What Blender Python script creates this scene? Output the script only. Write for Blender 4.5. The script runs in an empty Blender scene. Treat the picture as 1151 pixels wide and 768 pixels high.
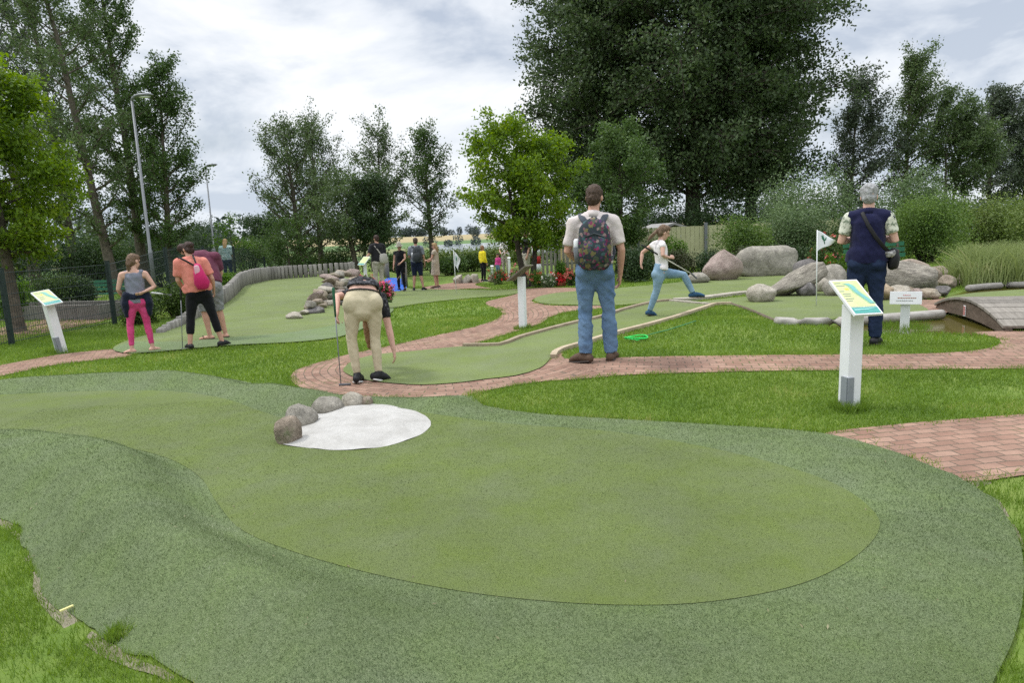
import bpy, math, random
import numpy as np
from mathutils import Vector, Matrix, noise
from mathutils.geometry import delaunay_2d_cdt

random.seed(7); rng = np.random.default_rng(7)
scene = bpy.context.scene
COL = scene.collection
V = Vector

# ------------------------------------------------------------------ camera
CAM_H, F, PITCH, ROLL = 1.45, 770.0, math.radians(8.7), math.radians(2.5)
cam = bpy.data.cameras.new('camera'); cam_ob = bpy.data.objects.new('camera', cam); COL.objects.link(cam_ob)
cam.sensor_width = 36; cam.lens = 36 * F / 1151; cam.clip_start = 0.05; cam.clip_end = 6000
CM = Matrix.Translation((0, 0, CAM_H)) @ Matrix.Rotation(math.pi/2 - PITCH, 4, 'X') @ Matrix.Rotation(-ROLL, 4, 'Z')
cam_ob.matrix_world = CM
scene.camera = cam_ob
CR = CM.to_3x3()

def ray(px, py):
    d = CR @ V(((px - 575.5) / F, (384 - py) / F, -1)); return d

def S(a, b, x):
    t = np.clip((np.asarray(x, float) - a) / (b - a), 0, 1); return t * t * (3 - 2 * t)

def H0(x, y):
    """height of the ground (metres); y runs away from the camera"""
    x = np.asarray(x, float); y = np.asarray(y, float)
    h = 0.12 * S(5.2, 7.0, y) * S(-0.6, 1.2, x)
    h = h - 0.26 * S(14, 24, y) * (1 - S(1.0, 5.0, x))
    h = h + 0.52 * S(13, 21, y) * S(-3.5, -5.2, x) * S(-12.3, -11.0, x) * (1 - S(28.5, 31, y))
    h = h + 0.11 * np.exp(-(((x - 2.75) / 0.75) ** 2 + ((y - 9.0) / 0.8) ** 2))
    h = h - 2.1 * S(45, 130, y)
    h = h + S(340, 900, y) * (9.5 + 5 * S(0, -350, x) + 2 * np.sin(x / 130.0))
    return h

def Hs(x, y): return float(H0(x, y))

_T = np.geomspace(1.0, 4000, 5000)
def G(px, py, dz=0.0):
    """first point of the ground met by the ray through a pixel of the photograph"""
    d = ray(px, py); d = d / d.y
    f = CAM_H + d.z * _T - H0(d.x * _T, _T)
    k = np.argmax(f < 0) if (f < 0).any() else len(_T) - 1
    a, b = _T[max(k - 1, 0)], _T[k]
    for _ in range(30):
        m = (a + b) / 2
        if CAM_H + d.z * m - Hs(d.x * m, m) < 0: b = m
        else: a = m
    return V((d.x * b, b, Hs(d.x * b, b) + dz))

def P(px, py, dist):
    d = ray(px, py); t = dist / d.y
    return V((d.x * t, dist, CAM_H + d.z * t))

def PG(px, dist, py=300):
    p = P(px, py, dist); return V((p.x, p.y, Hs(p.x, p.y)))

# ------------------------------------------------------------------ tags
def tag(o, label=None, cat=None, group=None, kind=None):
    if label: o['label'] = label
    if cat: o['category'] = cat
    if group: o['group'] = group
    if kind: o['kind'] = kind
    return o

def empty(name, loc, rz=0.0):
    o = bpy.data.objects.new(name, None); COL.objects.link(o)
    o.location = loc; o.rotation_euler = (0, 0, rz); o.empty_display_size = 0.2
    return o

# ------------------------------------------------------------------ materials
def nodes(m):
    m.use_nodes = True; nt = m.node_tree; nt.nodes.clear(); return nt

def N(nt, t, **kw):
    n = nt.nodes.new(t)
    for k, v in kw.items():
        if k in n.inputs: n.inputs[k].default_value = v
        else: setattr(n, k, v)
    return n

def L(nt, a, b): nt.links.new(a, b)

def rgba(c): return (c[0], c[1], c[2], 1)

_mc = {}
def mat(name, col, rough=0.8, var=0.15, scale=8.0, bump=0.0, bscale=60.0, col2=None, metal=0.0, detail=6, spec=0.3, thresh=None, sheen=0.0):
    if name in _mc: return _mc[name]
    m = bpy.data.materials.new(name); nt = nodes(m)
    out = N(nt, 'ShaderNodeOutputMaterial'); b = N(nt, 'ShaderNodeBsdfPrincipled')
    b.inputs['Roughness'].default_value = rough; b.inputs['Metallic'].default_value = metal
    b.inputs['Specular IOR Level'].default_value = spec
    if sheen: b.inputs['Sheen Weight'].default_value = sheen
    tc = N(nt, 'ShaderNodeTexCoord')
    n1 = N(nt, 'ShaderNodeTexNoise', Scale=scale, Detail=detail, Roughness=0.65)
    L(nt, tc.outputs['Object'], n1.inputs['Vector'])
    r = N(nt, 'ShaderNodeValToRGB')
    c2 = col2 or tuple(min(1, c * (1 + var)) for c in col)
    c1 = col if col2 else tuple(c * (1 - var) for c in col)
    lo, hi = thresh or (0.3, 0.7)
    r.color_ramp.elements[0].position = lo; r.color_ramp.elements[1].position = hi
    r.color_ramp.elements[0].color = rgba(c1); r.color_ramp.elements[1].color = rgba(c2)
    L(nt, n1.outputs['Fac'], r.inputs['Fac']); L(nt, r.outputs['Color'], b.inputs['Base Color'])
    if bump:
        n2 = N(nt, 'ShaderNodeTexNoise', Scale=bscale, Detail=4, Roughness=0.6)
        L(nt, tc.outputs['Object'], n2.inputs['Vector'])
        bp = N(nt, 'ShaderNodeBump', Strength=bump, Distance=0.01)
        L(nt, n2.outputs['Fac'], bp.inputs['Height']); L(nt, bp.outputs['Normal'], b.inputs['Normal'])
    L(nt, b.outputs['BSDF'], out.inputs['Surface'])
    _mc[name] = m; return m

def leaf_mat(name, dark, light, trans=0.3, bright=None, rough=0.55):
    if name in _mc: return _mc[name]
    m = bpy.data.materials.new(name); nt = nodes(m)
    out = N(nt, 'ShaderNodeOutputMaterial')
    geo = N(nt, 'ShaderNodeNewGeometry')
    r = N(nt, 'ShaderNodeValToRGB'); cr = r.color_ramp
    cr.elements[0].color = rgba(dark); cr.elements[1].color = rgba(light)
    if bright:
        e = cr.elements.new(0.8); e.color = rgba(light); cr.elements[-1].color = rgba(bright)
    tc = N(nt, 'ShaderNodeTexCoord')
    nz = N(nt, 'ShaderNodeTexNoise', Scale=1.1, Detail=4)
    L(nt, tc.outputs['Object'], nz.inputs['Vector'])
    mx = N(nt, 'ShaderNodeMath', operation='MULTIPLY_ADD'); mx.inputs[1].default_value = 0.55
    L(nt, geo.outputs['Random Per Island'], mx.inputs[0])
    m2 = N(nt, 'ShaderNodeMath', operation='MULTIPLY_ADD'); m2.inputs[1].default_value = 1.5; m2.inputs[2].default_value = -0.52
    L(nt, nz.outputs['Fac'], m2.inputs[0]); L(nt, m2.outputs[0], mx.inputs[2])
    L(nt, mx.outputs[0], r.inputs['Fac'])
    b = N(nt, 'ShaderNodeBsdfPrincipled', Roughness=rough); b.inputs['Specular IOR Level'].default_value = 0.35
    t = N(nt, 'ShaderNodeBsdfTranslucent')
    L(nt, r.outputs['Color'], b.inputs['Base Color'])
    hs = N(nt, 'ShaderNodeHueSaturation', Saturation=1.1, Value=1.25, Hue=0.49)
    L(nt, r.outputs['Color'], hs.inputs['Color']); L(nt, hs.outputs['Color'], t.inputs['Color'])
    mix = N(nt, 'ShaderNodeMixShader', Fac=trans)
    L(nt, b.outputs['BSDF'], mix.inputs[1]); L(nt, t.outputs['BSDF'], mix.inputs[2])
    L(nt, mix.outputs['Shader'], out.inputs['Surface'])
    _mc[name] = m; return m

# ------------------------------------------------------------------ mesh building
def mesh_np(name, verts, faces, material, parent=None, smooth=False, uv=None):
    verts = np.asarray(verts, np.float32); faces = np.asarray(faces, np.int32)
    me = bpy.data.meshes.new(name)
    n, k = faces.shape
    me.vertices.add(len(verts)); me.vertices.foreach_set('co', verts.ravel())
    me.loops.add(n * k); me.loops.foreach_set('vertex_index', faces.ravel())
    me.polygons.add(n); me.polygons.foreach_set('loop_start', np.arange(0, n * k, k, dtype=np.int32))
    me.polygons.foreach_set('loop_total', np.full(n, k, np.int32))
    if smooth: me.polygons.foreach_set('use_smooth', np.ones(n, bool))
    if uv is not None:
        l = me.uv_layers.new(name='UVMap'); l.data.foreach_set('uv', np.asarray(uv, np.float32)[faces.ravel()].ravel())
    me.update(calc_edges=True)
    if material: me.materials.append(material)
    o = bpy.data.objects.new(name, me); COL.objects.link(o)
    if parent: o.parent = parent
    return o

class MB:
    """collects shapes; build() links them as one mesh object"""
    def __init__(self): self.v = []; self.f = []; self.m = []
    def add(self, vs, fs, mi=0):
        o = len(self.v); self.v += [tuple(p) for p in vs]
        for f in fs: self.f.append(tuple(i + o for i in f)); self.m.append(mi)
    def box(self, c, size, rot=None, mi=0, taper=1.0):
        sx, sy, sz = (s / 2 for s in size); c = V(c)
        vs = []
        for z, k in ((-sz, 1.0), (sz, taper)):
            for x, y in ((-sx, -sy), (sx, -sy), (sx, sy), (-sx, sy)):
                p = V((x * k, y * k, z))
                if rot: p = rot @ p
                vs.append(c + p)
        self.add(vs, [(3, 2, 1, 0), (4, 5, 6, 7), (0, 1, 5, 4), (1, 2, 6, 5), (2, 3, 7, 6), (3, 0, 4, 7)], mi)
    def loft(self, pts, ra, rb=None, side=(1, 0, 0), n=14, flat=(False, False), sq=2.0, mi=0, capr=1.0):
        pts = [V(p) for p in pts]; rb = rb or ra; side = V(side)
        if len(pts) < 2: return
        T = []
        for i in range(len(pts)):
            t = (pts[min(i + 1, len(pts) - 1)] - pts[max(i - 1, 0)])
            T.append(t.normalized() if t.length > 1e-9 else V((0, 0, 1)))
        P_, A, B, TT = [], [], [], []
        def capring(i, sgn):
            r = min(ra[i], rb[i]) * capr
            seq = (80, 60, 30) if sgn < 0 else (30, 60, 80)
            for a in seq:
                a = math.radians(a)
                P_.append(pts[i] + T[i] * sgn * r * math.sin(a)); A.append(ra[i] * math.cos(a)); B.append(rb[i] * math.cos(a)); TT.append(T[i])
        if not flat[0]: capring(0, -1)
        for i in range(len(pts)): P_.append(pts[i]); A.append(ra[i]); B.append(rb[i]); TT.append(T[i])
        if not flat[1]: capring(len(pts) - 1, 1)
        vs = []; 
        for p, a, b, t in zip(P_, A, B, TT):
            s = side - t * side.dot(t)
            if s.length < 0.05: s = V((0, 1, 0)) - t * t.y
            if s.length < 0.05: s = V((0, 0, 1)) - t * t.z
            s.normalize(); w = t.cross(s)
            for k in range(n):
                ang = 2 * math.pi * k / n; c, q = math.cos(ang), math.sin(ang)
                if sq != 2.0:
                    c = math.copysign(abs(c) ** (2 / sq), c); q = math.copysign(abs(q) ** (2 / sq), q)
                vs.append(p + s * (a * c) + w * (b * q))
        m = len(P_); fs = []
        for i in range(m - 1):
            for k in range(n):
                k2 = (k + 1) % n
                fs.append((i * n + k, i * n + k2, (i + 1) * n + k2, (i + 1) * n + k))
        fs.append(tuple(range(n - 1, -1, -1))); fs.append(tuple((m - 1) * n + k for k in range(n)))
        self.add(vs, fs, mi)
    def tube(self, pts, r, n=8, mi=0, flat=True):
        r = r if isinstance(r, (list, tuple)) else [r] * len(pts)
        self.loft(pts, list(r), n=n, mi=mi, flat=(flat, flat), side=(1, 0.013, 0))
    def ell(self, c, r, rot=None, n=14, m=9, mi=0):
        c = V(c); vs = []; fs = []
        for i in range(1, m):
            th = math.pi * i / m
            for k in range(n):
                ph = 2 * math.pi * k / n
                p = V((r[0] * math.sin(th) * math.cos(ph), r[1] * math.sin(th) * math.sin(ph), r[2] * math.cos(th)))
                vs.append(c + (rot @ p if rot else p))
        for s in (1, -1):
            p = V((0, 0, r[2] * s)); vs.append(c + (rot @ p if rot else p))
        for i in range(m - 2):
            for k in range(n):
                k2 = (k + 1) % n; fs.append((i * n + k, (i + 1) * n + k, (i + 1) * n + k2, i * n + k2))
        top = len(vs) - 2; bot = top + 1
        for k in range(n):
            k2 = (k + 1) % n; fs.append((top, k, k2)); fs.append((bot, (m - 2) * n + k2, (m - 2) * n + k))
        self.add(vs, fs, mi)
    def build(self, name, mats, parent=None, voxel=None, disp=None, smooth=True, bevel=None, sub=0, folds=False, smo=4):
        me = bpy.data.meshes.new(name); me.from_pydata(self.v, [], self.f)
        if not isinstance(mats, (list, tuple)): mats = [mats]
        for m in mats: me.materials.append(m)
        me.polygons.foreach_set('material_index', self.m)
        me.update()
        o = bpy.data.objects.new(name, me); COL.objects.link(o)
        if voxel or bevel or sub:
            if bevel:
                b = o.modifiers.new('b', 'BEVEL'); b.width = bevel; b.segments = 2; b.limit_method = 'ANGLE'
            if voxel:
                r = o.modifiers.new('r', 'REMESH'); r.mode = 'VOXEL'; r.voxel_size = voxel
                s = o.modifiers.new('s', 'SMOOTH'); s.iterations = smo; s.factor = 0.5
            if sub:
                s = o.modifiers.new('u', 'SUBSURF'); s.levels = sub; s.render_levels = sub
            dg = bpy.context.evaluated_depsgraph_get()
            me2 = bpy.data.meshes.new_from_object(o.evaluated_get(dg), depsgraph=dg)
            o.modifiers.clear(); o.data = me2; bpy.data.meshes.remove(me); me = me2; me.name = name
            if not me.materials:
                for m in mats: me.materials.append(m)
        if disp:
            nv = len(me.vertices); co = np.empty(nv * 3, np.float32); me.vertices.foreach_get('co', co); co = co.reshape(-1, 3)
            nr = np.empty(nv * 3, np.float32); me.vertices.foreach_get('normal', nr); nr = nr.reshape(-1, 3)
            amp, fx, fz = disp
            d = np.array([noise.fractal(V((c[0] * fx, c[1] * fx, c[2] * fz)), 0.8, 2.0, 3) for c in co], np.float32)
            if folds: d = d * .6 + 1.3 * np.array([.22 - abs(noise.noise(V((c[0] * fx * .9 + c[2] * 4, c[1] * fx * .9, c[2] * fz * .8 + c[0] * 9)))) for c in co], np.float32)
            co += nr * (amp * d)[:, None]
            me.vertices.foreach_set('co', co.ravel()); me.update()
        if smooth: me.polygons.foreach_set('use_smooth', np.ones(len(me.polygons), bool))
        if parent: o.parent = parent
        return o

# ------------------------------------------------------------------ ground sheets
def spline(pts, step, closed=True):
    pts = [np.array((p[0], p[1])) for p in pts]; n = len(pts); out = []
    rngi = range(n if closed else n - 1)
    for i in rngi:
        if closed: p0, p1, p2, p3 = pts[i - 1], pts[i], pts[(i + 1) % n], pts[(i + 2) % n]
        else: p0, p1, p2, p3 = pts[max(i - 1, 0)], pts[i], pts[i + 1], pts[min(i + 2, n - 1)]
        d = np.linalg.norm(p2 - p1); k = max(1, int(d / step))
        t0 = 0; a = 0.5
        t1 = t0 + max(np.linalg.norm(p1 - p0), 1e-6) ** a; t2 = t1 + max(d, 1e-6) ** a; t3 = t2 + max(np.linalg.norm(p3 - p2), 1e-6) ** a
        for j in range(k):
            t = t1 + (t2 - t1) * j / k
            A1 = (t1 - t) / (t1 - t0) * p0 + (t - t0) / (t1 - t0) * p1
            A2 = (t2 - t) / (t2 - t1) * p1 + (t - t1) / (t2 - t1) * p2
            A3 = (t3 - t) / (t3 - t2) * p2 + (t - t2) / (t3 - t2) * p3
            B1 = (t2 - t) / (t2 - t0) * A1 + (t - t0) / (t2 - t0) * A2
            B2 = (t3 - t) / (t3 - t1) * A2 + (t - t1) / (t3 - t1) * A3
            out.append((t2 - t) / (t2 - t1) * B1 + (t - t1) / (t2 - t1) * B2)
    if not closed: out.append(pts[-1])
    return np.array(out)

def inside(q, poly):
    q = np.asarray(q); c = np.zeros(len(q), bool); n = len(poly)
    for i in range(n):
        a, b = poly[i - 1], poly[i]
        m = (a[1] > q[:, 1]) != (b[1] > q[:, 1])
        if abs(b[1] - a[1]) > 1e-12:
            c ^= m & (q[:, 0] < (b[0] - a[0]) * (q[:, 1] - a[1]) / (b[1] - a[1]) + a[0])
    return c

def dist(q, poly, closed=True, want_u=False):
    q = np.asarray(q, float); best = np.full(len(q), 1e9); u = np.zeros(len(q)); acc = 0
    n = len(poly); segs = [(poly[i], poly[(i + 1) % n]) for i in range(n if closed else n - 1)]
    for a, b in segs:
        d = b - a; l2 = d @ d
        t = np.clip(((q - a) @ d) / max(l2, 1e-12), 0, 1)
        dd = np.linalg.norm(q - (a + t[:, None] * d), axis=1)
        m = dd < best; best[m] = dd[m]; u[m] = acc + t[m] * math.sqrt(l2); acc += math.sqrt(l2)
    return (best, u) if want_u else best

SHEETS = []   # polygons that lawn grass keeps off
def poly_px(pts, step=0.08, closed=True):
    return spline([G(*p) for p in pts], step, closed)

def sheet(name, poly, spacing, offset, material, hfun=None, uvfun=None, keep=True, kind='structure'):
    if keep: SHEETS.append(poly)
    lo, hi = poly.min(0), poly.max(0)
    xs = np.arange(lo[0], hi[0], spacing); ys = np.arange(lo[1], hi[1], spacing * 0.87)
    gx, gy = np.meshgrid(xs, ys); gx = gx + (np.arange(len(ys)) % 2)[:, None] * spacing / 2
    q = np.stack([gx.ravel(), gy.ravel()], 1); q += rng.normal(0, spacing * 0.04, q.shape)
    q = q[inside(q, poly)]
    if len(q): q = q[dist(q, poly) > spacing * 0.45]
    pts = np.concatenate([poly, q]) if len(q) else poly
    r = delaunay_2d_cdt([V(p) for p in pts], [], [list(range(len(poly)))], 1, 1e-5)
    vs = np.array([tuple(v) for v in r[0]]); fs = np.array([f for f in r[2] if len(f) == 3])
    z = H0(vs[:, 0], vs[:, 1]) + offset
    if hfun is not None: z = z + hfun(vs)
    # upward facing
    a, b, c = vs[fs[:, 0]], vs[fs[:, 1]], vs[fs[:, 2]]
    cr = (b[:, 0] - a[:, 0]) * (c[:, 1] - a[:, 1]) - (b[:, 1] - a[:, 1]) * (c[:, 0] - a[:, 0])
    fs[cr < 0] = fs[cr < 0][:, ::-1]
    o = mesh_np(name, np.column_stack([vs, z]), fs, material, smooth=True, uv=uvfun(vs) if uvfun else None)
    if kind: o['kind'] = kind
    return o

# ------------------------------------------------------------------ sky and sun (bright overcast)
SUN_EL, SUN_AZ = math.radians(58), math.radians(-75)      # azimuth from +Y towards +X
w = bpy.data.worlds.new('World'); scene.world = w; w.use_nodes = True
nt = w.node_tree; nt.nodes.clear()
wo = N(nt, 'ShaderNodeOutputWorld')
sky = N(nt, 'ShaderNodeTexSky'); sky.sky_type = 'NISHITA'; sky.sun_disc = False
sky.sun_elevation = SUN_EL; sky.sun_rotation = SUN_AZ; sky.dust_density = 2.0; sky.air_density = 1.0
bsky = N(nt, 'ShaderNodeBackground', Strength=0.07); L(nt, sky.outputs['Color'], bsky.inputs['Color'])
tc = N(nt, 'ShaderNodeTexCoord'); sep = N(nt, 'ShaderNodeSeparateXYZ'); L(nt, tc.outputs['Generated'], sep.inputs[0])
zz = N(nt, 'ShaderNodeMath', operation='MAXIMUM'); zz.inputs[1].default_value = 0.0; L(nt, sep.outputs['Z'], zz.inputs[0])
za = N(nt, 'ShaderNodeMath', operation='ADD'); za.inputs[1].default_value = 0.30; L(nt, zz.outputs[0], za.inputs[0])
dx = N(nt, 'ShaderNodeMath', operation='DIVIDE'); L(nt, sep.outputs['X'], dx.inputs[0]); L(nt, za.outputs[0], dx.inputs[1])
dy = N(nt, 'ShaderNodeMath', operation='DIVIDE'); L(nt, sep.outputs['Y'], dy.inputs[0]); L(nt, za.outputs[0], dy.inputs[1])
cv = N(nt, 'ShaderNodeCombineXYZ'); L(nt, dx.outputs[0], cv.inputs[0]); L(nt, dy.outputs[0], cv.inputs[1]); cv.inputs[2].default_value = 3.7
nz1 = N(nt, 'ShaderNodeTexNoise', Scale=1.5, Detail=8, Roughness=0.55, Distortion=0.35); L(nt, cv.outputs[0], nz1.inputs['Vector'])
nz2 = N(nt, 'ShaderNodeTexNoise', Scale=1.7, Detail=9, Roughness=0.55, Distortion=0.2); L(nt, cv.outputs[0], nz2.inputs['Vector'])
cr1 = N(nt, 'ShaderNodeValToRGB'); cr1.color_ramp.elements[0].position = 0.42; cr1.color_ramp.elements[1].position = 0.61
cr1.color_ramp.elements[0].color = (0.42, 0.48, 0.58, 1); cr1.color_ramp.elements[1].color = (0.88, 0.89, 0.91, 1)
e = cr1.color_ramp.elements.new(0.50); e.color = (0.67, 0.71, 0.77, 1)
L(nt, nz1.outputs['Fac'], cr1.inputs['Fac'])
# thin haze brightening towards the horizon
hz = N(nt, 'ShaderNodeMapRange'); hz.inputs['From Min'].default_value = 0.0; hz.inputs['From Max'].default_value = 0.30
hz.inputs['To Min'].default_value = 0.55; hz.inputs['To Max'].default_value = 0.0; L(nt, sep.outputs['Z'], hz.inputs['Value'])
hm = N(nt, 'ShaderNodeMix', data_type='RGBA'); L(nt, hz.outputs[0], hm.inputs[0]); L(nt, cr1.outputs['Color'], hm.inputs[6]); hm.inputs[7].default_value = (0.60, 0.66, 0.72, 1)
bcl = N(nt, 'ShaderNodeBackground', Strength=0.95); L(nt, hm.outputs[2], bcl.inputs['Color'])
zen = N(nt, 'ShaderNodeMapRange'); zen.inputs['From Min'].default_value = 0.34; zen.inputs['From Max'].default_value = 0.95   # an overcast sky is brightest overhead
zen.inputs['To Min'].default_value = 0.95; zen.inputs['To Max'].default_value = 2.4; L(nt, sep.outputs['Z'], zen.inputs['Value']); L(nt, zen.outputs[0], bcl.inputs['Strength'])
cr2 = N(nt, 'ShaderNodeValToRGB'); cr2.color_ramp.elements[0].position = 0.30; cr2.color_ramp.elements[1].position = 0.46
cr2.color_ramp.elements[0].color = (0.55, 0.55, 0.55, 1); cr2.color_ramp.elements[1].color = (1, 1, 1, 1)
L(nt, nz2.outputs['Fac'], cr2.inputs['Fac'])
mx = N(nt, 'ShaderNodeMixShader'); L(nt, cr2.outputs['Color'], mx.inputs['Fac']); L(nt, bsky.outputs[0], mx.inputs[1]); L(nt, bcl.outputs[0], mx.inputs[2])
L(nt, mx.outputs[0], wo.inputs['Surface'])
sl = bpy.data.lights.new('sun', 'SUN'); sl.energy = 1.5; sl.angle = math.radians(8); sl.color = (1.0, 0.965, 0.91)
so = bpy.data.objects.new('sun', sl); COL.objects.link(so)
sdir = V((math.sin(SUN_AZ) * math.cos(SUN_EL), math.cos(SUN_AZ) * math.cos(SUN_EL), math.sin(SUN_EL)))
so.rotation_euler = sdir.to_track_quat('Z', 'Y').to_euler(); so.location = (0, 0, 30)
vs_ = scene.view_settings; vs_.view_transform = 'Standard'; vs_.look = 'None'; vs_.exposure = 0.40; vs_.gamma = 1.0
scene.render.engine = 'CYCLES'
scene.cycles.use_denoising = False; scene.cycles.max_bounces = 6; scene.cycles.transparent_max_bounces = 6
scene.cycles.use_adaptive_sampling = True; scene.cycles.adaptive_threshold = 0.015

# ------------------------------------------------------------------ ground
def ground_mat():
    m = bpy.data.materials.new('ground_grass'); nt = nodes(m)
    out = N(nt, 'ShaderNodeOutputMaterial'); b = N(nt, 'ShaderNodeBsdfPrincipled', Roughness=0.9); b.inputs['Specular IOR Level'].default_value = 0.15
    g = N(nt, 'ShaderNodeNewGeometry'); sp = N(nt, 'ShaderNodeSeparateXYZ'); L(nt, g.outputs['Position'], sp.inputs[0])
    n1 = N(nt, 'ShaderNodeTexNoise', Scale=1.3, Detail=8, Roughness=0.7); L(nt, g.outputs['Position'], n1.inputs['Vector'])
    r1 = N(nt, 'ShaderNodeValToRGB'); r1.color_ramp.elements[0].position = .3; r1.color_ramp.elements[1].position = .7
    r1.color_ramp.elements[0].color = (0.07, 0.14, 0.017, 1); r1.color_ramp.elements[1].color = (0.19, 0.24, 0.06, 1)
    L(nt, n1.outputs['Fac'], r1.inputs['Fac'])
    # farmland: long strips of green crop and ripe grain
    mp = N(nt, 'ShaderNodeMapping'); mp.inputs['Scale'].default_value = (0.0016, 0.0085, 0.0); L(nt, g.outputs['Position'], mp.inputs['Vector'])
    vo = N(nt, 'ShaderNodeTexVoronoi', Scale=1.0); L(nt, mp.outputs[0], vo.inputs['Vector'])
    sv = N(nt, 'ShaderNodeSeparateColor'); L(nt, vo.outputs['Color'], sv.inputs[0])
    r2 = N(nt, 'ShaderNodeValToRGB'); r2.color_ramp.interpolation = 'CONSTANT'
    r2.color_ramp.elements[0].position = 0; r2.color_ramp.elements[0].color = (0.13, 0.22, 0.07, 1)
    r2.color_ramp.elements[1].position = .45; r2.color_ramp.elements[1].color = (0.42, 0.33, 0.16, 1)
    L(nt, sv.outputs[0], r2.inputs['Fac'])
    st = N(nt, 'ShaderNodeValToRGB'); cr = st.color_ramp; cr.interpolation = 'CONSTANT'      # order of the fields beyond the lake
    cr.elements[0].position = 0; cr.elements[0].color = (0.095, 0.155, 0.06, 1)
    cr.elements[1].position = .40; cr.elements[1].color = (0.30, 0.25, 0.145, 1)
    yr = N(nt, 'ShaderNodeMapRange'); yr.inputs['From Min'].default_value = 300; yr.inputs['From Max'].default_value = 1000; L(nt, sp.outputs['Y'], yr.inputs['Value'])
    wv = N(nt, 'ShaderNodeTexNoise', Scale=0.006); L(nt, g.outputs['Position'], wv.inputs['Vector'])
    am = N(nt, 'ShaderNodeMath', operation='MULTIPLY_ADD'); am.inputs[1].default_value = 0.16; L(nt, wv.outputs['Fac'], am.inputs[0]); L(nt, yr.outputs[0], am.inputs[2])
    L(nt, am.outputs[0], st.inputs['Fac'])
    mxf = N(nt, 'ShaderNodeMix', data_type='RGBA'); mxf.inputs[0].default_value = 0.3; L(nt, st.outputs['Color'], mxf.inputs[6]); L(nt, r2.outputs['Color'], mxf.inputs[7])
    far = N(nt, 'ShaderNodeMapRange'); far.inputs['From Min'].default_value = 120; far.inputs['From Max'].default_value = 140; L(nt, sp.outputs['Y'], far.inputs['Value'])
    mxa = N(nt, 'ShaderNodeMix', data_type='RGBA'); L(nt, far.outputs[0], mxa.inputs[0]); L(nt, r1.outputs['Color'], mxa.inputs[6]); L(nt, mxf.outputs[2], mxa.inputs[7])
    L(nt, mxa.outputs[2], b.inputs['Base Color'])
    n3 = N(nt, 'ShaderNodeTexNoise', Scale=70, Detail=4); L(nt, g.outputs['Position'], n3.inputs['Vector'])
    bp = N(nt, 'ShaderNodeBump', Strength=0.5, Distance=0.02); L(nt, n3.outputs['Fac'], bp.inputs['Height']); L(nt, bp.outputs['Normal'], b.inputs['Normal'])
    L(nt, b.outputs['BSDF'], out.inputs['Surface']); return m

def axis(lim, fine, fine_to, grow):
    v = [0.0]
    while v[-1] < lim:
        s = fine if v[-1] < fine_to else max(fine, (v[-1] - fine_to) * grow + fine)
        v.append(v[-1] + s)
    return np.array(v)
ax = axis(3000, 0.18, 9, 0.12); ax = np.concatenate([-ax[:0:-1], ax])
ay = axis(3500, 0.18, 14, 0.10); ay = np.concatenate([-axis(60, 0.5, 3, 0.3)[:0:-1], ay])
gx, gy = np.meshgrid(ax, ay); gz = H0(gx, gy)
POND = poly_px([(925, 364), (1000, 359.5), (1058, 353), (1078, 348), (1110, 352), (1150, 366), (1132, 372.5), (1094, 376), (1050, 375), (1020, 374), (990, 373), (955, 371.5)], 0.1)
POND2 = poly_px([(1050, 335), (1068, 330), (1085, 325.5), (1110, 322), (1151, 320), (1230, 318), (1230, 345), (1151, 341), (1090, 341)], 0.1)
gq = np.stack([gx.ravel(), gy.ravel()], 1)
for pd in (POND, POND2):
    dd = dist(gq, pd); ins = inside(gq, pd)
    sd = np.where(ins, dd, -dd).reshape(gx.shape)
    gz = gz - 0.22 * S(-0.05, 0.25, sd)
nx, ny = len(ax), len(ay)
ii = np.arange(nx * ny).reshape(ny, nx)
fq = np.stack([ii[:-1, :-1].ravel(), ii[:-1, 1:].ravel(), ii[1:, 1:].ravel(), ii[1:, :-1].ravel()], 1)
o = mesh_np('ground', np.column_stack([gx.ravel(), gy.ravel(), gz.ravel()]), fq, ground_mat(), smooth=True); o['kind'] = 'structure'

def water_mat(name, col, rough, bs, bump):
    m = bpy.data.materials.new(name); nt = nodes(m)
    out = N(nt, 'ShaderNodeOutputMaterial'); b = N(nt, 'ShaderNodeBsdfPrincipled', Roughness=rough); b.inputs['IOR'].default_value = 1.33
    b.inputs['Base Color'].default_value = rgba(col)
    g = N(nt, 'ShaderNodeNewGeometry'); n = N(nt, 'ShaderNodeTexNoise', Scale=bs, Detail=3); L(nt, g.outputs['Position'], n.inputs['Vector'])
    bp = N(nt, 'ShaderNodeBump', Strength=bump, Distance=0.05); L(nt, n.outputs['Fac'], bp.inputs['Height']); L(nt, bp.outputs['Normal'], b.inputs['Normal'])
    L(nt, b.outputs['BSDF'], out.inputs['Surface']); return m
mb = MB(); mb.add([(-9, 90, -1.55), (900, 90, -1.55), (900, 420, -1.55), (-44, 420, -1.55)], [(0, 1, 2, 3)])
o = mb.build('lake', water_mat('lake_water', (0.16, 0.20, 0.22), 0.12, 0.6, 0.35), smooth=False); o['kind'] = 'structure'
pm = water_mat('pond_water', (0.085, 0.075, 0.015), 0.08, 9, 0.04)
for pd in (POND, POND2): sheet('pond', pd, 0.3, -0.035, pm)

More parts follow.
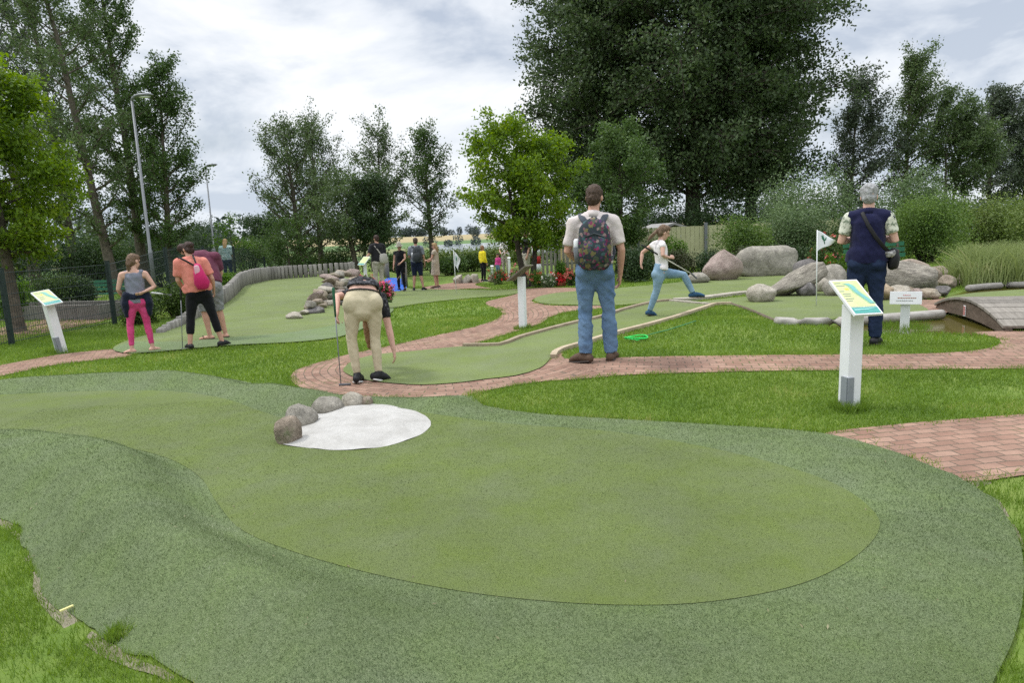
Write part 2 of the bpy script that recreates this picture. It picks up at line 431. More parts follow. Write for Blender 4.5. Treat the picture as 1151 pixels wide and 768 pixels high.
# ------------------------------------------------------------------ artificial turf, greens, brick
def turf_mat(name, dark, mid, light, fscale, bump, patch, edge=None):
    m = bpy.data.materials.new(name); nt = nodes(m)
    out = N(nt, 'ShaderNodeOutputMaterial'); b = N(nt, 'ShaderNodeBsdfPrincipled', Roughness=0.85); b.inputs['Specular IOR Level'].default_value = 0.2
    g = N(nt, 'ShaderNodeNewGeometry')
    n1 = N(nt, 'ShaderNodeTexNoise', Scale=fscale, Detail=5, Roughness=0.75); L(nt, g.outputs['Position'], n1.inputs['Vector'])
    r = N(nt, 'ShaderNodeValToRGB'); cr = r.color_ramp; cr.elements[0].position = .28; cr.elements[1].position = .72
    cr.elements[0].color = rgba(dark); cr.elements[1].color = rgba(light); e = cr.elements.new(.5); e.color = rgba(mid)
    L(nt, n1.outputs['Fac'], r.inputs['Fac'])
    n2 = N(nt, 'ShaderNodeTexNoise', Scale=0.9, Detail=6, Roughness=0.6); L(nt, g.outputs['Position'], n2.inputs['Vector'])
    mr = N(nt, 'ShaderNodeMapRange'); mr.inputs['From Min'].default_value = .3; mr.inputs['From Max'].default_value = .7
    mr.inputs['To Min'].default_value = 1 - patch; mr.inputs['To Max'].default_value = 1 + patch; L(nt, n2.outputs['Fac'], mr.inputs['Value'])
    hs = N(nt, 'ShaderNodeHueSaturation'); L(nt, r.outputs['Color'], hs.inputs['Color']); L(nt, mr.outputs[0], hs.inputs['Value'])
    n4 = N(nt, 'ShaderNodeTexNoise', Scale=2.3, Detail=7, Roughness=0.7); L(nt, g.outputs['Position'], n4.inputs['Vector'])
    m4 = N(nt, 'ShaderNodeMapRange'); m4.inputs['From Min'].default_value = .3; m4.inputs['From Max'].default_value = .7; m4.inputs['To Min'].default_value = .8; m4.inputs['To Max'].default_value = 1.12
    L(nt, n4.outputs['Fac'], m4.inputs['Value']); L(nt, m4.outputs[0], hs.inputs['Saturation'])
    L(nt, hs.outputs['Color'], b.inputs['Base Color'])
    n3 = N(nt, 'ShaderNodeTexNoise', Scale=fscale * 0.8, Detail=4, Roughness=0.7); L(nt, g.outputs['Position'], n3.inputs['Vector'])
    bp = N(nt, 'ShaderNodeBump', Strength=bump, Distance=0.01); L(nt, n3.outputs['Fac'], bp.inputs['Height']); L(nt, bp.outputs['Normal'], b.inputs['Normal'])
    L(nt, b.outputs['BSDF'], out.inputs['Surface']); return m

M_green = turf_mat('putting_carpet', (0.07, 0.102, 0.026), (0.122, 0.16, 0.047), (0.19, 0.228, 0.087), 190, 0.8, 0.13)
M_green2 = turf_mat('putting_carpet_faded', (0.08, 0.112, 0.032), (0.14, 0.178, 0.06), (0.21, 0.245, 0.095), 160, 0.4, 0.12)
M_fringe = turf_mat('fringe_carpet', (0.062, 0.098, 0.037), (0.132, 0.178, 0.072), (0.23, 0.27, 0.14), 170, 0.9, 0.16)

def brick_mat():
    m = bpy.data.materials.new('red_paving_brick'); nt = nodes(m)
    out = N(nt, 'ShaderNodeOutputMaterial'); b = N(nt, 'ShaderNodeBsdfPrincipled', Roughness=0.85); b.inputs['Specular IOR Level'].default_value = 0.25
    tc = N(nt, 'ShaderNodeTexCoord'); g = N(nt, 'ShaderNodeNewGeometry')
    nd = N(nt, 'ShaderNodeTexNoise', Scale=6, Detail=2); L(nt, g.outputs['Position'], nd.inputs['Vector'])
    ad = N(nt, 'ShaderNodeMixRGB', blend_type='LINEAR_LIGHT'); ad.inputs[0].default_value = 0.018; L(nt, tc.outputs['UV'], ad.inputs[1]); L(nt, nd.outputs['Color'], ad.inputs[2])
    br = N(nt, 'ShaderNodeTexBrick', Scale=1.0); br.offset = 0.5
    br.inputs['Brick Width'].default_value = 0.155; br.inputs['Row Height'].default_value = 0.088
    br.inputs['Mortar Size'].default_value = 0.0065; br.inputs['Mortar Smooth'].default_value = 0.6; br.inputs['Bias'].default_value = 0.0
    br.inputs['Color1'].default_value = (0.235, 0.130, 0.090, 1); br.inputs['Color2'].default_value = (0.325, 0.20, 0.143, 1); br.inputs['Mortar'].default_value = (0.15, 0.115, 0.08, 1)
    L(nt, ad.outputs[0], br.inputs['Vector'])
    n1 = N(nt, 'ShaderNodeTexNoise', Scale=2.2, Detail=9, Roughness=0.75); L(nt, g.outputs['Position'], n1.inputs['Vector'])
    mr = N(nt, 'ShaderNodeMapRange'); mr.inputs['From Min'].default_value = .3; mr.inputs['From Max'].default_value = .7; mr.inputs['To Min'].default_value = .66; mr.inputs['To Max'].default_value = 1.25
    L(nt, n1.outputs['Fac'], mr.inputs['Value'])
    hs = N(nt, 'ShaderNodeHueSaturation', Saturation=0.95); L(nt, br.outputs['Color'], hs.inputs['Color']); L(nt, mr.outputs[0], hs.inputs['Value'])
    # moss between some bricks
    n2 = N(nt, 'ShaderNodeTexNoise', Scale=1.6, Detail=6); L(nt, g.outputs['Position'], n2.inputs['Vector'])
    r2 = N(nt, 'ShaderNodeValToRGB'); r2.color_ramp.elements[0].position = .52; r2.color_ramp.elements[1].position = .64; L(nt, n2.outputs['Fac'], r2.inputs['Fac'])
    mm = N(nt, 'ShaderNodeMath', operation='MULTIPLY'); L(nt, r2.outputs['Color'], mm.inputs[0]); L(nt, br.outputs['Fac'], mm.inputs[1])
    mm2 = N(nt, 'ShaderNodeMath', operation='MULTIPLY'); mm2.inputs[1].default_value = 0.75; L(nt, mm.outputs[0], mm2.inputs[0])
    mxx = N(nt, 'ShaderNodeMix', data_type='RGBA'); L(nt, mm2.outputs[0], mxx.inputs[0]); L(nt, hs.outputs['Color'], mxx.inputs[6]); mxx.inputs[7].default_value = (0.09, 0.13, 0.03, 1)
    L(nt, mxx.outputs[2], b.inputs['Base Color'])
    n3 = N(nt, 'ShaderNodeTexNoise', Scale=55, Detail=4); L(nt, g.outputs['Position'], n3.inputs['Vector'])
    sb = N(nt, 'ShaderNodeMath', operation='MULTIPLY_ADD'); sb.inputs[1].default_value = -1.0; L(nt, br.outputs['Fac'], sb.inputs[0])
    n3s = N(nt, 'ShaderNodeMath', operation='MULTIPLY'); n3s.inputs[1].default_value = 0.35; L(nt, n3.outputs['Fac'], n3s.inputs[0]); L(nt, n3s.outputs[0], sb.inputs[2])
    bp = N(nt, 'ShaderNodeBump', Strength=0.7, Distance=0.012); L(nt, sb.outputs[0], bp.inputs['Height']); L(nt, bp.outputs['Normal'], b.inputs['Normal'])
    L(nt, b.outputs['BSDF'], out.inputs['Surface']); return m
M_brick = brick_mat()

GUIDE = poly_px([(1300, 400), (1151, 399), (940, 400), (740, 402), (660, 404), (634, 407), (606, 416), (546, 428), (476, 434), (430, 431.5), (406, 427.7), (388, 420), (388, 412), (401, 405.6), (424, 400), (463, 396.4), (520, 391), (546.7, 383.4), (564, 378), (585, 371.7), (606, 365), (621, 356), (618, 346), (601, 339), (608, 333.5), (648, 328)], 0.15, closed=False)
def guide_uv(q):
    d, u = dist(q, GUIDE, closed=False, want_u=True); return np.column_stack([u, d])

path_main = poly_px([(1400, 413), (1151, 415.5), (960, 417), (820, 419), (708, 422.5), (645, 428), (620, 429), (580, 434), (534, 443), (523, 446.5), (480, 449), (437, 449), (385, 447), (346, 440), (329, 431), (327.5, 423), (335, 416), (359, 408), (398, 397.7), (445, 388), (489, 378), (528.5, 369), (554.5, 361), (563.6, 354.7), (560, 348), (547, 343), (549, 339), (581, 330.7), (582, 327), (560, 325), (530, 325), (481, 327), (477, 323), (500, 319.5), (520, 316), (536, 313.5), (546, 315.5), (534, 320), (546, 323.4), (600, 324.4), (648, 324.2), (650, 328), (614, 332.6), (598, 337.8), (601, 340.5), (624, 344), (650, 344.5), (690, 344.6), (692, 346), (650, 349.5), (621.6, 356), (606, 365), (585, 371.7), (564, 378), (546.7, 383.4), (526, 389.4), (518, 394), (463, 399), (424, 403), (400, 409), (394, 416), (408, 424), (432, 428), (476, 431), (546, 424), (580, 419), (603, 412), (619, 403), (624, 399), (632, 396), (634.7, 404), (680, 403.5), (740, 401.7), (944, 399.6), (1023, 399), (1086, 396), (1117, 391), (1124, 385), (1119, 380), (1094, 374.8), (1134, 373), (1400, 371)], 0.12)
sheet('brick_path', path_main, 0.12, 0.010, M_brick, uvfun=guide_uv)
patch = poly_px([(925, 490.5), (1000, 479.5), (1080, 472.5), (1151, 467), (1300, 458), (1300, 530), (1200, 534), (1151, 536), (1085, 543), (1040, 524), (1000, 508)], 0.1)
sheet('brick_path', patch, 0.15, 0.010, M_brick, uvfun=lambda q: np.column_stack([q[:, 0] * 0.99 + q[:, 1] * .14, q[:, 1] * 0.99 - q[:, 0] * .14]))
pl = poly_px([(-90, 427), (0, 411.5), (62.5, 400), (125, 393.3), (150, 394), (146, 401), (62.5, 411), (25, 418.5), (-90, 442)], 0.12)
sheet('brick_path', pl, 0.15, 0.010, M_brick, uvfun=lambda q: np.column_stack([q[:, 0] * 0.9 + q[:, 1] * .43, q[:, 1] * 0.9 - q[:, 0] * .43]))
pj = poly_px([(1018, 337), (1045, 337.5), (1066, 335), (1072, 343), (1060, 352.5), (1040, 353), (1036, 345)], 0.1)
sheet('brick_path', pj, 0.15, 0.007, M_brick, uvfun=lambda q: q)

# foreground hole: putting green in a collar of rough turf
green_px = [(-260, 448), (-100, 447), (0, 446), (100, 442), (190, 442), (250, 450), (300, 467), (330, 473), (395, 459), (470, 466), (560, 478), (700, 490), (850, 519), (940, 549), (984, 582), (988, 600), (960, 632), (900, 662), (800, 682), (700, 686), (560, 676), (440, 655), (330, 625), (272, 600), (245, 570), (225, 540), (190, 519), (140, 506), (90, 500), (0, 502), (-120, 506), (-260, 510)]
green = poly_px(green_px, 0.06)
fringe_px = [(-260, 436), (-100, 435), (0, 434), (60, 430), (130, 426), (210, 424), (260, 428), (300, 436), (330, 438), (385, 446), (437, 448.5), (480, 448.5), (527, 447), (545, 458), (600, 467), (700, 474), (800, 480), (925, 490), (1000, 509), (1050, 526), (1090, 542), (1125, 575), (1146, 615), (1150, 670), (1140, 720), (1115, 775), (1080, 860), (900, 1000), (600, 1050), (330, 950), (250, 800), (190, 755), (130, 728), (75, 690), (45, 655), (30, 620), (12, 590), (-30, 572), (-120, 560), (-260, 560)]
fringe = poly_px(fringe_px, 0.05)
_w = np.array([noise.fractal(V((x * 3.1, y * 3.1, 9)), .7, 2.2, 5) for x, y in fringe]); _c = fringe.mean(0)
_edge = S(-0.6, -1.4, fringe[:, 0]) * (fringe[:, 1] < 4.6) + S(2.2, 2.6, fringe[:, 0]) * (fringe[:, 1] < 4.3)
fringe = fringe + (unit_ := (fringe - _c) / np.linalg.norm(fringe - _c, axis=1, keepdims=True)) * (_w * 0.075 * _edge)[:, None]
def fringe_h(q):
    dg = dist(q, green); ig = inside(q, green); do = dist(q, fringe)
    dg = np.where(ig, 0, dg)
    near = (q[:, 1] < 5.6)
    A = np.where(near, 0.03 + 0.19 * S(0.0, -1.7, q[:, 0]), 0.025 + 0.10 * S(0.3, -1.6, q[:, 0]))
    prof = S(0, 0.42, dg) * S(0, 0.38, do)
    lump = np.array([noise.noise(V((x * 1.4, y * 1.4, 0))) for x, y in q]) * 0.02
    worn = (S(-0.6, -1.4, q[:, 0]) * (q[:, 1] < 4.6) + S(2.2, 2.6, q[:, 0]) * (q[:, 1] < 4.3)) * (1 - S(0.0, 0.05, do))
    return prof * (A + lump) + 0.006 - 0.009 * worn
o = sheet('artificial_turf', fringe, 0.06, 0.012, M_fringe, hfun=fringe_h)
def green_h(q): return 0.007 + 0.03 * np.exp(-((q[:, 0] - .6) ** 2 + (q[:, 1] - 4.0) ** 2) / 0.9) * S(0, .4, dist(q, green))
sheet('putting_green', green, 0.10, 0.014, M_green, hfun=green_h)

# other greens
g2 = poly_px([(388, 414), (401, 405.6), (424, 400), (463, 396.4), (520, 391), (561, 390), (582, 382.5), (606, 376), (650, 364), (676, 358), (702, 349.8), (741, 340.8), (755, 339.8), (796, 344), (793, 347.4), (741.5, 364.2), (697, 376), (655, 389), (632, 395.5), (623, 400), (606, 416), (580, 424), (546, 428), (520, 431.6), (476, 434.5), (445, 433), (406, 428), (386, 419)], 0.12)
sheet('putting_green', g2, 0.2, 0.020, M_green2)
gF = poly_px([(127, 393.5), (146, 383), (181, 373.5), (209, 362.5), (248, 343), (261, 333), (279.7, 319.8), (318, 313.6), (395, 309.5), (440, 317), (480, 325.5), (580, 326), (581, 330.8), (541, 335), (489, 340), (440, 348), (397, 376), (379, 381), (341, 385.5), (255, 390), (205, 394.6), (150, 399)], 0.25)
sheet('putting_green', gF, 0.4, 0.020, M_green2)
gfr = poly_px([(127, 393.5), (150, 386), (200, 386), (255, 381), (320, 376), (379, 366), (410, 352), (440, 348), (397, 376), (379, 381), (341, 385.5), (255, 390), (205, 394.6), (150, 399)], 0.25)
sheet('artificial_turf', gfr, 0.4, 0.026, turf_mat('fringe_faded', (0.075, 0.115, 0.045), (0.135, 0.185, 0.08), (0.21, 0.26, 0.13), 140, 0.5, 0.12))
gH = poly_px([(601, 339), (608, 333.5), (648, 328), (695, 324.5), (760, 318.5), (800, 313), (842, 310), (885, 310), (900, 318), (868, 326), (845, 330), (757, 338.5), (728, 341), (700, 344), (650, 344), (618, 343)], 0.2)
sheet('putting_green', gH, 0.4, 0.020, M_green2)
gI = poly_px([(785, 342), (813, 337), (844, 334), (880, 331), (919, 327), (985, 330), (1010, 337), (1035, 345), (1041, 351.7), (1000, 355.5), (944, 360), (873, 361.5), (852, 354), (823, 344.5)], 0.15)
sheet('putting_green', gI, 0.3, 0.022, M_green2)
gJ = poly_px([(1062, 337), (1090, 331), (1120, 328.5), (1151, 326.5), (1230, 325), (1230, 338), (1151, 339), (1090, 340)], 0.2)
sheet('putting_green', gJ, 0.4, 0.020, M_green2)

# worn bare soil along the outside of the collar
M_soil = mat('dry_soil', (0.12, 0.11, 0.06), rough=0.95, scale=14, col2=(0.30, 0.27, 0.20), bump=0.8, bscale=90)
def soil(pts): 
    poly = poly_px(pts, 0.03)
    sheet('bare_soil', poly, 0.05, 0.008, M_soil, keep=False, hfun=lambda q: np.array([0.016 * noise.fractal(V((x * 5, y * 5, 0)), .8, 2, 3) - .004 for x, y in q]))
soil([(-30, 565), (8, 578), (20, 600), (40, 625), (52, 650), (80, 690), (130, 728), (190, 758), (250, 790), (240, 800), (190, 768), (120, 742), (66, 702), (38, 668), (36, 645), (14, 640), (22, 615), (2, 592), (-30, 577)])
soil([(1090, 540), (1125, 538), (1112, 548), (1130, 574), (1150, 610), (1153, 622), (1142, 612), (1118, 578)])

# ------------------------------------------------------------------ grass blades
CI = np.array(CM.inverted())
def in_view(q, z, marg=0.06):
    p = np.column_stack([q, z, np.ones(len(q))]) @ CI.T
    d = -p[:, 2]; d = np.where(d < 0.05, 1e-6, d)
    u = p[:, 0] / d * F / 575.5; v = p[:, 1] / d * F / 384
    return (-p[:, 2] > 0.05) & (abs(u) < 1 + marg) & (abs(v) < 1 + marg * 2)

def blades(name, q, z, hmin, hmax, wd, lean, material, label):
    n = len(q); a = rng.uniform(0, 2 * math.pi, n); h = rng.uniform(hmin, hmax, n); w_ = wd * rng.uniform(0.7, 1.3, n)
    la = rng.uniform(0, 2 * math.pi, n); ll = h * rng.uniform(0.1, lean, n)
    b = np.column_stack([q, z]); s = np.column_stack([np.cos(a) * w_ / 2, np.sin(a) * w_ / 2, np.zeros(n)])
    t = b + np.column_stack([np.cos(la) * ll, np.sin(la) * ll, h])
    v = np.stack([b - s, b + s, t], 1).reshape(-1, 3)
    f = np.arange(n * 3).reshape(-1, 3)
    o = mesh_np(name, v, f, material); return tag(o, label, None, None, 'stuff')

def scatter(x0, x1, y0, y1, dens):
    n = int((x1 - x0) * (y1 - y0) * dens); q = np.column_stack([rng.uniform(x0, x1, n), rng.uniform(y0, y1, n)])
    return q[in_view(q, H0(q[:, 0], q[:, 1]))]

POLYS = SHEETS
def off_sheets(q, marg=0.0):
    m = np.ones(len(q), bool)
    for p in POLYS:
        lo, hi = p.min(0), p.max(0); c = (q[:, 0] > lo[0]) & (q[:, 0] < hi[0]) & (q[:, 1] > lo[1]) & (q[:, 1] < hi[1])
        idx = np.where(c & m)[0]
        if len(idx): m[idx[inside(q[idx], p)]] = False
    return q[m]
def thin(q, scale, lo, keepmin):
    k = np.array([noise.noise(V((x * scale, y * scale, 3.1))) for x, y in q])
    return q[rng.random(len(q)) < np.clip(keepmin + (k - lo) * 2.2, keepmin, 1)]

M_blade = leaf_mat('grass_blade', (0.09, 0.17, 0.02), (0.19, 0.295, 0.045), 0.45, bright=(0.42, 0.41, 0.15), rough=0.6)
qs = []
q = off_sheets(scatter(-3, 4, 1.2, 4.0, 15000)); q = thin(q, 3.0, -0.2, 0.25)
o = blades('lawn_grass', q, H0(q[:, 0], q[:, 1]), 0.02, 0.05, 0.0035, 0.9, M_blade, 'short green lawn grass beside the rough turf collar')
q = off_sheets(scatter(-8, 9, 4.0, 7.2, 6500)); q = thin(q, 1.2, -0.5, 0.35)
blades('lawn_grass', q, H0(q[:, 0], q[:, 1]), 0.02, 0.045, 0.006, 1.1, M_blade, 'mown green lawn grass between the brick paths')
q = off_sheets(scatter(-12, 13, 7.2, 13, 2200)); q = thin(q, 0.8, -0.5, 0.4)
blades('lawn_grass', q, H0(q[:, 0], q[:, 1]), 0.022, 0.052, 0.010, 1.1, M_blade, 'mown green lawn grass in the middle of the course')
q = off_sheets(scatter(-20, 20, 13, 26, 420)); q = thin(q, 0.5, -0.5, 0.4)
blades('lawn_grass', q, H0(q[:, 0], q[:, 1]), 0.025, 0.055, 0.02, 0.8, M_blade, 'green lawn grass at the back of the course')
# tufts that grow over the far lawn edge and around the post feet
def tuft(c, r, n, h, label):
    a = rng.uniform(0, 2 * math.pi, n); d = r * np.sqrt(rng.random(n)); q = np.column_stack([c[0] + np.cos(a) * d, c[1] + np.sin(a) * d])
    return blades('grass_tuft', q, H0(q[:, 0], q[:, 1]) + 0.012, h * .5, h, 0.005, 0.8, M_blade, label)
tuft(G(135, 718), 0.05, 420, 0.05, 'small tuft of bright grass growing in the turf edge')
tuft(G(954, 461), 0.14, 900, 0.09, 'longer grass round the foot of a white post')
tuft(G(66, 397), 0.2, 500, 0.12, 'longer grass round the foot of a leaning white post')
tuft(G(587, 370), 0.14, 500, 0.08, 'longer grass round the foot of a white post by the path')
tuft(G(1016, 371), 0.3, 900, 0.12, 'longer grass round the foot of the white notice')
q = spline([G(*p) for p in [(527, 446.5), (545, 457), (600, 466), (700, 473), (800, 479), (920, 489)]], 0.004, closed=False)
q = q + rng.normal(0, 0.022, q.shape) + np.array([0.0, 0.02])
blades('lawn_grass', q, H0(q[:, 0], q[:, 1]) + 0.01, 0.03, 0.07, 0.006, 1.2, M_blade, 'ragged lawn edge hanging over the turf collar')

# grass creeping over the worn edge of the turf
ed = fringe[(fringe[:, 1] < 4.8) & ((fringe[:, 0] < -0.7) | (fringe[:, 0] > 2.2))]
cl = np.repeat(ed, 26, 0) + rng.normal(0, 0.055, (len(ed) * 26, 2)); cl = thin(cl, 6.0, 0.02, 0.03)
blades('lawn_grass', cl, H0(cl[:, 0], cl[:, 1]) + 0.006, 0.015, 0.045, 0.0033, 1.0, M_blade, 'thin grass creeping over the worn turf edge')
# ragged grass along the brick edges
keepoff = [p for p in SHEETS if p is not path_main and p is not patch and p is not pl]
pe = np.concatenate([path_main, patch, pl]); pe = pe[(pe[:, 1] < 14)]
pe = np.repeat(pe, 60, 0) + rng.normal(0, .03, (len(pe) * 60, 2)) + rng.uniform(-.06, .06, (len(pe) * 60, 2)); pe = pe[in_view(pe, H0(pe[:, 0], pe[:, 1]))]
POLYS = keepoff; pe = off_sheets(pe); POLYS = SHEETS; pe = thin(pe, 4.0, -0.1, .1)
blades('lawn_grass', pe, H0(pe[:, 0], pe[:, 1]) + 0.006, 0.015, 0.045, 0.007, 1.4, M_blade, 'ragged grass growing over the edges of the brick paths')
# coarse fibres of the collar turf
M_fib = leaf_mat('turf_fibre', (0.07, 0.112, 0.042), (0.16, 0.21, 0.09), 0.15, bright=(0.40, 0.44, 0.28), rough=0.6)
def fibres(x0, x1, y0, y1, dens, h, wd):
    q = scatter(x0, x1, y0, y1, dens)
    q = q[inside(q, fringe)]; q = q[~inside(q, green)]
    zz_ = H0(q[:, 0], q[:, 1]) + 0.012 + fringe_h(q)
    return blades('turf_fibre', q, zz_, h * .4, h, wd, 1.6, M_fib, 'coarse blue green artificial turf fibres')
fibres(-3.2, 4, 1.3, 3.2, 26000, 0.011, 0.0021)
fibres(-6, 5, 3.2, 8.2, 9500, 0.013, 0.0032)

M_pile = leaf_mat('carpet_pile', (0.073, 0.11, 0.030), (0.13, 0.172, 0.052), 0.1, bright=(0.24, 0.28, 0.12), rough=0.7)
def pile(x0, x1, y0, y1, dens, h, wd):
    q = scatter(x0, x1, y0, y1, dens); q = q[inside(q, green)]; q = q[~inside(q, bunker_q)]
    return blades('carpet_pile', q, H0(q[:, 0], q[:, 1]) + 0.013 + green_h(q), h * .4, h, wd, 1.8, M_pile, 'short olive carpet pile of the near putting green')
bunker_q = poly_px([(318, 503), (345, 507), (385, 510), (430, 506), (465, 496), (483, 484), (482, 474), (462, 464), (430, 458), (400, 456), (368, 464), (344, 476), (328, 492)], .05)
pile(-2.5, 3.2, 2.3, 3.6, 12000, .007, .0024)
pile(-4.5, 3.2, 3.6, 6.4, 4500, .009, .0034)
# bits of dry leaf and grass clippings blown over the turf
q = scatter(-3, 3.4, 2.2, 6.5, 8); q = q[inside(q, fringe)]; zl = H0(q[:, 0], q[:, 1]) + .022 + np.where(inside(q, green), 0.002, fringe_h(q))
nl_ = len(q); a_ = rng.uniform(0, 6.28, nl_); l_ = rng.uniform(.004, .012, nl_)
d_ = np.column_stack([np.cos(a_) * l_, np.sin(a_) * l_, rng.uniform(0, .006, nl_)]); w_ = np.column_stack([-np.sin(a_) * l_ * .35, np.cos(a_) * l_ * .35, np.zeros(nl_)]); c_ = np.column_stack([q, zl])
tag(mesh_np('leaf_litter', np.stack([c_ - d_, c_ + w_, c_ + d_, c_ - w_], 1).reshape(-1, 3), np.arange(nl_ * 4).reshape(-1, 4), leaf_mat('dry_leaf', (0.12, 0.10, 0.05), (0.24, 0.22, 0.12), 0.2, bright=(0.36, 0.34, 0.22))), 'tiny dry leaf bits and clippings on the near turf', None, None, 'stuff')

# ------------------------------------------------------------------ trees and shrubs
def unit(v): return v / np.maximum(np.linalg.norm(v, axis=1, keepdims=True), 1e-9)

def leaves(c, n_unused, size, jitter=0.0, droop=0.0):
    n = len(c); nr = unit(rng.normal(0, 1, (n, 3)) + np.array([0, 0, 0.5])); d = rng.normal(0, 1, (n, 3)); d[:, 2] -= droop
    d = unit(d - nr * np.sum(d * nr, 1, keepdims=True)); s = np.cross(nr, d)
    L_ = size * rng.uniform(0.6, 1.35, n)[:, None]; W_ = L_ * 0.62
    v = np.stack([c - d * L_ / 2, c + s * W_ / 2, c + d * L_ / 2, c - s * W_ / 2], 1).reshape(-1, 3)
    return v, np.arange(n * 4).reshape(-1, 4)

def np_tube(pts, r, k):
    pts = np.asarray(pts); n = len(pts); t = np.gradient(pts, axis=0); t = unit(t)
    ref = np.array([1.0, 0.13, 0.05]); s = unit(np.cross(t, ref)); w_ = np.cross(t, s)
    a = np.arange(k) * 2 * math.pi / k
    v = pts[:, None] + (np.cos(a)[None, :, None] * s[:, None] + np.sin(a)[None, :, None] * w_[:, None]) * np.asarray(r)[:, None, None]
    i = np.arange(n - 1)[:, None] * k; j = np.arange(k)[None]; j2 = (j + 1) % k
    f = np.stack([i + j, i + j2, i + k + j2, i + k + j], -1).reshape(-1, 4)
    return v.reshape(-1, 3), f

M_bark = mat('bark_grey', (0.10, 0.085, 0.065), rough=0.95, var=0.45, scale=9, bump=1.0, bscale=25)
M_bark2 = mat('bark_dark', (0.055, 0.045, 0.035), rough=0.95, var=0.4, scale=9, bump=1.0, bscale=25)

def tree(name, label, base, height, radius, nlimb, nleaf, leaf, lmat, bark=None, trunk_r=0.14, clear=0.15, shape='poplar', rise=55, lean=(0, 0), wind=0.0, twigs=5, group=None, stems=1, spread=0.28, curve=(0, 0), cat='tree', droop=0.3, top_r=0.08):
    root = empty(name, base); tag(root, label, cat, group)
    TV, TF, LC = [], [], []; off = 0
    def addt(p, r, k):
        nonlocal off
        v, f = np_tube(p, r, k); TV.append(v); TF.append(f + off); off += len(v)
    weights = []
    for st in range(stems):
        sa = 2 * math.pi * st / max(stems, 1) + 0.4; so_ = 0.0 if stems == 1 else 0.10 + 0.05 * st
        m = 14; tt = np.linspace(0, 1, m); hh = height * (1 if stems == 1 else rng.uniform(0.82, 1.0))
        tr = np.column_stack([lean[0] * tt * height + curve[0] * np.sin(tt * math.pi) + np.cumsum(rng.normal(0, .012 * height / 8, m)),
                              lean[1] * tt * height + curve[1] * np.sin(tt * math.pi) + np.cumsum(rng.normal(0, .012 * height / 8, m)), tt * hh])
        if stems > 1: tr[:, 0] += math.cos(sa) * (so_ + tt * radius * 0.35); tr[:, 1] += math.sin(sa) * (so_ + tt * radius * 0.35)
        tr[0, 2] = -0.1
        addt(tr, trunk_r * (1 - tt * 0.93) * (1 + 0.35 * np.exp(-tt * 18)) / (1 if stems == 1 else 1.35), 9)
        nl = nlimb // stems
        for i in range(nl):
            u = clear + (0.985 - clear) * (i + rng.random()) / nl
            rel = (u - clear) / (1 - clear)
            if shape == 'poplar': e = (0.35 + 0.65 * min(1, rel / 0.25)) * (1 - max(0, rel - 0.25) / 0.75) ** 0.75 + top_r
            elif shape == 'round': e = math.sqrt(max(0.02, 1 - (2 * rel - 0.85) ** 2 / 1.4)) * 0.95
            elif shape == 'wide': e = (0.75 + 0.25 * math.sin(rel * 3.14)) * (1 - max(0, rel - .6) / 0.4 * 0.6)
            else: e = 1 - 0.85 * rel
            ln = radius * e * rng.uniform(0.72, 1.12)
            az = i * 2.399 + rng.uniform(-.5, .5); el = math.radians(rise * (0.55 + 0.6 * rel) + rng.uniform(-12, 12))
            p0 = np.array([np.interp(u, tt, tr[:, k]) for k in range(3)])
            k = 6; s = np.linspace(0, 1, k)[:, None]
            dh = np.array([math.cos(az), math.sin(az), 0]); 
            pl_ = p0 + dh * ln * s + np.array([0, 0, 1]) * ln * (math.tan(min(el, 1.25)) * (0.6 * s + 0.4 * s ** 2) if shape != 'wide' else math.tan(el) * (s - 0.45 * s ** 2))
            pl_ = pl_ + np.array([wind, 0, -0.15 * wind]) * ln * s ** 2 + rng.normal(0, 0.03 * ln, (k, 3)) * s
            r0 = trunk_r * (1 - u * .93) * (0.3 if shape == 'wide' else 0.42)
            addt(pl_, r0 * (1 - 0.85 * s[:, 0]), 5)
            # foliage along limb and its twigs
            L0 = np.linalg.norm(pl_[-1] - pl_[0])
            for j in range(twigs):
                a = rng.uniform(0.08 if shape == 'wide' else 0.22, 1.0); b0 = np.array([np.interp(a, s[:, 0], pl_[:, q_]) for q_ in range(3)])
                tdir = unit((rng.normal(0, 1, (1, 3)) + (pl_[-1] - pl_[0])[None] / L0 * 1.2 + np.array([[wind * 1.2, 0, 0.8 if shape == 'poplar' else 0.25]])))[0]
                tl = L0 * spread * rng.uniform(0.6, 1.3) * (1.15 - 0.5 * a) + 0.12
                q3 = b0 + tdir * tl * np.linspace(0, 1, 4)[:, None] + np.array([wind * .5, 0, -.12]) * tl * (np.linspace(0, 1, 4)[:, None] ** 2)
                addt(q3, r0 * 0.3 * np.array([1, .8, .5, .25]) + 0.003, 3)
                LC.append(q3[1:]); weights.append(tl)
            LC.append(pl_[2:]); weights.append(L0 * 0.4)
        LC.append(tr[-3:]); weights.append(0.3)
    wts = np.array(weights); wts /= wts.sum(); cnt = rng.multinomial(nleaf, wts); C = []
    for pc, nn in zip(LC, cnt):
        if nn == 0: continue
        t = rng.uniform(0, len(pc) - 1.001, nn); i0 = t.astype(int); fr = (t - i0)[:, None]
        base_ = pc[i0] * (1 - fr) + pc[i0 + 1] * fr
        sp_ = leaf * 1.15 + 0.015 * radius
        C.append(base_ + rng.normal(0, sp_, (nn, 3)) * np.array([1, 1, 0.8]))
    v, f = leaves(np.concatenate(C), 0, leaf, droop=droop)
    mesh_np('trunk', np.concatenate(TV), np.concatenate(TF), bark or M_bark, root, smooth=True)
    mesh_np('crown', v, f, lmat, root)
    return root

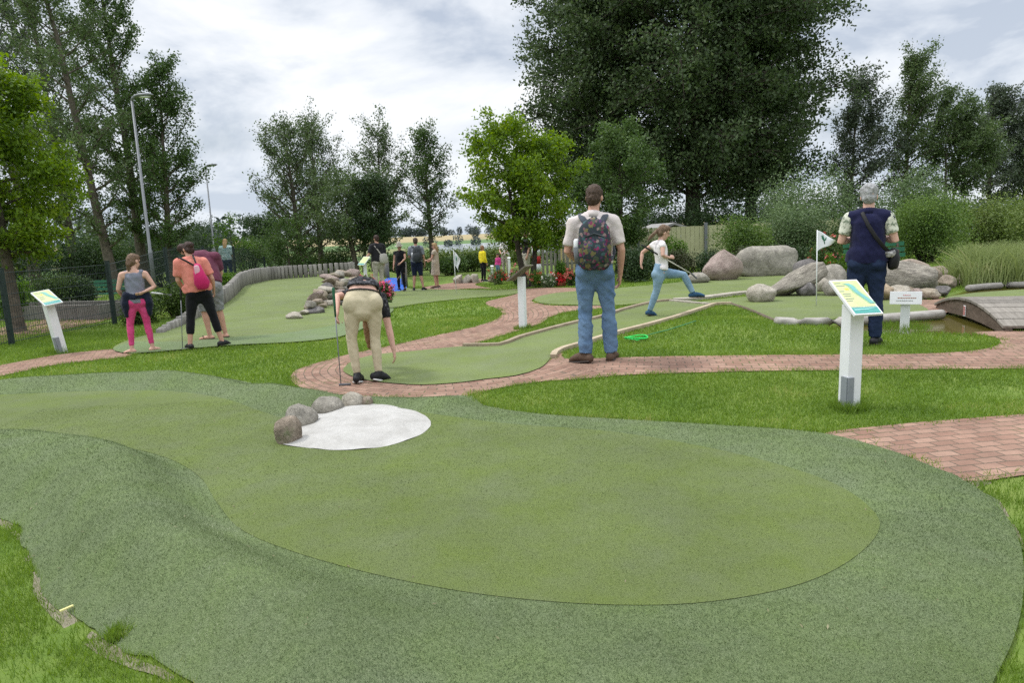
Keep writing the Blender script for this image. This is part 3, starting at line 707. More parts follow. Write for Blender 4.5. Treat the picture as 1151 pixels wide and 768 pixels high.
def bush(name, label, base, rx, ry, h, nleaf, leaf, lmat, cat='shrub', group=None, lobes=7, flowers=None, spiky=0.0, rz=0.0):
    root = empty(name, base, rz); tag(root, label, cat, group)
    C = []; cent = []
    for i in range(lobes):
        a = rng.uniform(0, 2 * math.pi); d = math.sqrt(rng.random()) * 0.62
        s = rng.uniform(0.38, 0.6); c = np.array([math.cos(a) * d * rx, math.sin(a) * d * ry, h * rng.uniform(0.3, 0.62)])
        cent.append((c, s))
    per = nleaf // lobes
    for c, s in cent:
        u = unit(rng.normal(0, 1, (per, 3))); rr = rng.random(per) ** 0.33 * (0.75 + 0.35 * rng.random(per))
        p = c + u * rr[:, None] * np.array([rx * s, ry * s, h * s * 0.85])
        if spiky: p[:, 2] += spiky * h * rng.random(per) ** 4
        C.append(p)
    C = np.concatenate(C); C[:, 2] = np.abs(C[:, 2] - 0.02) + 0.02
    v, f = leaves(C, 0, leaf)
    # stems
    TV, TF, off = [], [], 0
    for c, s in cent:
        for _ in range(3):
            e = c + rng.normal(0, .25, 3) * np.array([rx, ry, h]) * s; e[2] = max(e[2], h * .3)
            p = np.linspace(0, 1, 4)[:, None]; pts = np.array([c[0] * .25, c[1] * .25, -.03]) * (1 - p) + e * p
            a_, b_ = np_tube(pts, np.array([.012, .010, .007, .003]) * (0.6 + h * .5), 4); TV.append(a_); TF.append(b_ + off); off += len(a_)
    mesh_np('stem', np.concatenate(TV), np.concatenate(TF), M_bark2, root)
    mesh_np('foliage', v, f, lmat, root)
    if flowers:
        fm, n, fs, top = flowers
        idx = rng.choice(len(C), n); P_ = C[idx]; P_ = P_[(P_[:, 2] > h * top)]
        ctr = np.array([0, 0, h * .4]); P_ = P_ + unit(P_ - ctr) * 0.06
        cc = np.repeat(P_, 6, 0) + rng.normal(0, fs * .4, (len(P_) * 6, 3))
        v, f = leaves(cc, 0, fs); mesh_np('blossom', v, f, fm, root)
    return root

LM = {
 'poplar': leaf_mat('leaf_poplar', (0.05, 0.085, 0.028), (0.11, 0.165, 0.06), 0.35, bright=(0.20, 0.25, 0.12)),
 'poplar_dark': leaf_mat('leaf_poplar_dark', (0.03, 0.055, 0.02), (0.085, 0.13, 0.048), 0.33, bright=(0.17, 0.215, 0.10)),
 'poplar_grey': leaf_mat('leaf_poplar_grey', (0.05, 0.07, 0.045), (0.11, 0.14, 0.09), 0.3, bright=(0.17, 0.20, 0.14)),
 'maple': leaf_mat('leaf_maple', (0.07, 0.14, 0.014), (0.185, 0.29, 0.024), 0.45, bright=(0.32, 0.41, 0.05)),
 'mid': leaf_mat('leaf_mid', (0.04, 0.08, 0.02), (0.09, 0.155, 0.04), 0.35, bright=(0.16, 0.22, 0.065)),
 'dark': leaf_mat('leaf_dark', (0.022, 0.045, 0.017), (0.05, 0.09, 0.03), 0.25, bright=(0.09, 0.14, 0.05)),
 'willow': leaf_mat('leaf_willow', (0.075, 0.125, 0.05), (0.165, 0.235, 0.105), 0.33, bright=(0.27, 0.34, 0.17)),
 'shrub': leaf_mat('leaf_shrub', (0.06, 0.115, 0.025), (0.145, 0.23, 0.05), 0.38, bright=(0.24, 0.33, 0.09)),
 'fresh': leaf_mat('leaf_fresh', (0.05, 0.11, 0.012), (0.11, 0.22, 0.022), 0.35, bright=(0.19, 0.30, 0.04)),
 'box': leaf_mat('leaf_box', (0.025, 0.055, 0.010), (0.07, 0.12, 0.02), 0.25, bright=(0.12, 0.17, 0.035)),
 'redleaf': leaf_mat('leaf_red', (0.05, 0.035, 0.02), (0.06, 0.09, 0.03), 0.2, bright=(0.16, 0.05, 0.04)),
 'yellowgreen': leaf_mat('leaf_yellowgreen', (0.08, 0.13, 0.025), (0.17, 0.23, 0.06), 0.3, bright=(0.30, 0.32, 0.12)),
}
M_red = leaf_mat('petal_red', (0.35, 0.008, 0.012), (0.65, 0.02, 0.03), 0.2, bright=(0.75, 0.06, 0.07))
M_pink = leaf_mat('petal_pink', (0.55, 0.06, 0.14), (0.80, 0.16, 0.25), 0.2, bright=(0.85, 0.40, 0.45))
M_rose = leaf_mat('petal_rose', (0.45, 0.07, 0.06), (0.62, 0.20, 0.15), 0.2, bright=(0.72, 0.35, 0.28))
M_white_f = leaf_mat('petal_white', (0.65, 0.63, 0.55), (0.8, 0.8, 0.75), 0.2)

# left side
tree('maple_tree', 'bright yellow green maple at the left edge behind the wire fence', PG(8, 13.5), 4.95, 1.35, 40, 42000, 0.075, LM['maple'], trunk_r=.13, clear=.30, shape='round', rise=28, twigs=8, lean=(-.02, 0), droop=.8)
gp = 'tall poplars behind the wire fence'
tree('poplar_tree', 'tall thin poplar with a bare pale trunk leaning left above the sign', PG(128, 27), 15.5, 2.2, 50, 22000, 0.10, LM['poplar'], trunk_r=.19, clear=.12, rise=48, lean=(-.10, 0), twigs=7, group=gp, spread=.3)
tree('poplar_tree', 'tall dense poplar right behind the nearer lamp post, crown leaving the frame', PG(163, 30), 14.5, 2.0, 60, 34000, 0.10, LM['mid'], trunk_r=.22, clear=.14, rise=58, lean=(-.035, 0), twigs=7, group=gp)
tree('poplar_tree', 'shorter poplar with a pointed crown right of the nearer lamp post', PG(190, 29), 8.9, 1.75, 46, 22000, 0.10, LM['mid'], trunk_r=.17, clear=.16, rise=56, lean=(.06, 0), twigs=7, group=gp)
tree('poplar_tree', 'greyish thin poplar behind the maple at the left edge', PG(40, 33), 16.5, 2.6, 50, 24000, 0.11, LM['poplar_grey'], trunk_r=.25, clear=.15, rise=50, lean=(-.05, 0), twigs=7, group=gp)
tree('poplar_tree', 'loose poplar whose top fills the upper left corner', PG(85, 36), 17.5, 2.6, 50, 24000, 0.11, LM['poplar'], trunk_r=.25, clear=.15, rise=52, lean=(-.03, 0), twigs=7, group=gp)
# middle
gm = 'loose poplars along the lake shore'
tree('poplar_tree', 'leftmost poplar of the lake shore row, tall with a drawn out left edge', PG(340, 34), 7.4, 2.1, 54, 15000, 0.10, LM['poplar'], trunk_r=.19, clear=.14, rise=50, lean=(-.05, 0), twigs=8, group=gm)
tree('poplar_tree', 'feathery poplar overlapping the leftmost one of the lake shore row', PG(362, 37), 7.6, 1.8, 50, 13000, 0.10, LM['poplar'], trunk_r=.17, clear=.2, rise=60, lean=(-.01, 0), twigs=8, group=gm)
tree('poplar_tree', 'slender poplar behind the group of four players by the blue mat', PG(432, 36), 7.0, 1.8, 44, 10000, 0.10, LM['poplar'], trunk_r=.17, clear=.2, rise=56, twigs=8, group=gm, lean=(.02, 0))
tree('poplar_tree', 'rightmost slender poplar of the lake shore row left of the maple', PG(487, 36), 7.0, 1.5, 46, 11000, 0.105, LM['mid'], trunk_r=.16, clear=.26, rise=56, twigs=8, group=gm, lean=(-.01, 0))
tree('small_tree', 'short spreading tree with several thin stems behind the wooden palisade', PG(405, 31), 4.6, 1.9, 36, 14000, 0.10, LM['poplar'], trunk_r=.13, clear=.3, shape='round', rise=35, twigs=7, stems=3, lean=(-.05, 0))
tree('small_tree', 'short dark round tree above the man in the black shirt', PG(420, 30), 4.0, 1.0, 30, 12000, 0.10, LM['dark'], trunk_r=.12, clear=.4, shape='round', rise=35, twigs=7)
tree('small_tree', 'young bushy tree low behind the middle of the wooden palisade', PG(325, 30), 2.5, 1.0, 24, 5000, 0.09, LM['mid'], trunk_r=.07, clear=.1, shape='round', rise=30, twigs=6)
tree('sapling', 'thin sapling with sparse upright branches left of the lake shore row', PG(263, 32), 2.9, .8, 12, 1300, 0.09, LM['fresh'], trunk_r=.05, clear=.2, rise=58, twigs=4)
# right
tree('maple_tree', 'bright yellow green maple with two stems left of the man in jeans', PG(594, 21.0), 4.75, 1.5, 44, 34000, 0.095, LM['maple'], bark=M_bark2, trunk_r=.14, clear=.26, shape='round', rise=34, twigs=8, stems=2, lean=(-.02, 0), droop=.8)
tree('broadleaf_tree', 'medium dull green tree just right of the man in jeans', PG(697, 24), 4.8, 1.6, 40, 26000, 0.09, LM['mid'], bark=M_bark2, trunk_r=.15, clear=.08, shape='wide', rise=40, twigs=8, lean=(.02, 0))
gb = 'huge dark trees behind the board fence'
tree('huge_tree', 'left tree of the huge dark clump, its ragged edge above the maple', PG(668, 40), 17.5, 4.4, 100, 95000, 0.175, LM['poplar_dark'], bark=M_bark2, trunk_r=.35, clear=.16, shape='wide', rise=46, twigs=16, group=gb, lean=(.03, 0), spread=.42)
tree('huge_tree', 'middle tree of the huge dark clump with a thick bare trunk', PG(778, 36), 18.5, 5.4, 112, 110000, 0.175, LM['poplar_dark'], bark=M_bark2, trunk_r=.42, clear=.15, shape='wide', rise=40, twigs=16, group=gb, spread=.42)
tree('huge_tree', 'right tree of the huge dark clump, branches reaching towards the sky gap', PG(842, 38), 17.5, 4.0, 104, 88000, 0.175, LM['poplar_dark'], bark=M_bark2, trunk_r=.34, clear=.16, shape='wide', rise=44, wind=.12, twigs=16, group=gb, spread=.42)
gr = 'wind bent poplars on the right'
tree('windblown_poplar', 'light windblown poplar next to the huge dark clump', PG(952, 40), 8.9, 1.9, 44, 18850, 0.13, LM['poplar_grey'], trunk_r=.16, clear=.2, rise=56, wind=.5, twigs=8, group=gr, lean=(.03, 0))
tree('windblown_poplar', 'tallest windblown poplar above the woman in the navy vest', PG(1012, 40), 10.0, 1.8, 56, 21750, 0.12, LM['poplar'], trunk_r=.18, clear=.18, rise=58, wind=.55, twigs=8, group=gr, lean=(.015, 0))
tree('windblown_poplar', 'windblown poplar with bare lower stems right of the tallest one', PG(1064, 40), 8.2, 1.9, 44, 23200, 0.13, LM['poplar'], trunk_r=.15, clear=.36, rise=50, wind=.6, twigs=8, group=gr, stems=2)
tree('windblown_poplar', 'grey windblown poplar second from the right edge', PG(1106, 44), 8.8, 1.9, 44, 20300, 0.14, LM['poplar_grey'], trunk_r=.15, clear=.2, rise=52, wind=.65, twigs=8, group=gr)
tree('windblown_poplar', 'dark windblown poplar at the right edge', PG(1146, 44), 7.7, 2.1, 44, 18850, 0.13, LM['poplar'], trunk_r=.15, clear=.14, rise=48, wind=.6, twigs=8, group=gr)

# shrubs behind the course on the right
gs = 'shrubs behind the boulders'
bush('shrub', 'rounded fresh green shrub left end of the shrub belt behind the boulders', PG(835, 20.5), 1.05, .9, 1.75, 14000, .06, LM['shrub'], group=gs, lobes=12, spiky=.15)
bush('shrub', 'grey green willowy shrub behind the white pennant', PG(895, 21), 1.25, 1.0, 1.95, 14000, .065, LM['willow'], group=gs, lobes=12, spiky=.22)
bush('shrub', 'dark dense shrub right of the woman in the navy vest', PG(1040, 21), 1.6, 1.1, 2.05, 18000, .06, LM['shrub'], group=gs, lobes=14, spiky=.12)
bush('shrub', 'darker shrub directly behind the woman in the navy vest', PG(968, 20), 1.2, .9, 1.8, 12000, .06, LM['mid'], group=gs, lobes=12, spiky=.12)
bush('willow_bush', 'tall grey green willow bush rising above the shrub belt left of the vest woman', PG(905, 26), 2.2, 1.4, 3.3, 16000, .08, LM['willow'], group=gs, lobes=14, spiky=.3)
bush('willow_bush', 'tall feathery willow bush above the shrub belt right of the vest woman', PG(1020, 27), 2.3, 1.4, 3.3, 15000, .08, LM['willow'], group=gs, lobes=14, spiky=.3)
bush('shrub', 'yellow green weedy shrub at the right edge behind the reeds', PG(1120, 24), 2.0, 1.4, 1.95, 15000, .07, LM['yellowgreen'], group=gs, lobes=14, spiky=.3)
bush('shrub', 'yellow green weedy shrub leaving the frame at the right', PG(1180, 22), 1.6, 1.4, 1.8, 9000, .07, LM['yellowgreen'], group=gs, lobes=12, spiky=.3)
for i, (px, d, lab, mtl) in enumerate([(768, 19.5, 'low reddish hedge plant left end below the board fence', 'redleaf'), (806, 19.2, 'low dark hedge plant behind the pink granite boulder', 'dark'), (850, 19, 'low reddish hedge plant behind the flat grey boulder', 'redleaf'), (892, 18.6, 'low dark hedge plant behind the round dark boulder', 'dark')]):
    bush('hedge_plant', lab, PG(px, d), .72, .45, .85, 5000, .05, LM[mtl], group='low hedge behind the boulders', lobes=8)
bush('climbing_shrub', 'fresh green shrub climbing on the pale board fence', PG(755, 20.6), .7, .4, 1.15, 5000, .06, LM['fresh'], lobes=7)
bush('dark_shrub', 'dark rounded shrub between the man in jeans and the striding girl', PG(712, 18.8), .62, .5, 1.15, 7000, .06, LM['dark'], lobes=8)
bush('rose_bush', 'rose bush with dusky red blooms behind the pennant', PG(926, 15.5), .42, .4, 1.15, 3200, .06, LM['mid'], flowers=(M_rose, 30, .075, .35), lobes=6)
bush('rose_bush', 'orange red flowering bush low beside the vest woman', PG(940, 14.6), .3, .3, .75, 2200, .05, LM['fresh'], flowers=(M_rose, 26, .06, .3), lobes=6)
# reeds
def reeds(px0, px1, d0, d1, n, hmin, hmax, label, cat='reed clump', mt=None):
    a = [PG(px0, d0), PG(px1, d0), PG(px1, d1), PG(px0, d1)]
    u, v_ = rng.random(n), rng.random(n)
    q = np.array([tuple((a[0] * (1 - x) + a[1] * x) * (1 - y) + (a[3] * (1 - x) + a[2] * x) * y) for x, y in zip(u, v_)])
    h = rng.uniform(hmin, hmax, n); la = rng.uniform(-1.6, 1.9, n); ll = h * rng.uniform(.05, 1.0, n) ** 1.3; wd = .010 * rng.uniform(.6, 1.3, n)
    sd = np.column_stack([np.ones(n), rng.normal(0, .4, n), np.zeros(n)]); sd = unit(sd) * wd[:, None]
    dirv = np.column_stack([np.sin(la) * ll, rng.normal(0, .3, n) * ll, np.zeros(n)])
    b = q; m = q + dirv * .3 + np.column_stack([np.zeros(n), np.zeros(n), h * .62]); t = q + dirv + np.column_stack([np.zeros(n), np.zeros(n), h * .95])
    vv = np.stack([b - sd, b + sd, m + sd * .8, m - sd * .8, t + sd * .15, t - sd * .15], 1).reshape(-1, 3)
    k = np.arange(n)[:, None] * 6; f = np.concatenate([k + [0, 1, 2, 3], k + [3, 2, 4, 5]])
    o = mesh_np('reed_clump', vv, f, mt or M_reed); return tag(o, label, cat, None, 'stuff')
M_reed = leaf_mat('reed_blade', (0.14, 0.19, 0.055), (0.30, 0.36, 0.14), 0.35, bright=(0.55, 0.50, 0.28))
reeds(1084, 1210, 12.8, 15.5, 4800, .4, .86, 'pale green pond grass standing right of the long grey boulder')
reeds(1062, 1096, 13.2, 14.4, 600, .3, .6, 'arching dry grass at the left end of the pond grass')

# left shrubs
bush('shrub', 'rounded green bush between the fence and the girl in pink leggings', PG(150, 13.9), .36, .45, .62, 5000, .045, LM['box'], lobes=9)
bush('shrub', 'broad green bush behind the woman in the coral shirt', PG(192, 14.8), .52, .55, .78, 7000, .045, LM['box'], lobes=9)
bush('shrub', 'bright green shrub above the wooden palisade near the two far strollers', PG(254, 22.5), .62, .4, .42, 6000, .06, LM['fresh'], lobes=9)
bush('clipped_hedge', 'clipped box hedge behind the wire fence left of the leaning sign', PG(55, 17.5), .85, .5, .95, 9000, .05, LM['box'], lobes=14)
bush('shrub', 'dark round shrub at the right end of the clipped hedge', PG(92, 17.6), .4, .4, .72, 4000, .05, LM['dark'], lobes=8)
bush('shrub', 'bright ivy like shrub at the foot of the left maple', PG(12, 15.4), .5, .4, 1.0, 4500, .06, LM['fresh'], lobes=8)
gd = 'dark bushes behind the play area'
for i, (px, d, rx, h, mtl, lab) in enumerate([
    (-10, 30, 2.4, 3.4, 'dark', 'dark tall bush at the left edge behind the poplars'),
    (70, 31, 2.6, 3.0, 'dark', 'dark broad bush under the leaning poplar'),
    (130, 32, 2.4, 2.7, 'mid', 'dull green bush between the poplar trunks'),
    (185, 34, 2.6, 3.0, 'dark', 'dark broad bush right of the nearer lamp post'),
    (240, 40, 2.5, 3.4, 'dark', 'dark rounded bush behind the farther lamp post'),
    (280, 42, 2.2, 2.6, 'mid', 'mid green bush left of the round far tree'),
    (345, 38, 2.0, 1.7, 'mid', 'low green bush behind the palisade below the poplars'),
    (385, 36, 1.4, 1.6, 'box', 'yellowish bush behind the palisade right of the poplar trunk'),
    (445, 34, 1.8, 1.4, 'mid', 'low bush behind the players at the blue mat'),
    (505, 33, 1.3, 1.0, 'mid', 'low bush right of the woman in the beige dress'),
    (530, 36, 1.7, 1.0, 'box', 'low shore bush left of the boy in yellow'),
    (640, 30, 1.2, 1.5, 'dark', 'bush behind the striped little lighthouse'),
    (700, 33, 2.4, 2.6, 'dark', 'dark bush behind the man in jeans under the huge trees'),
    (760, 34, 2.6, 3.0, 'dark', 'dark bush behind the board fence near the thick trunk'),
    (820, 33, 2.6, 3.2, 'dark', 'dark bush behind the board fence right of the thick trunk'),
    (880, 34, 2.6, 3.4, 'dark', 'dark bush under the right end of the huge trees'),
    (950, 36, 2.8, 3.2, 'dark', 'dark bush behind the willow bush left of the vest woman'),
    (1050, 38, 3.0, 2.9, 'mid', 'bush far behind the dark shrub right of the vest woman'),
    (1130, 38, 3.0, 2.4, 'mid', 'bush far behind the weedy shrub at the right edge'),
    (20, 40, 3.4, 4.6, 'dark', 'tall dark bush far behind the left maple'),
    (105, 42, 3.4, 4.4, 'mid', 'tall bush far behind the leaning poplar trunk'),
    (165, 44, 3.4, 4.2, 'dark', 'tall dark bush far behind the nearer lamp post'),
    (215, 46, 3.2, 4.0, 'dark', 'tall dark bush far behind the coral shirt woman')]):
    bush('background_bush', lab, PG(px, d), rx, rx * .6, h, int(2600 * rx), .10, LM[mtl], group=gd, lobes=11, spiky=.1)
tree('round_tree', 'round dark tree far behind the left end of the palisade', PG(304, 60), 4.2, 2.2, 34, 14000, 0.16, LM['dark'], trunk_r=.2, clear=.12, shape='round', rise=25, twigs=8)
# far tree line beyond the lake
def far_wood(x0, x1, y, n, label, k=1.0):
    C = []
    for i in range(n):
        x = x0 + (x1 - x0) * rng.random(); yy = y + rng.uniform(-25, 25); hh = k * rng.uniform(7, 15); rr = k * rng.uniform(4, 9)
        u = unit(rng.normal(0, 1, (260, 3))) * (rng.random((260, 1)) ** .3)
        C.append(np.array([x, yy, Hs(x, yy) + hh * .5]) + u * np.array([rr, rr, hh * .55]))
    v, f = leaves(np.concatenate(C), 0, 2.0 * k); o = mesh_np('far_woodland', v, f, M_farleaf); tag(o, label, 'woodland', None, 'stuff')
M_farleaf = leaf_mat('leaf_far', (0.045, 0.065, 0.065), (0.075, 0.10, 0.085), 0.1)
far_wood(-420, 420, 960, 130, 'far belt of woodland on the hill beyond the lake')
far_wood(-30, 10, 620, 6, 'far clump of trees among the fields', .7)
far_wood(-330, -75, 190, 60, 'woodland belt left of the lake')
far_wood(-60, 120, 345, 16, 'trees dotted along the far lake shore', .45)
far_wood(300, 700, 500, 60, 'far woodland on the right')
# shore vegetation in front of the lake
bl = [(480, 40), (545, 42), (600, 40), (520, 46), (570, 46)]
for (px, d), lab in zip(bl, ['ragged shore weeds left of the drooping flag', 'ragged shore weeds behind the boy in yellow', 'ragged shore weeds behind the white shirt woman', 'farther shore weeds behind the drooping flag', 'farther shore weeds left of the maple stems']):
    bush('shore_weeds', lab, PG(px, d), 2.4, 1.2, 1.15, 3500, .12, LM['yellowgreen'], group='weeds on the lake shore', lobes=12, spiky=.25)

# ------------------------------------------------------------------ boulders
def rock_mesh(name, size, material, facets=7, rough=0.10, seed=0, parent=None, loc=(0, 0, 0), rz=0.0, tilt=0.0, power=2.4, lo=.72, res=30, topcut=None, shapef=None):
    r = np.random.default_rng(seed + 11); n, m = res, int(res * .62)
    mb = MB(); mb.ell((0, 0, 0), (1, 1, 1), n=n, m=m)
    p = np.array(mb.v)
    s = (np.abs(p) ** power).sum(1) ** (1 / power); p = p / s[:, None]
    for _ in range(facets):
        d = r.normal(0, 1, 3); d /= np.linalg.norm(d); o_ = r.uniform(lo, .95)
        p = p - np.maximum(0, p @ d - o_)[:, None] * d * 0.92
    if topcut is not None:
        for d, o_ in topcut:
            d = np.array(d, float); d /= np.linalg.norm(d); p = p - np.maximum(0, p @ d - o_)[:, None] * d
    sc = np.array(size) / 2
    off = r.uniform(0, 50, 3)
    nz = np.array([noise.fractal(V(tuple(q * 1.6 + off)), .9, 2.1, 5) for q in p])
    nz2 = np.array([noise.noise(V(tuple(q * 7 + off))) for q in p])
    p = p * (1 + rough * nz + 0.025 * nz2)[:, None] * sc
    if shapef: p = shapef(p)
    mb.v = [tuple(q) for q in p]
    o = mb.build(name, material, parent)
    o.location = loc; o.rotation_euler = (0, tilt, rz); return o

def stone_mat(name, c1, c2, c3=None, scale=6, speck=0.25, lichen=None, band=None, bmp=1.0):
    if name in _mc: return _mc[name]
    m = bpy.data.materials.new(name); nt = nodes(m)
    out = N(nt, 'ShaderNodeOutputMaterial'); b = N(nt, 'ShaderNodeBsdfPrincipled', Roughness=0.9); b.inputs['Specular IOR Level'].default_value = 0.25
    tc = N(nt, 'ShaderNodeTexCoord'); mp = N(nt, 'ShaderNodeMapping'); L(nt, tc.outputs['Object'], mp.inputs['Vector'])
    if band: mp.inputs['Scale'].default_value = band[0]; mp.inputs['Rotation'].default_value = band[1]
    n1 = N(nt, 'ShaderNodeTexNoise', Scale=scale, Detail=10, Roughness=0.7, Distortion=0.5); L(nt, mp.outputs[0], n1.inputs['Vector'])
    r = N(nt, 'ShaderNodeValToRGB'); r.color_ramp.elements[0].position = .33; r.color_ramp.elements[1].position = .68
    r.color_ramp.elements[0].color = rgba(c1); r.color_ramp.elements[1].color = rgba(c2)
    if c3: e = r.color_ramp.elements.new(.5); e.color = rgba(c3)
    L(nt, n1.outputs['Fac'], r.inputs['Fac'])
    n2 = N(nt, 'ShaderNodeTexNoise', Scale=55, Detail=3, Roughness=0.8); L(nt, tc.outputs['Object'], n2.inputs['Vector'])
    mr = N(nt, 'ShaderNodeMapRange'); mr.inputs['From Min'].default_value = .3; mr.inputs['From Max'].default_value = .7; mr.inputs['To Min'].default_value = 1 - speck; mr.inputs['To Max'].default_value = 1 + speck
    L(nt, n2.outputs['Fac'], mr.inputs['Value'])
    hs = N(nt, 'ShaderNodeHueSaturation'); L(nt, r.outputs['Color'], hs.inputs['Color']); L(nt, mr.outputs[0], hs.inputs['Value'])
    col = hs.outputs['Color']
    if lichen:
        n4 = N(nt, 'ShaderNodeTexNoise', Scale=3.5, Detail=8, Roughness=.75); L(nt, tc.outputs['Object'], n4.inputs['Vector'])
        r4 = N(nt, 'ShaderNodeValToRGB'); r4.color_ramp.elements[0].position = .56; r4.color_ramp.elements[1].position = .66; L(nt, n4.outputs['Fac'], r4.inputs['Fac'])
        mx = N(nt, 'ShaderNodeMix', data_type='RGBA'); L(nt, r4.outputs['Color'], mx.inputs[0]); L(nt, col, mx.inputs[6]); mx.inputs[7].default_value = rgba(lichen); col = mx.outputs[2]
    L(nt, col, b.inputs['Base Color'])
    n3 = N(nt, 'ShaderNodeTexNoise', Scale=18, Detail=8, Roughness=.7); L(nt, tc.outputs['Object'], n3.inputs['Vector'])
    bp = N(nt, 'ShaderNodeBump', Strength=bmp, Distance=0.035); L(nt, n3.outputs['Fac'], bp.inputs['Height']); L(nt, bp.outputs['Normal'], b.inputs['Normal'])
    L(nt, b.outputs['BSDF'], out.inputs['Surface']); _mc[name] = m; return m

ST = dict(
 grey=stone_mat('stone_grey', (0.19, 0.175, 0.145), (0.40, 0.37, 0.31), (0.28, 0.26, 0.22)),
 dark=stone_mat('stone_dark', (0.09, 0.085, 0.08), (0.22, 0.20, 0.19), (0.15, 0.14, 0.135), lichen=(0.28, 0.27, 0.24)),
 pink=stone_mat('stone_pink', (0.24, 0.18, 0.16), (0.42, 0.34, 0.30), (0.33, 0.26, 0.23), speck=.35),
 tan=stone_mat('stone_tan', (0.22, 0.18, 0.13), (0.44, 0.38, 0.30), (0.33, 0.28, 0.21), lichen=(0.12, 0.115, 0.11)),
 light=stone_mat('stone_light', (0.27, 0.245, 0.195), (0.52, 0.48, 0.40), (0.38, 0.345, 0.285)),
 band=stone_mat('stone_banded', (0.10, 0.09, 0.075), (0.42, 0.385, 0.32), (0.26, 0.235, 0.195), scale=5, band=((1, 2, 6), (0, .5, .2))),
 moss=stone_mat('stone_mossy', (0.15, 0.125, 0.09), (0.40, 0.34, 0.27), (0.27, 0.22, 0.17), lichen=(0.13, 0.15, 0.07)),
 ochre=stone_mat('stone_ochre', (0.28, 0.20, 0.13), (0.50, 0.40, 0.29), (0.40, 0.31, 0.21)),
 patch=stone_mat('stone_patchwork', (0.045, 0.045, 0.045), (0.48, 0.40, 0.32), (0.36, 0.29, 0.23), scale=1.7),
 white=stone_mat('stone_white', (0.66, 0.66, 0.64), (0.80, 0.80, 0.78)))

def boulder(label, bb, m, depth, seed, dist=None, sink=0.12, group=None, tilt=0.0, rz=0.0, **kw):
    x0, y0, x1, y1 = bb; cx = (x0 + x1) / 2
    g = G(cx, y1) if dist is None else PG(cx, dist)
    k = g.y / F; w_ = (x1 - x0) * k * 1.02; h_ = (y1 - y0) * k * 1.02
    H_ = h_ * (1 + sink)
    o = rock_mesh('boulder', (w_, depth, H_), ST[m], seed=seed, loc=(g.x, g.y + depth * .42, g.z + H_ * .5 - h_ * sink), tilt=tilt, rz=rz, **kw)
    return tag(o, label, 'boulder', group)

gk = 'stones edging the white bunker'
boulder('nearest stone of the bunker edge, brownish with a flat cut front', (305, 471, 337, 503), 'moss', .22, 1, group=gk, res=24, facets=9, sink=.2)
boulder('grey rounded stone second along the bunker edge', (316, 457, 354, 483), 'grey', .26, 2, group=gk, res=24, power=2.1, facets=4, sink=.3)
boulder('grey oval stone third along the bunker edge', (347, 448, 384, 468), 'grey', .24, 3, group=gk, res=24, power=2.1, facets=4, sink=.3)
boulder('light grey stone fourth along the bunker edge, tallest at the back', (381, 442.5, 408, 461), 'light', .22, 4, group=gk, res=24, power=2.2, facets=6, sink=.3)
boulder('smallest stone at the far end of the bunker edge', (402, 447, 418, 459), 'moss', .16, 5, group=gk, res=20, facets=6, sink=.3)

go = 'boulders round the right hand green'
boulder('small flat stone left of the pink granite boulder', (775, 307, 800, 319), 'grey', .45, 6, group=go)
boulder('pink granite boulder with a pointed top', (793, 281, 839, 316), 'pink', .7, 7, group=go, power=2.0, facets=3, topcut=[((-.75, 0, .7), .62), ((.62, 0, .75), .72)])
boulder('large flat faced grey slab boulder', (833, 277, 899, 311), 'grey', .7, 8, group=go, power=3.6, facets=4, lo=.85)
boulder('dark boulder behind the white pennant', (897, 279, 927, 306), 'dark', .6, 9, dist=15.2, group=go)
boulder('grey boulder behind the middle of the flagpole', (910, 284, 938, 308), 'band', .6, 10, dist=14.2, group=go, power=2.1)
boulder('bluish grey boulder left of the vest woman', (930, 287, 957, 316), 'grey', .6, 11, dist=13.4, group=go)
boulder('long reclining banded rock behind the flagpole', (861, 305, 936, 334), 'band', .55, 12, group=go, tilt=-.42, power=2.7, facets=8, sink=-.12, lo=.7, topcut=[((-.5, 0, .85), .55)])
boulder('pale rounded boulder at the foot of the reclining rock', (843, 320, 876, 341), 'light', .4, 13, group=go, power=2.2, facets=4)
boulder('small pale stone beside the flagpole', (917, 313, 935, 329), 'light', .3, 14, group=go)
boulder('small grey stone between flagpole and sign board', (930, 315, 950, 334), 'grey', .35, 15, group=go)
boulder('big boulder with a black patch behind the long grey rock', (1003, 272, 1056, 302), 'patch', .7, 16, dist=13.4, group=go, facets=9)
boulder('brownish boulder at the left end of the pond grass', (1048, 281, 1076, 305), 'moss', .6, 17, dist=13.4, group=go)
boulder('long log shaped grey boulder lying behind the white notice', (988, 294, 1065, 329), 'band', .8, 18, dist=12.2, group=go, power=2.7, facets=5, lo=.8, tilt=.10)
o = boulder('small white rounded stone on top of the long grey boulder', (1020, 289, 1030, 299), 'white', .13, 19, dist=12.4, group=go, power=2.0, facets=0, rough=.03, res=18)
boulder('jagged grey stone tucked under the right end of the reclining rock', (898, 316, 922, 334), 'dark', .4, 60, group=go, facets=9)
boulder('small rough stone between the long grey boulder and the white notice', (1022, 318, 1037, 329), 'moss', .3, 61, dist=11.8, group=go, facets=9)
boulder('small brown stone right of the flat tan stone by the bridge', (1058, 322, 1072, 332), 'dark', .3, 62, group=go, facets=9)
boulder('ochre stone half hidden behind the vest woman', (984, 320, 1010, 341), 'ochre', .45, 20, dist=11.3, group=go)
boulder('flat pale stone at the top edge of the white notice', (1008, 319, 1030, 334), 'light', .4, 21, dist=11.5, group=go)
boulder('pinkish stone just right of the white notice', (1030, 325, 1043, 337), 'pink', .3, 22, group=go)
boulder('flat tan stone beside the end of the wooden bridge', (1039, 325, 1061, 337), 'tan', .4, 23, group=go)
boulder('brown stone at the waterline under the pond grass', (1060, 310, 1078, 325), 'moss', .4, 24, group=go)
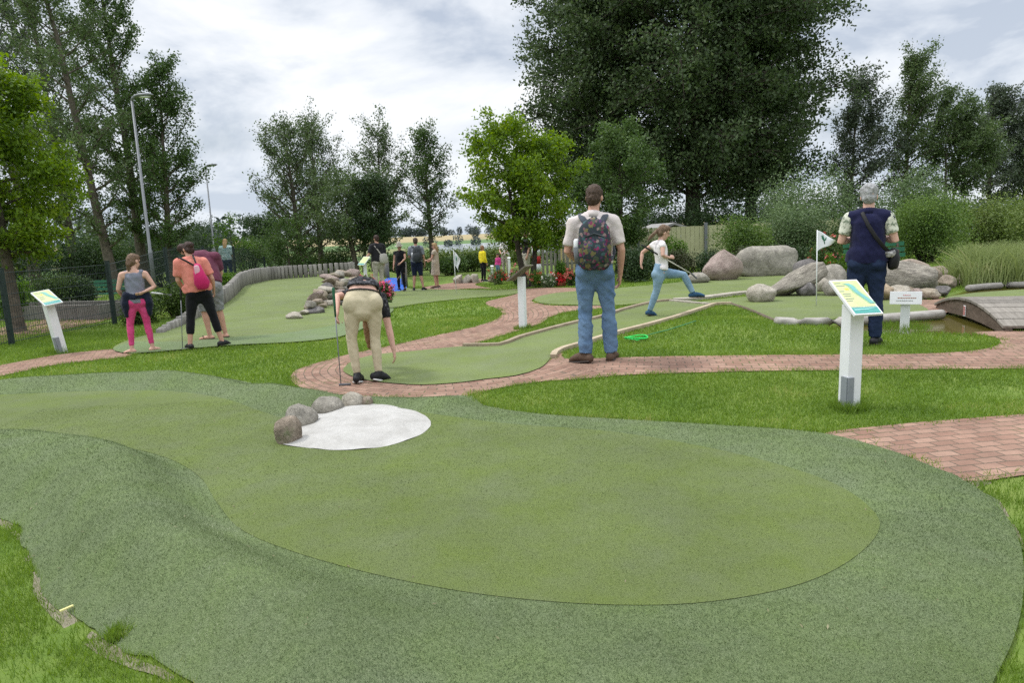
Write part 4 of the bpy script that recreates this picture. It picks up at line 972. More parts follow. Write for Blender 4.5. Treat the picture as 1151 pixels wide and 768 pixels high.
boulder('second brown stone at the waterline under the pond grass', (1074, 309, 1090, 321), 'tan', .4, 25, group=go)
gl = 'pale rocks on the lake side bank'
for i, (bb, mm, lab) in enumerate([((508, 296, 520, 306), 'light', 'leftmost pale rock on the bank by the drooping flag'), ((518, 295, 531, 305), 'grey', 'grey rock on the bank right of the drooping flag'), ((528, 294, 539, 304), 'light', 'pale rock on the bank left of the boy in yellow'), ((548, 297, 558, 305), 'pink', 'pinkish rock on the bank behind the small girl')]):
    boulder(lab, bb, mm, .5, 30 + i * 3, dist=26.5, group=gl, res=18, facets=11, power=3.5, lo=.55, sink=.35)
gp_ = 'rocks behind the wooden palisade'
for i, (bb, mm, lab) in enumerate([((338, 291, 358, 302), 'light', 'pale rock peeking over the palisade, left one'), ((352, 289, 366, 301), 'light', 'pale rock peeking over the palisade, middle one'), ((370, 292, 388, 302), 'grey', 'grey rock peeking over the palisade, right one')]):
    boulder(lab, bb, mm, .5, 40 + i, dist=32.5, group=gp_, res=18)

# heap of field stones on the left green
heap = empty('stone_bank', G(360, 345)); tag(heap, 'long curving bank of piled field stones rising from the left green', 'stone bank')
hl = [G(328, 359), G(345, 355), G(364, 347), G(381, 340), G(396, 334), G(412, 330)]; hl = spline([(p.x, p.y) for p in hl], .2, closed=False)
hr = np.random.default_rng(5); acc = 0
order = ['tan', 'moss', 'light', 'pink', 'dark', 'moss', 'tan', 'grey']
n = len(hl)
for i in range(0, n, 2):
    u = i / (n - 1); hgt = 0.15 + 0.34 * min(1, u / .6)
    lev = max(1, int(hgt / .11))
    for j in range(lev):
        sz = hr.uniform(.34, .56) * (0.8 + .3 * u); z = j * hgt / max(lev, 1) * .95 + .06
        x = hl[i][0] + hr.uniform(-.10, .10) - j * .14; y = hl[i][1] + j * .10 + hr.uniform(-.08, .08)
        c = order[(i + j * 3) % 8]
        if u < .06 and j == 0: c = 'light'
        rock_mesh('stone', (sz, sz * hr.uniform(.6, .9), sz * hr.uniform(.36, .55)), ST[c], seed=100 + i * 5 + j, parent=heap, res=18, facets=12, power=4.5, lo=.6, rough=.14,
                  loc=V((x, y, Hs(x, y) + z)) - heap.location, rz=hr.uniform(0, 6), tilt=hr.uniform(-.4, .4))

# white bunker
M_sand = stone_mat('white_sand', (0.33, 0.32, 0.295), (0.47, 0.46, 0.435), (0.405, 0.395, 0.37), scale=3.5, speck=.08, bmp=.4)
bk = poly_px([(318, 503), (345, 507), (385, 510), (430, 506), (465, 496), (483, 484), (482, 474), (462, 464), (430, 458), (400, 456), (368, 464), (344, 476), (328, 492)], .03)
o = sheet('sand_bunker', bk, 0.06, 0.025, M_sand, hfun=lambda q: .03 * S(0, .25, dist(q, bk)) + np.array([.006 * noise.noise(V((x * 7, y * 7, 1))) for x, y in q]), kind=None)
tag(o, 'white sand bunker patch edged with rounded stones on the near green', 'bunker')

# ------------------------------------------------------------------ wood: palisade, kerbs, bridge, bollards
def wood_mat(name, c1, c2, stretch=(14, 14, 1.2), bump=.6):
    if name in _mc: return _mc[name]
    m = bpy.data.materials.new(name); nt = nodes(m)
    out = N(nt, 'ShaderNodeOutputMaterial'); b = N(nt, 'ShaderNodeBsdfPrincipled', Roughness=0.85); b.inputs['Specular IOR Level'].default_value = 0.25
    tc = N(nt, 'ShaderNodeTexCoord'); mp = N(nt, 'ShaderNodeMapping'); mp.inputs['Scale'].default_value = stretch; L(nt, tc.outputs['Object'], mp.inputs['Vector'])
    oi = N(nt, 'ShaderNodeObjectInfo')
    n1 = N(nt, 'ShaderNodeTexNoise', Scale=2.0, Detail=8, Roughness=.7, noise_dimensions='4D'); L(nt, mp.outputs[0], n1.inputs['Vector']); 
    mw = N(nt, 'ShaderNodeMath', operation='MULTIPLY'); mw.inputs[1].default_value = 40; L(nt, oi.outputs['Random'], mw.inputs[0]); L(nt, mw.outputs[0], n1.inputs['W'])
    r = N(nt, 'ShaderNodeValToRGB'); r.color_ramp.elements[0].position = .3; r.color_ramp.elements[1].position = .7
    r.color_ramp.elements[0].color = rgba(c1); r.color_ramp.elements[1].color = rgba(c2); L(nt, n1.outputs['Fac'], r.inputs['Fac'])
    mr = N(nt, 'ShaderNodeMapRange'); mr.inputs['To Min'].default_value = .78; mr.inputs['To Max'].default_value = 1.18; L(nt, oi.outputs['Random'], mr.inputs['Value'])
    hs = N(nt, 'ShaderNodeHueSaturation'); L(nt, r.outputs['Color'], hs.inputs['Color']); L(nt, mr.outputs[0], hs.inputs['Value']); L(nt, hs.outputs['Color'], b.inputs['Base Color'])
    bp = N(nt, 'ShaderNodeBump', Strength=bump, Distance=0.01); L(nt, n1.outputs['Fac'], bp.inputs['Height']); L(nt, bp.outputs['Normal'], b.inputs['Normal'])
    L(nt, b.outputs['BSDF'], out.inputs['Surface']); _mc[name] = m; return m
W_grey = wood_mat('wood_weathered', (0.15, 0.14, 0.125), (0.33, 0.315, 0.285))
W_plank = wood_mat('wood_plank', (0.14, 0.125, 0.105), (0.29, 0.265, 0.23), (1.2, 14, 14))
W_tan = wood_mat('wood_tan', (0.30, 0.235, 0.16), (0.48, 0.40, 0.29), (3, 3, 3), .3)
W_brown = wood_mat('wood_brown', (0.075, 0.055, 0.04), (0.17, 0.13, 0.10), (3, 3, 8))
W_log = wood_mat('wood_log', (0.22, 0.20, 0.175), (0.44, 0.42, 0.385), (1.5, 14, 14))

pal = empty('palisade', G(248, 344)); tag(pal, 'long low palisade of weathered round stakes curving round the left green', 'palisade')
pp = [G(x, y) for x, y in [(181, 375), (197, 369), (210, 363), (230, 353.5), (248, 344), (262, 333.5), (280, 320.5), (300, 316), (318, 314), (350, 312), (397, 309)]]
pp = spline([(p.x, p.y) for p in pp], .155, closed=False)
rest = MB(); ns = len(pp)
for i, (x, y) in enumerate(pp):
    u = i / ns; h = 0.10 + 0.24 * min(1, u / .2) + .09 * min(1, max(0, u - .16) / .3) + .06 * min(1, max(0, u - .55) / .1) + hr.uniform(-.012, .012)
    r = hr.uniform(.07, .08); z = Hs(x, y)
    if i < 100:
        mb = MB(); mb.tube([(0, 0, -.15), (0, 0, h - .015), (0, 0, h)], [r, r, r * .82], n=9)
        o = mb.build('stake', W_grey, pal); o.location = V((x, y, z)) - pal.location
    else: rest.tube([V((x, y, z - .15)) - pal.location, V((x, y, z + h - .015)) - pal.location, V((x, y, z + h)) - pal.location], [r, r, r * .82], n=7)
if rest.v: o = rest.build('stake', W_grey, pal); o['kind'] = 'stuff'

def kerb(name, label, pts, wd, ht, material, cat='kerb', z0=0.0, seg=.55, round_=False):
    c = spline([(p.x, p.y) for p in [G(*p) for p in pts]], .12, closed=False)
    root = MB()
    if round_: root.tube([(x, y, Hs(x, y) + z0 + ht * .35) for x, y in c], [wd * (1 + .1 * noise.noise(V((i * .6, 0, 0)))) for i in range(len(c))], n=10)
    else:
        vs, n = [], len(c)
        for i, (x, y) in enumerate(c):
            t = c[min(i + 1, n - 1)] - c[max(i - 1, 0)]; t = t / np.linalg.norm(t); nn = np.array([-t[1], t[0]]) * wd / 2
            z = Hs(x, y) + z0
            for sx, dz in ((-1, -.08), (-1, ht), (1, ht), (1, -.08)): vs.append((x + nn[0] * sx, y + nn[1] * sx, z + dz))
        fs = [(i * 4 + k, i * 4 + (k + 1) % 4, i * 4 + 4 + (k + 1) % 4, i * 4 + 4 + k) for i in range(n - 1) for k in range(4)]
        fs += [(3, 2, 1, 0), tuple((n - 1) * 4 + k for k in range(4))]
        root.add(vs, fs)
    o = root.build(name, material, smooth=round_)
    return tag(o, label, cat)
kerb('wooden_kerb', 'tan edging along the far side of the narrow lane behind the man in jeans', [(521, 390.6), (545, 390.5), (561, 390), (575, 385.5), (583, 382), (606, 375.5), (650, 364), (676, 358), (702, 349.5), (741.5, 340.3), (755, 339.3)], .07, .055, W_tan)
kerb('wooden_kerb', 'tan edging along the near side of the narrow lane below the striding girl', [(622, 404), (624, 400), (633, 395), (655.5, 388.6), (697, 375.6), (741.5, 363.9), (770, 355), (794, 347), (806, 343.5), (822, 343)], .07, .055, W_tan)
kerb('stone_kerb', 'pale stone edging between the two greens right of the striding girl', [(757, 339), (780, 338), (800, 335.5), (822, 332.5), (846, 330)], .22, .06, ST['light'])
kerb('stone_kerb', 'low pale ledge at the end of the narrow lane', [(754, 339.5), (775, 341.5), (797, 343.5)], .10, .045, ST['light'])
kerb('edging_log', 'pale weathered log edging the green in front of the vest woman and the white notice', [(872, 364.5), (905, 365.5), (944, 364.5), (1000, 360.5), (1059, 356)], .065, .10, W_log, cat='log', round_=True)
kerb('edging_log', 'pale log lying on the far bank of the pond behind the bridge', [(1088, 326), (1110, 323.5), (1151, 321.5), (1220, 320)], .06, .08, W_log, cat='log', round_=True)
kerb('edging_log', 'broken stone and timber edge running down the grass mound left of the long pale log', [(822, 343), (838, 348), (855, 355), (873, 363)], .03, .03, W_brown, cat='log', round_=True)

# arched footbridge
A = G(1133, 373.5); B = G(1054, 346.5); A = V((A.x, A.y, Hs(A.x, A.y))); ln = (B - A).length; ang = math.atan2(B.y - A.y, B.x - A.x)
br = empty('footbridge', A, ang); tag(br, 'small arched wooden footbridge with grey planks over the pond at the right edge', 'footbridge')
RISE = .20; WB = 1.7
def arc(t): return RISE * 4 * t * (1 - t) + .03
def beam(y):
    mb = MB(); n = 16; vs = []
    for i in range(n + 1):
        t = i / n; zt = arc(t); zb = min(zt - .04, max(-.12 + .19 * 4 * t * (1 - t), zt - .24)) if 0 < i < n else zt - .05
        zb = arc(t) - .04 - .17 * math.sin(math.pi * t) ** .6
        for yy in (y - .035, y + .035): vs += [(t * ln, yy, zb), (t * ln, yy, zt)]
    fs = []
    for i in range(n):
        a = i * 4; b_ = a + 4
        fs += [(a, b_, b_ + 1, a + 1), (a + 2, a + 3, b_ + 3, b_ + 2), (a, a + 2, b_ + 2, b_), (a + 1, b_ + 1, b_ + 3, a + 3)]
    fs += [(0, 1, 3, 2), (n * 4, n * 4 + 2, n * 4 + 3, n * 4 + 1)]
    mb.add(vs, fs); return mb.build('side_beam', W_brown, br, smooth=False)
b1 = beam(-.01); beam(-WB + .05)
npk = max(8, int(ln / .20))
for i in range(npk):
    t0 = (i + .5) / npk; sl_ = math.atan2(RISE * 4 * (1 - 2 * t0), ln)
    mb = MB(); mb.box((0, 0, 0), (ln / npk - .012, WB + .06, .035)); o = mb.build('plank', W_plank, br, bevel=.004, smooth=False)
    o.location = (t0 * ln, -WB / 2 + .02, arc(t0) + .022 + hr.uniform(-.002, .002)); o.rotation_euler = (0, -sl_, hr.uniform(-.006, .006))
M_redsign = mat('faded_red_paint', (0.42, 0.16, 0.14), var=.15); M_white = mat('white_paint', (0.78, 0.79, 0.80), rough=.45, var=.03, scale=3, col2=(0.70, 0.71, 0.72))
pq = empty('plaque', (0, 0, 0)); pq.parent = br
mb = MB(); mb.box((ln * .52, .032, arc(.52) - .13), (.075, .006, .14)); o = mb.build('plaque', M_white, b1, smooth=False)
bpy.data.objects.remove(pq)
mb = MB()
for k in range(4): mb.box((ln * .52, .0365, arc(.52) - .175 + k * .03), (.062, .004, .024))
mb.build('plaque_print', M_redsign, b1, smooth=False)

def bollard(label, px, py, h, r, dist=None):
    g = G(px, py) if dist is None else PG(px, dist)
    t = empty('wooden_bollard', g); tag(t, label, 'bollard', 'weathered wooden bollards')
    mb = MB(); mb.tube([(0, 0, -.1), (0, 0, h * .96), (0, 0, h)], [r, r, r * .9], n=12); mb.build('post', W_grey, t)
    mb = MB(); mb.tube([(0, 0, h * .97), (0, 0, h + .03)], [r * 1.08, r * .98], n=12); mb.build('cap', W_grey, t, smooth=False)
bollard('thick weathered wooden bollard in front of the woman in black by the blue mat', 455, 322, .86, .12)
bollard('weathered wooden bollard behind the man in the black shirt', 434, 309, .6, .11, dist=26)

# blue mat, red pot etc
bm = poly_px([(429, 327.5), (455, 326.5), (456, 321), (452, 314.5), (436, 313.5), (431, 320)], .1)
M_blue = mat('blue_rubber', (0.03, 0.13, 0.55), rough=.6, var=.12, scale=5)
o = sheet('blue_mat', bm, .3, .03, M_blue, hfun=lambda q: .05 * S(0, .5, dist(q, bm)), kind=None); tag(o, 'bright blue mat on the ground left of the wooden bollard', 'mat')
M_terra = mat('terracotta', (0.36, 0.14, 0.08), var=.2)
def flower(label, px, d, rx, h, fm, lm='mid', n=60, fs=.05, pot=False, cat='flowering plant', nl=1600, z=0.0):
    g = PG(px, d); g.z += z
    r = bush('flowering_plant', label, g, rx, rx * .8, h, nl, .05, LM[lm], cat=cat, flowers=(fm, n, fs, .3), lobes=6)
    if pot:
        mb = MB(); mb.tube([(0, 0, 0), (0, 0, h * .3), (0, 0, h * .36), (0, 0, h * .36)], [rx * .5, rx * .66, rx * .72, rx * .6], n=14); mb.build('pot', M_terra, r)
flower('pink geranium clump on the stone bank behind the bending woman', 413, 15.0, .34, .34, M_pink, n=90, z=.42)
flower('pink geranium clump spilling down right of the bending woman', 428, 15.2, .26, .5, M_pink, n=80, z=.12)
flower('vivid red geranium in a pot left of the man in jeans', 629, 19.5, .24, .38, M_red, n=120, pot=True)
flower('orange red flowers close by the hip of the man in jeans', 641, 19.3, .15, .45, M_rose, n=50, fs=.06)
flower('red roses behind the small girl in pink', 556, 25, .45, .6, M_red, n=60, fs=.06)
flower('red flowers between the white shirt woman and the maple stems', 582, 23, .4, .6, M_pink, n=50, fs=.06)
flower('pink flowers behind the palisade, left patch', 352, 33, .5, .4, M_pink, n=50, fs=.08)
flower('pink flowers behind the palisade, right patch', 383, 33, .5, .4, M_pink, n=50, fs=.08)
flower('dusty orange flowers right of the maple stems', 610, 20, .4, .55, M_rose, lm='fresh', n=30)
flower('pale flowering perennial left of the potted red geranium', 617, 19.4, .25, .4, M_white_f, lm='willow', n=30)
bush('conifer_shrub', 'slim bright green upright shrub above the potted geranium', PG(633, 20.3), .26, .26, .85, 3200, .05, LM['fresh'], lobes=6)

# wire fence on the left
M_wire = mat('dark_green_steel', (0.022, 0.035, 0.033), rough=.45, var=.1); M_steel = mat('galvanised_steel', (0.19, 0.20, 0.21), rough=.5, var=.1, metal=.3)
FP = [V((-8.75, 9.0, 0)), V((-8.45, 11.5, 0)), V((-8.15, 14.05, 0)), V((-9.0, 18.2, 0)), V((-9.9, 22.5, 0)), V((-10.7, 27, 0)), V((-11.3, 32, 0)), V((-10.6, 37, 0))]
fc = empty('wire_fence', FP[2] + V((0, 0, Hs(*FP[2].xy)))); tag(fc, 'dark double rod wire fence running away behind the leaning sign and the bushes', 'fence')
FH = 1.24
for i, p in enumerate(FP):
    z = Hs(p.x, p.y); mb = MB(); mb.box((0, 0, FH / 2), (.07, .07, FH + .1)); mb.box((0, 0, FH + .055), (.08, .08, .012))
    o = mb.build('post', M_wire, fc, smooth=False); o.location = V((p.x, p.y, z)) - fc.location
    if i == 0: continue
    q = FP[i - 1]; d = p - q; ln_ = d.length; mb = MB(); k = int(ln_ / .05)
    for j in range(k):
        c = q + d * (j / k); zc = Hs(c.x, c.y); c2 = V((c.x, c.y, zc)) - fc.location
        mb.tube([c2 + V((0, 0, .04)), c2 + V((0, 0, FH))], .003, n=3)
    for hh in (.06, .26, .46, .66, .86, 1.06, 1.22):
        a_ = V((q.x, q.y, Hs(q.x, q.y) + hh)) - fc.location; b_ = V((p.x, p.y, z + hh)) - fc.location
        for s_ in (-.006, .006): mb.tube([a_ + V((s_, 0, 0)), b_ + V((s_, 0, 0))], .0045, n=4)
    mb.build('mesh_panel', M_wire, fc, smooth=False)
# play ground behind the fence: raised planters and paving
pv = poly_px([(-60, 404), (10, 383), (70, 371), (126, 358), (122, 347), (60, 358), (0, 369), (-60, 380)], .3)
sheet('brick_path', pv, .5, .010, M_brick, uvfun=lambda q: q)
M_earth = mat('planter_soil', (0.06, 0.05, 0.035), col2=(0.13, 0.115, 0.07), scale=5, rough=.95, bump=.8)
def planter(label, px, d, w_, dp, h):
    g = PG(px, d); r = empty('planter', g, -.25); tag(r, label, 'planter')
    mb = MB()
    for sx, sy, lx, ly in ((0, -1, w_, .1), (0, 1, w_, .1), (-1, 0, .1, dp), (1, 0, .1, dp)): mb.box((sx * (w_ / 2 + .052), sy * (dp / 2 + (.0 if sx else .052)), h / 2 - .05), (lx + (.21 if sy else 0), ly, h + .1 - (.003 if sx else 0)))
    mb.build('timber_edge', W_grey, r, smooth=False)
    mb = MB(); mb.box((0, 0, h * .4 - .02), (w_, dp, h * .8)); mb.build('soil', M_earth, r, smooth=False)
planter('long low timber planter right behind the wire fence', 62, 15.6, 3.0, .9, .28)
planter('second timber planter farther behind the wire fence', 110, 20.5, 3.2, 1.2, .34)

# benches
M_bench = mat('green_bench_paint', (0.03, 0.14, 0.075), rough=.5, var=.15)
def bench(label, loc, rz, wd=1.7):
    r = empty('park_bench', loc, rz); tag(r, label, 'bench')
    for k in range(4): mb = MB(); mb.box((0, -.12 + k * .12, .44), (wd, .09, .03)); mb.build('seat_slat', M_bench, r, smooth=False)
    for k in range(3): mb = MB(); mb.box((0, .30 + k * .03, .58 + k * .12), (wd, .03, .09)); mb.build('back_slat', M_bench, r, smooth=False)
    for s in (-1, 1):
        mb = MB(); x = s * (wd / 2 - .15); mb.box((x, -.12, .21), (.05, .05, .43)); mb.box((x, .25, .21), (.05, .05, .43)); mb.box((x, .065, .405), (.05, .40, .03)); mb.box((x, .315, .63), (.045, .03, .42), rot=Matrix.Rotation(-.22, 3, 'X'))
        mb.build('leg_frame', W_brown, r, smooth=False)
bench('green slatted bench in the shade behind the wire fence', PG(108, 22), -.1, 2.2)
bench('green slatted bench behind the vest woman and the boulders', PG(992, 14.6), .05, 1.35)

# lamp posts
def lamp(label, px, d, top, base_px, tilt=0):
    g = PG(px, d); tp = P(base_px, top, d); h = tp.z - g.z
    r = empty('street_lamp', g); tag(r, label, 'lamp post', 'lamp posts behind the fence')
    mb = MB(); mb.tube([(0, 0, -.1), (0, 0, 1.2), (0, 0, 1.22), (0, 0, h)], [.06, .06, .045, .034], n=10); mb.build('pole', M_steel, r)
    mb = MB(); mb.tube([(0, 0, h - .02), (.03, 0, h + .07), (.2, 0, h + .10)], [.04, .035, .03], n=8); mb.build('arm', M_steel, r)
    mb = MB(); mb.loft([(.10, 0, h + .10), (.25, 0, h + .12), (.55, 0, h + .13), (.62, 0, h + .13)], [.07, .13, .11, .05], [.04, .06, .05, .02], side=(0, 1, 0), n=12); hd = mb.build('lamp_head', M_steel, r)
    mb = MB(); mb.ell((.38, 0, h + .075), (.18, .09, .03)); mb.build('lens', M_white, hd)
lamp('nearer and taller grey lamp post among the poplars', 171, 21, 112, 155)
lamp('farther thin lamp post left of the sky gap', 243, 37, 188, 236)

# pale board fence, hut, grey wooden fence, striped lighthouse
M_board = mat('pale_yellow_boards', (0.36, 0.36, 0.20), col2=(0.47, 0.47, 0.28), scale=4, var=.1)
bf = PG(790, 24); r = empty('board_fence', bf, .0); tag(r, 'pale yellow green board fence below the dark trees', 'fence')
x0, x1 = PG(714, 24).x - bf.x, PG(990, 24).x - bf.x; k = int((x1 - x0) / .16)
mb = MB()
for i in range(k): mb.box((x0 + (i + .5) * .16, hr.uniform(-.004, .004), .72), (.148, .024, 1.40 + hr.uniform(-.01, .01)))
mb.build('board_panel', M_board, r, smooth=False)
for i in range(4):
    mb = MB(); mb.box((x0 + .1 + i * 2.35, -.06, .75), (.1, .08, 1.55)); mb.build('post', M_steel, r, smooth=False)
hu = PG(745, 27); hu.z -= .74; r = empty('garden_hut', hu, .1); tag(r, 'low cream hut with a pale gable roof peeping over the board fence', 'hut')
M_cream = mat('cream_render', (0.50, 0.46, 0.36), var=.08); M_roof = mat('grey_roof_sheet', (0.30, 0.29, 0.28), var=.15)
mb = MB(); mb.box((0, 0, .85), (2.6, 2.2, 1.8)); mb.build('wall', M_cream, r, smooth=False)
mb = MB(); mb.add([(-1.6, -1.4, 1.72), (0, -1.4, 2.25), (1.6, -1.4, 1.72), (-1.6, 1.4, 1.72), (0, 1.4, 2.25), (1.6, 1.4, 1.72), (-1.6, -1.4, 1.80), (0, -1.4, 2.33), (1.6, -1.4, 1.80), (-1.6, 1.4, 1.80), (0, 1.4, 2.33), (1.6, 1.4, 1.80)],
       [(0, 3, 4, 1), (1, 4, 5, 2), (6, 7, 10, 9), (7, 8, 11, 10), (0, 1, 7, 6), (1, 2, 8, 7), (3, 9, 10, 4), (4, 10, 11, 5), (0, 6, 9, 3), (2, 5, 11, 8)]); mb.build('roof', M_roof, r, smooth=False)
hu2 = PG(655, 30); r = empty('garden_hut', hu2, -.1); tag(r, 'small yellowish hut half hidden behind the man in jeans', 'hut')
mb = MB(); mb.box((0, 0, .8), (2.0, 2, 1.7)); mb.build('wall', mat('yellow_render', (0.46, 0.38, 0.18), var=.1), r, smooth=False)
mb = MB(); mb.box((0, 0, 1.72), (2.4, 2.4, .10), rot=Matrix.Rotation(.08, 3, 'Y')); mb.build('roof', M_roof, r, smooth=False)
gf = PG(636, 27); r = empty('wooden_fence', gf, .25); tag(r, 'grey vertical slat fence between the maple and the man in jeans', 'fence')
mb = MB()
for i in range(14): mb.box((-1.1 + i * .17, 0, .7), (.09, .03, 1.5 + hr.uniform(-.05, .05)))
mb.box((0, .04, .4), (2.5, .03, .08)); mb.box((0, .04, 1.1), (2.5, .03, .08)); mb.build('slat_panel', W_grey, r, smooth=False)
for s in (-1.2, .1, 1.25): mb = MB(); mb.box((s, .1, .85), (.1, .1, 1.8)); mb.build('post', W_grey, r, smooth=False)
lh = PG(603, 25.5); r = empty('toy_lighthouse', lh); tag(r, 'small red and white striped lighthouse behind the maple stems', 'lighthouse')
M_lred = mat('red_paint', (0.42, 0.03, 0.03), var=.1)
for k in range(5):
    ra, rb_ = .20 - k * .014, .20 - (k + 1) * .014
    mb = MB(); mb.tube([(0, 0, k * .29 - .02), (0, 0, (k + 1) * .29 - .022)], [ra, rb_], n=14); mb.build('band', M_lred if k % 2 == 0 else M_white, r)
mb = MB(); mb.tube([(0, 0, 1.43), (0, 0, 1.47)], .17, n=14); mb.tube([(0, 0, 1.47), (0, 0, 1.62)], .09, n=10); mb.build('lantern', M_white, r, smooth=False)
mb = MB(); mb.tube([(0, 0, 1.621), (0, 0, 1.76)], [.12, .02], n=12); mb.build('roof', M_lred, r, smooth=False)

# ------------------------------------------------------------------ signs, posts, flags
M_bracket = mat('grey_bracket', (0.23, 0.25, 0.27), rough=.5, var=.08)
M_map = mat('map_yellow', (0.47, 0.53, 0.22), rough=.3, col2=(0.58, 0.62, 0.32), scale=7, spec=.5)
M_mapgreen = mat('map_green', (0.26, 0.48, 0.28), rough=.3, var=.08, spec=.5); M_cyan = mat('map_cyan', (0.15, 0.42, 0.40), rough=.3, var=.1, spec=.5)
M_teal = mat('map_teal', (0.05, 0.30, 0.26), rough=.3, var=.15, scale=14, spec=.5); M_tealL = mat('map_teal_light', (0.25, 0.52, 0.50), rough=.3, spec=.5)
M_ink = mat('grey_print', (0.22, 0.24, 0.22), rough=.5); M_inkr = mat('red_print', (0.50, 0.10, 0.07), rough=.5); M_inkb = mat('brown_print', (0.38, 0.17, 0.10), rough=.5)
M_orange = mat('yellow_print', (0.80, 0.60, 0.08), rough=.5)
M_back = mat('board_back_shade_moss', (0.16, 0.14, 0.11), var=.2)  # white board underside: its shade, with moss, is put into the colour
def hole_sign(label, px, py, h, rz, lean=(0, 0), bw=.44, bl=.30, pw=.115, slope=.62, detail=True, roll=0.0, back=None):
    g = G(px, py); r = empty('hole_sign', g, rz); r.rotation_euler = (lean[0], lean[1], rz); tag(r, label, 'sign')
    mb = MB(); mb.box((0, 0, h / 2 - .1), (pw, pw, h + .2)); mb.build('post', M_white, r, bevel=.006, smooth=False)
    mb = MB(); mb.box((-pw / 2 + .018, -pw / 2 - .008, .11), (.05, .014, .30)); mb.box((-pw / 2 - .008, -pw / 2 + .03, .11), (.014, .07, .30)); mb.build('bracket', M_bracket, r, smooth=False)
    # board: hinged on the post top, sloping down towards the reader on its -Y side
    rot = Matrix.Rotation(slope, 3, 'X') @ Matrix.Rotation(roll, 3, 'Z'); c = V((0.0, -.02, h + .055))
    def quad(name, material, pts, z, th=.002, parent=None, mi=None):
        m_ = MB(); k = len(pts); m_.add([c + rot @ V((x, y, z)) for x, y in pts] + [c + rot @ V((x, y, z + th)) for x, y in pts], [tuple(range(k - 1, -1, -1)), tuple(range(k, 2 * k))] + [(i, (i + 1) % k, k + (i + 1) % k, k + i) for i in range(k)])
        return m_.build(name, material, parent or r, smooth=False)
    W2, L2 = bw / 2, bl / 2
    bd = quad('board', back or M_white, [(-W2, -L2), (W2, -L2), (W2, L2), (-W2, L2)], -.01, .02)
    e = .012
    quad('map_sheet', M_map, [(-W2 + e, -L2 + e + bl * .18), (W2 - e, -L2 + e + bl * .18), (W2 - e, L2 - e), (-W2 + e, L2 - e)], .0105, .002, bd)
    quad('footer_band', M_teal, [(-W2 + e, -L2 + e), (W2 - e, -L2 + e), (W2 - e, -L2 + bl * .19), (-W2 + e, -L2 + bl * .19)], .0105, .002, bd)
    if detail:
        quad('footer_streak', M_tealL, [(-W2 * .8, -L2 + bl * .11), (W2 * .1, -L2 + bl * .12), (W2 * .85, -L2 + bl * .16), (W2 * .2, -L2 + bl * .15), (-W2 * .8, -L2 + bl * .145)], .0130, .001, bd)
        ln_ = spline([(-.05, .42), (.16, .34), (.22, .16), (.36, .02), (.50, -.10), (.62, -.24)], .05, closed=False); 
        def ribbon(wd): 
            out = [(x * bw * .62 - .0 + wd * bw * .5, y * bl * .9) for x, y in ln_]; return out + [(x - wd * bw, y) for x, y in out[::-1]]
        quad('lane_border', M_mapgreen, ribbon(.24), .0130, .001, bd); quad('lane_shape', M_cyan, ribbon(.13), .0145, .001, bd)
        m_ = MB()
        for (x, y, l_) in ((-.42, .40, .22), (-.42, .32, .30), (-.44, .16, .16), (-.40, .08, .28), (-.40, .02, .24), (-.42, -.06, .30), (-.42, -.12, .2)):
            a = c + rot @ V(((x + l_ / 2) * bw, y * bl, .0132)); m_.box(a, (l_ * bw, .006, .0015), rot=rot)
        m_.build('lettering', M_ink, bd, smooth=False)
        m_ = MB(); m_.box(c + rot @ V((-.13 * bw, .22 * bl, .0132)), (.03, .02, .0015), rot=rot); m_.build('map_mark', M_orange, bd, smooth=False)
    return r
hole_sign('white post with a sloping yellow and teal hole map, nearest sign on the lawn', 954, 459, .82, math.radians(9), lean=(0, .012), roll=0, bw=.235, bl=.40, slope=.63)
hole_sign('leaning white post with a sloping yellow hole map by the left brick path', 70, 397, .80, math.radians(58), lean=(-.02, -.12), bw=.25, bl=.38, slope=.55, pw=.12)
# edge-on sign near the path: only the post and the rear of its white board, coloured brown for shade and moss
r = hole_sign('white post by the curving path with its board seen from behind', 588, 370, .80, math.radians(-112), lean=(0, -.02), bw=.34, bl=.38, slope=.62, detail=False, pw=.10, back=M_back)

g = G(1016.5, 372); r = empty('notice_sign', g, -.52); tag(r, 'low white notice on a short grey white post by the pond', 'sign')
mb = MB(); mb.box((0, .03, .15), (.10, .05, .42)); mb.build('post', M_white, r, bevel=.004, smooth=False)
rot = Matrix.Rotation(-.12, 3, 'X'); c = V((0, -.012, .40))
mb = MB(); mb.box(c, (.335, .018, .155), rot=rot); bd = mb.build('board', mat('notice_white', (0.80, 0.80, 0.83), rough=.4, var=.02), r, bevel=.003, smooth=False)
def words(name, y, x0, x1, ht, m_, seed):
    q = random.Random(seed); mb = MB(); x = x0
    while x < x1:
        l_ = q.uniform(.010, .022); mb.box(c + rot @ V((min(x + l_ / 2, x1), -.0102, y)), (l_, .002, ht), rot=rot); x += l_ + .005
    mb.build(name, m_, bd, smooth=False)
words('lettering', .032, -.03, .045, .008, M_inkr, 1); words('lettering', .0, -.085, .11, .010, M_inkb, 2); words('lettering', -.032, -.10, .07, .008, M_ink, 3)

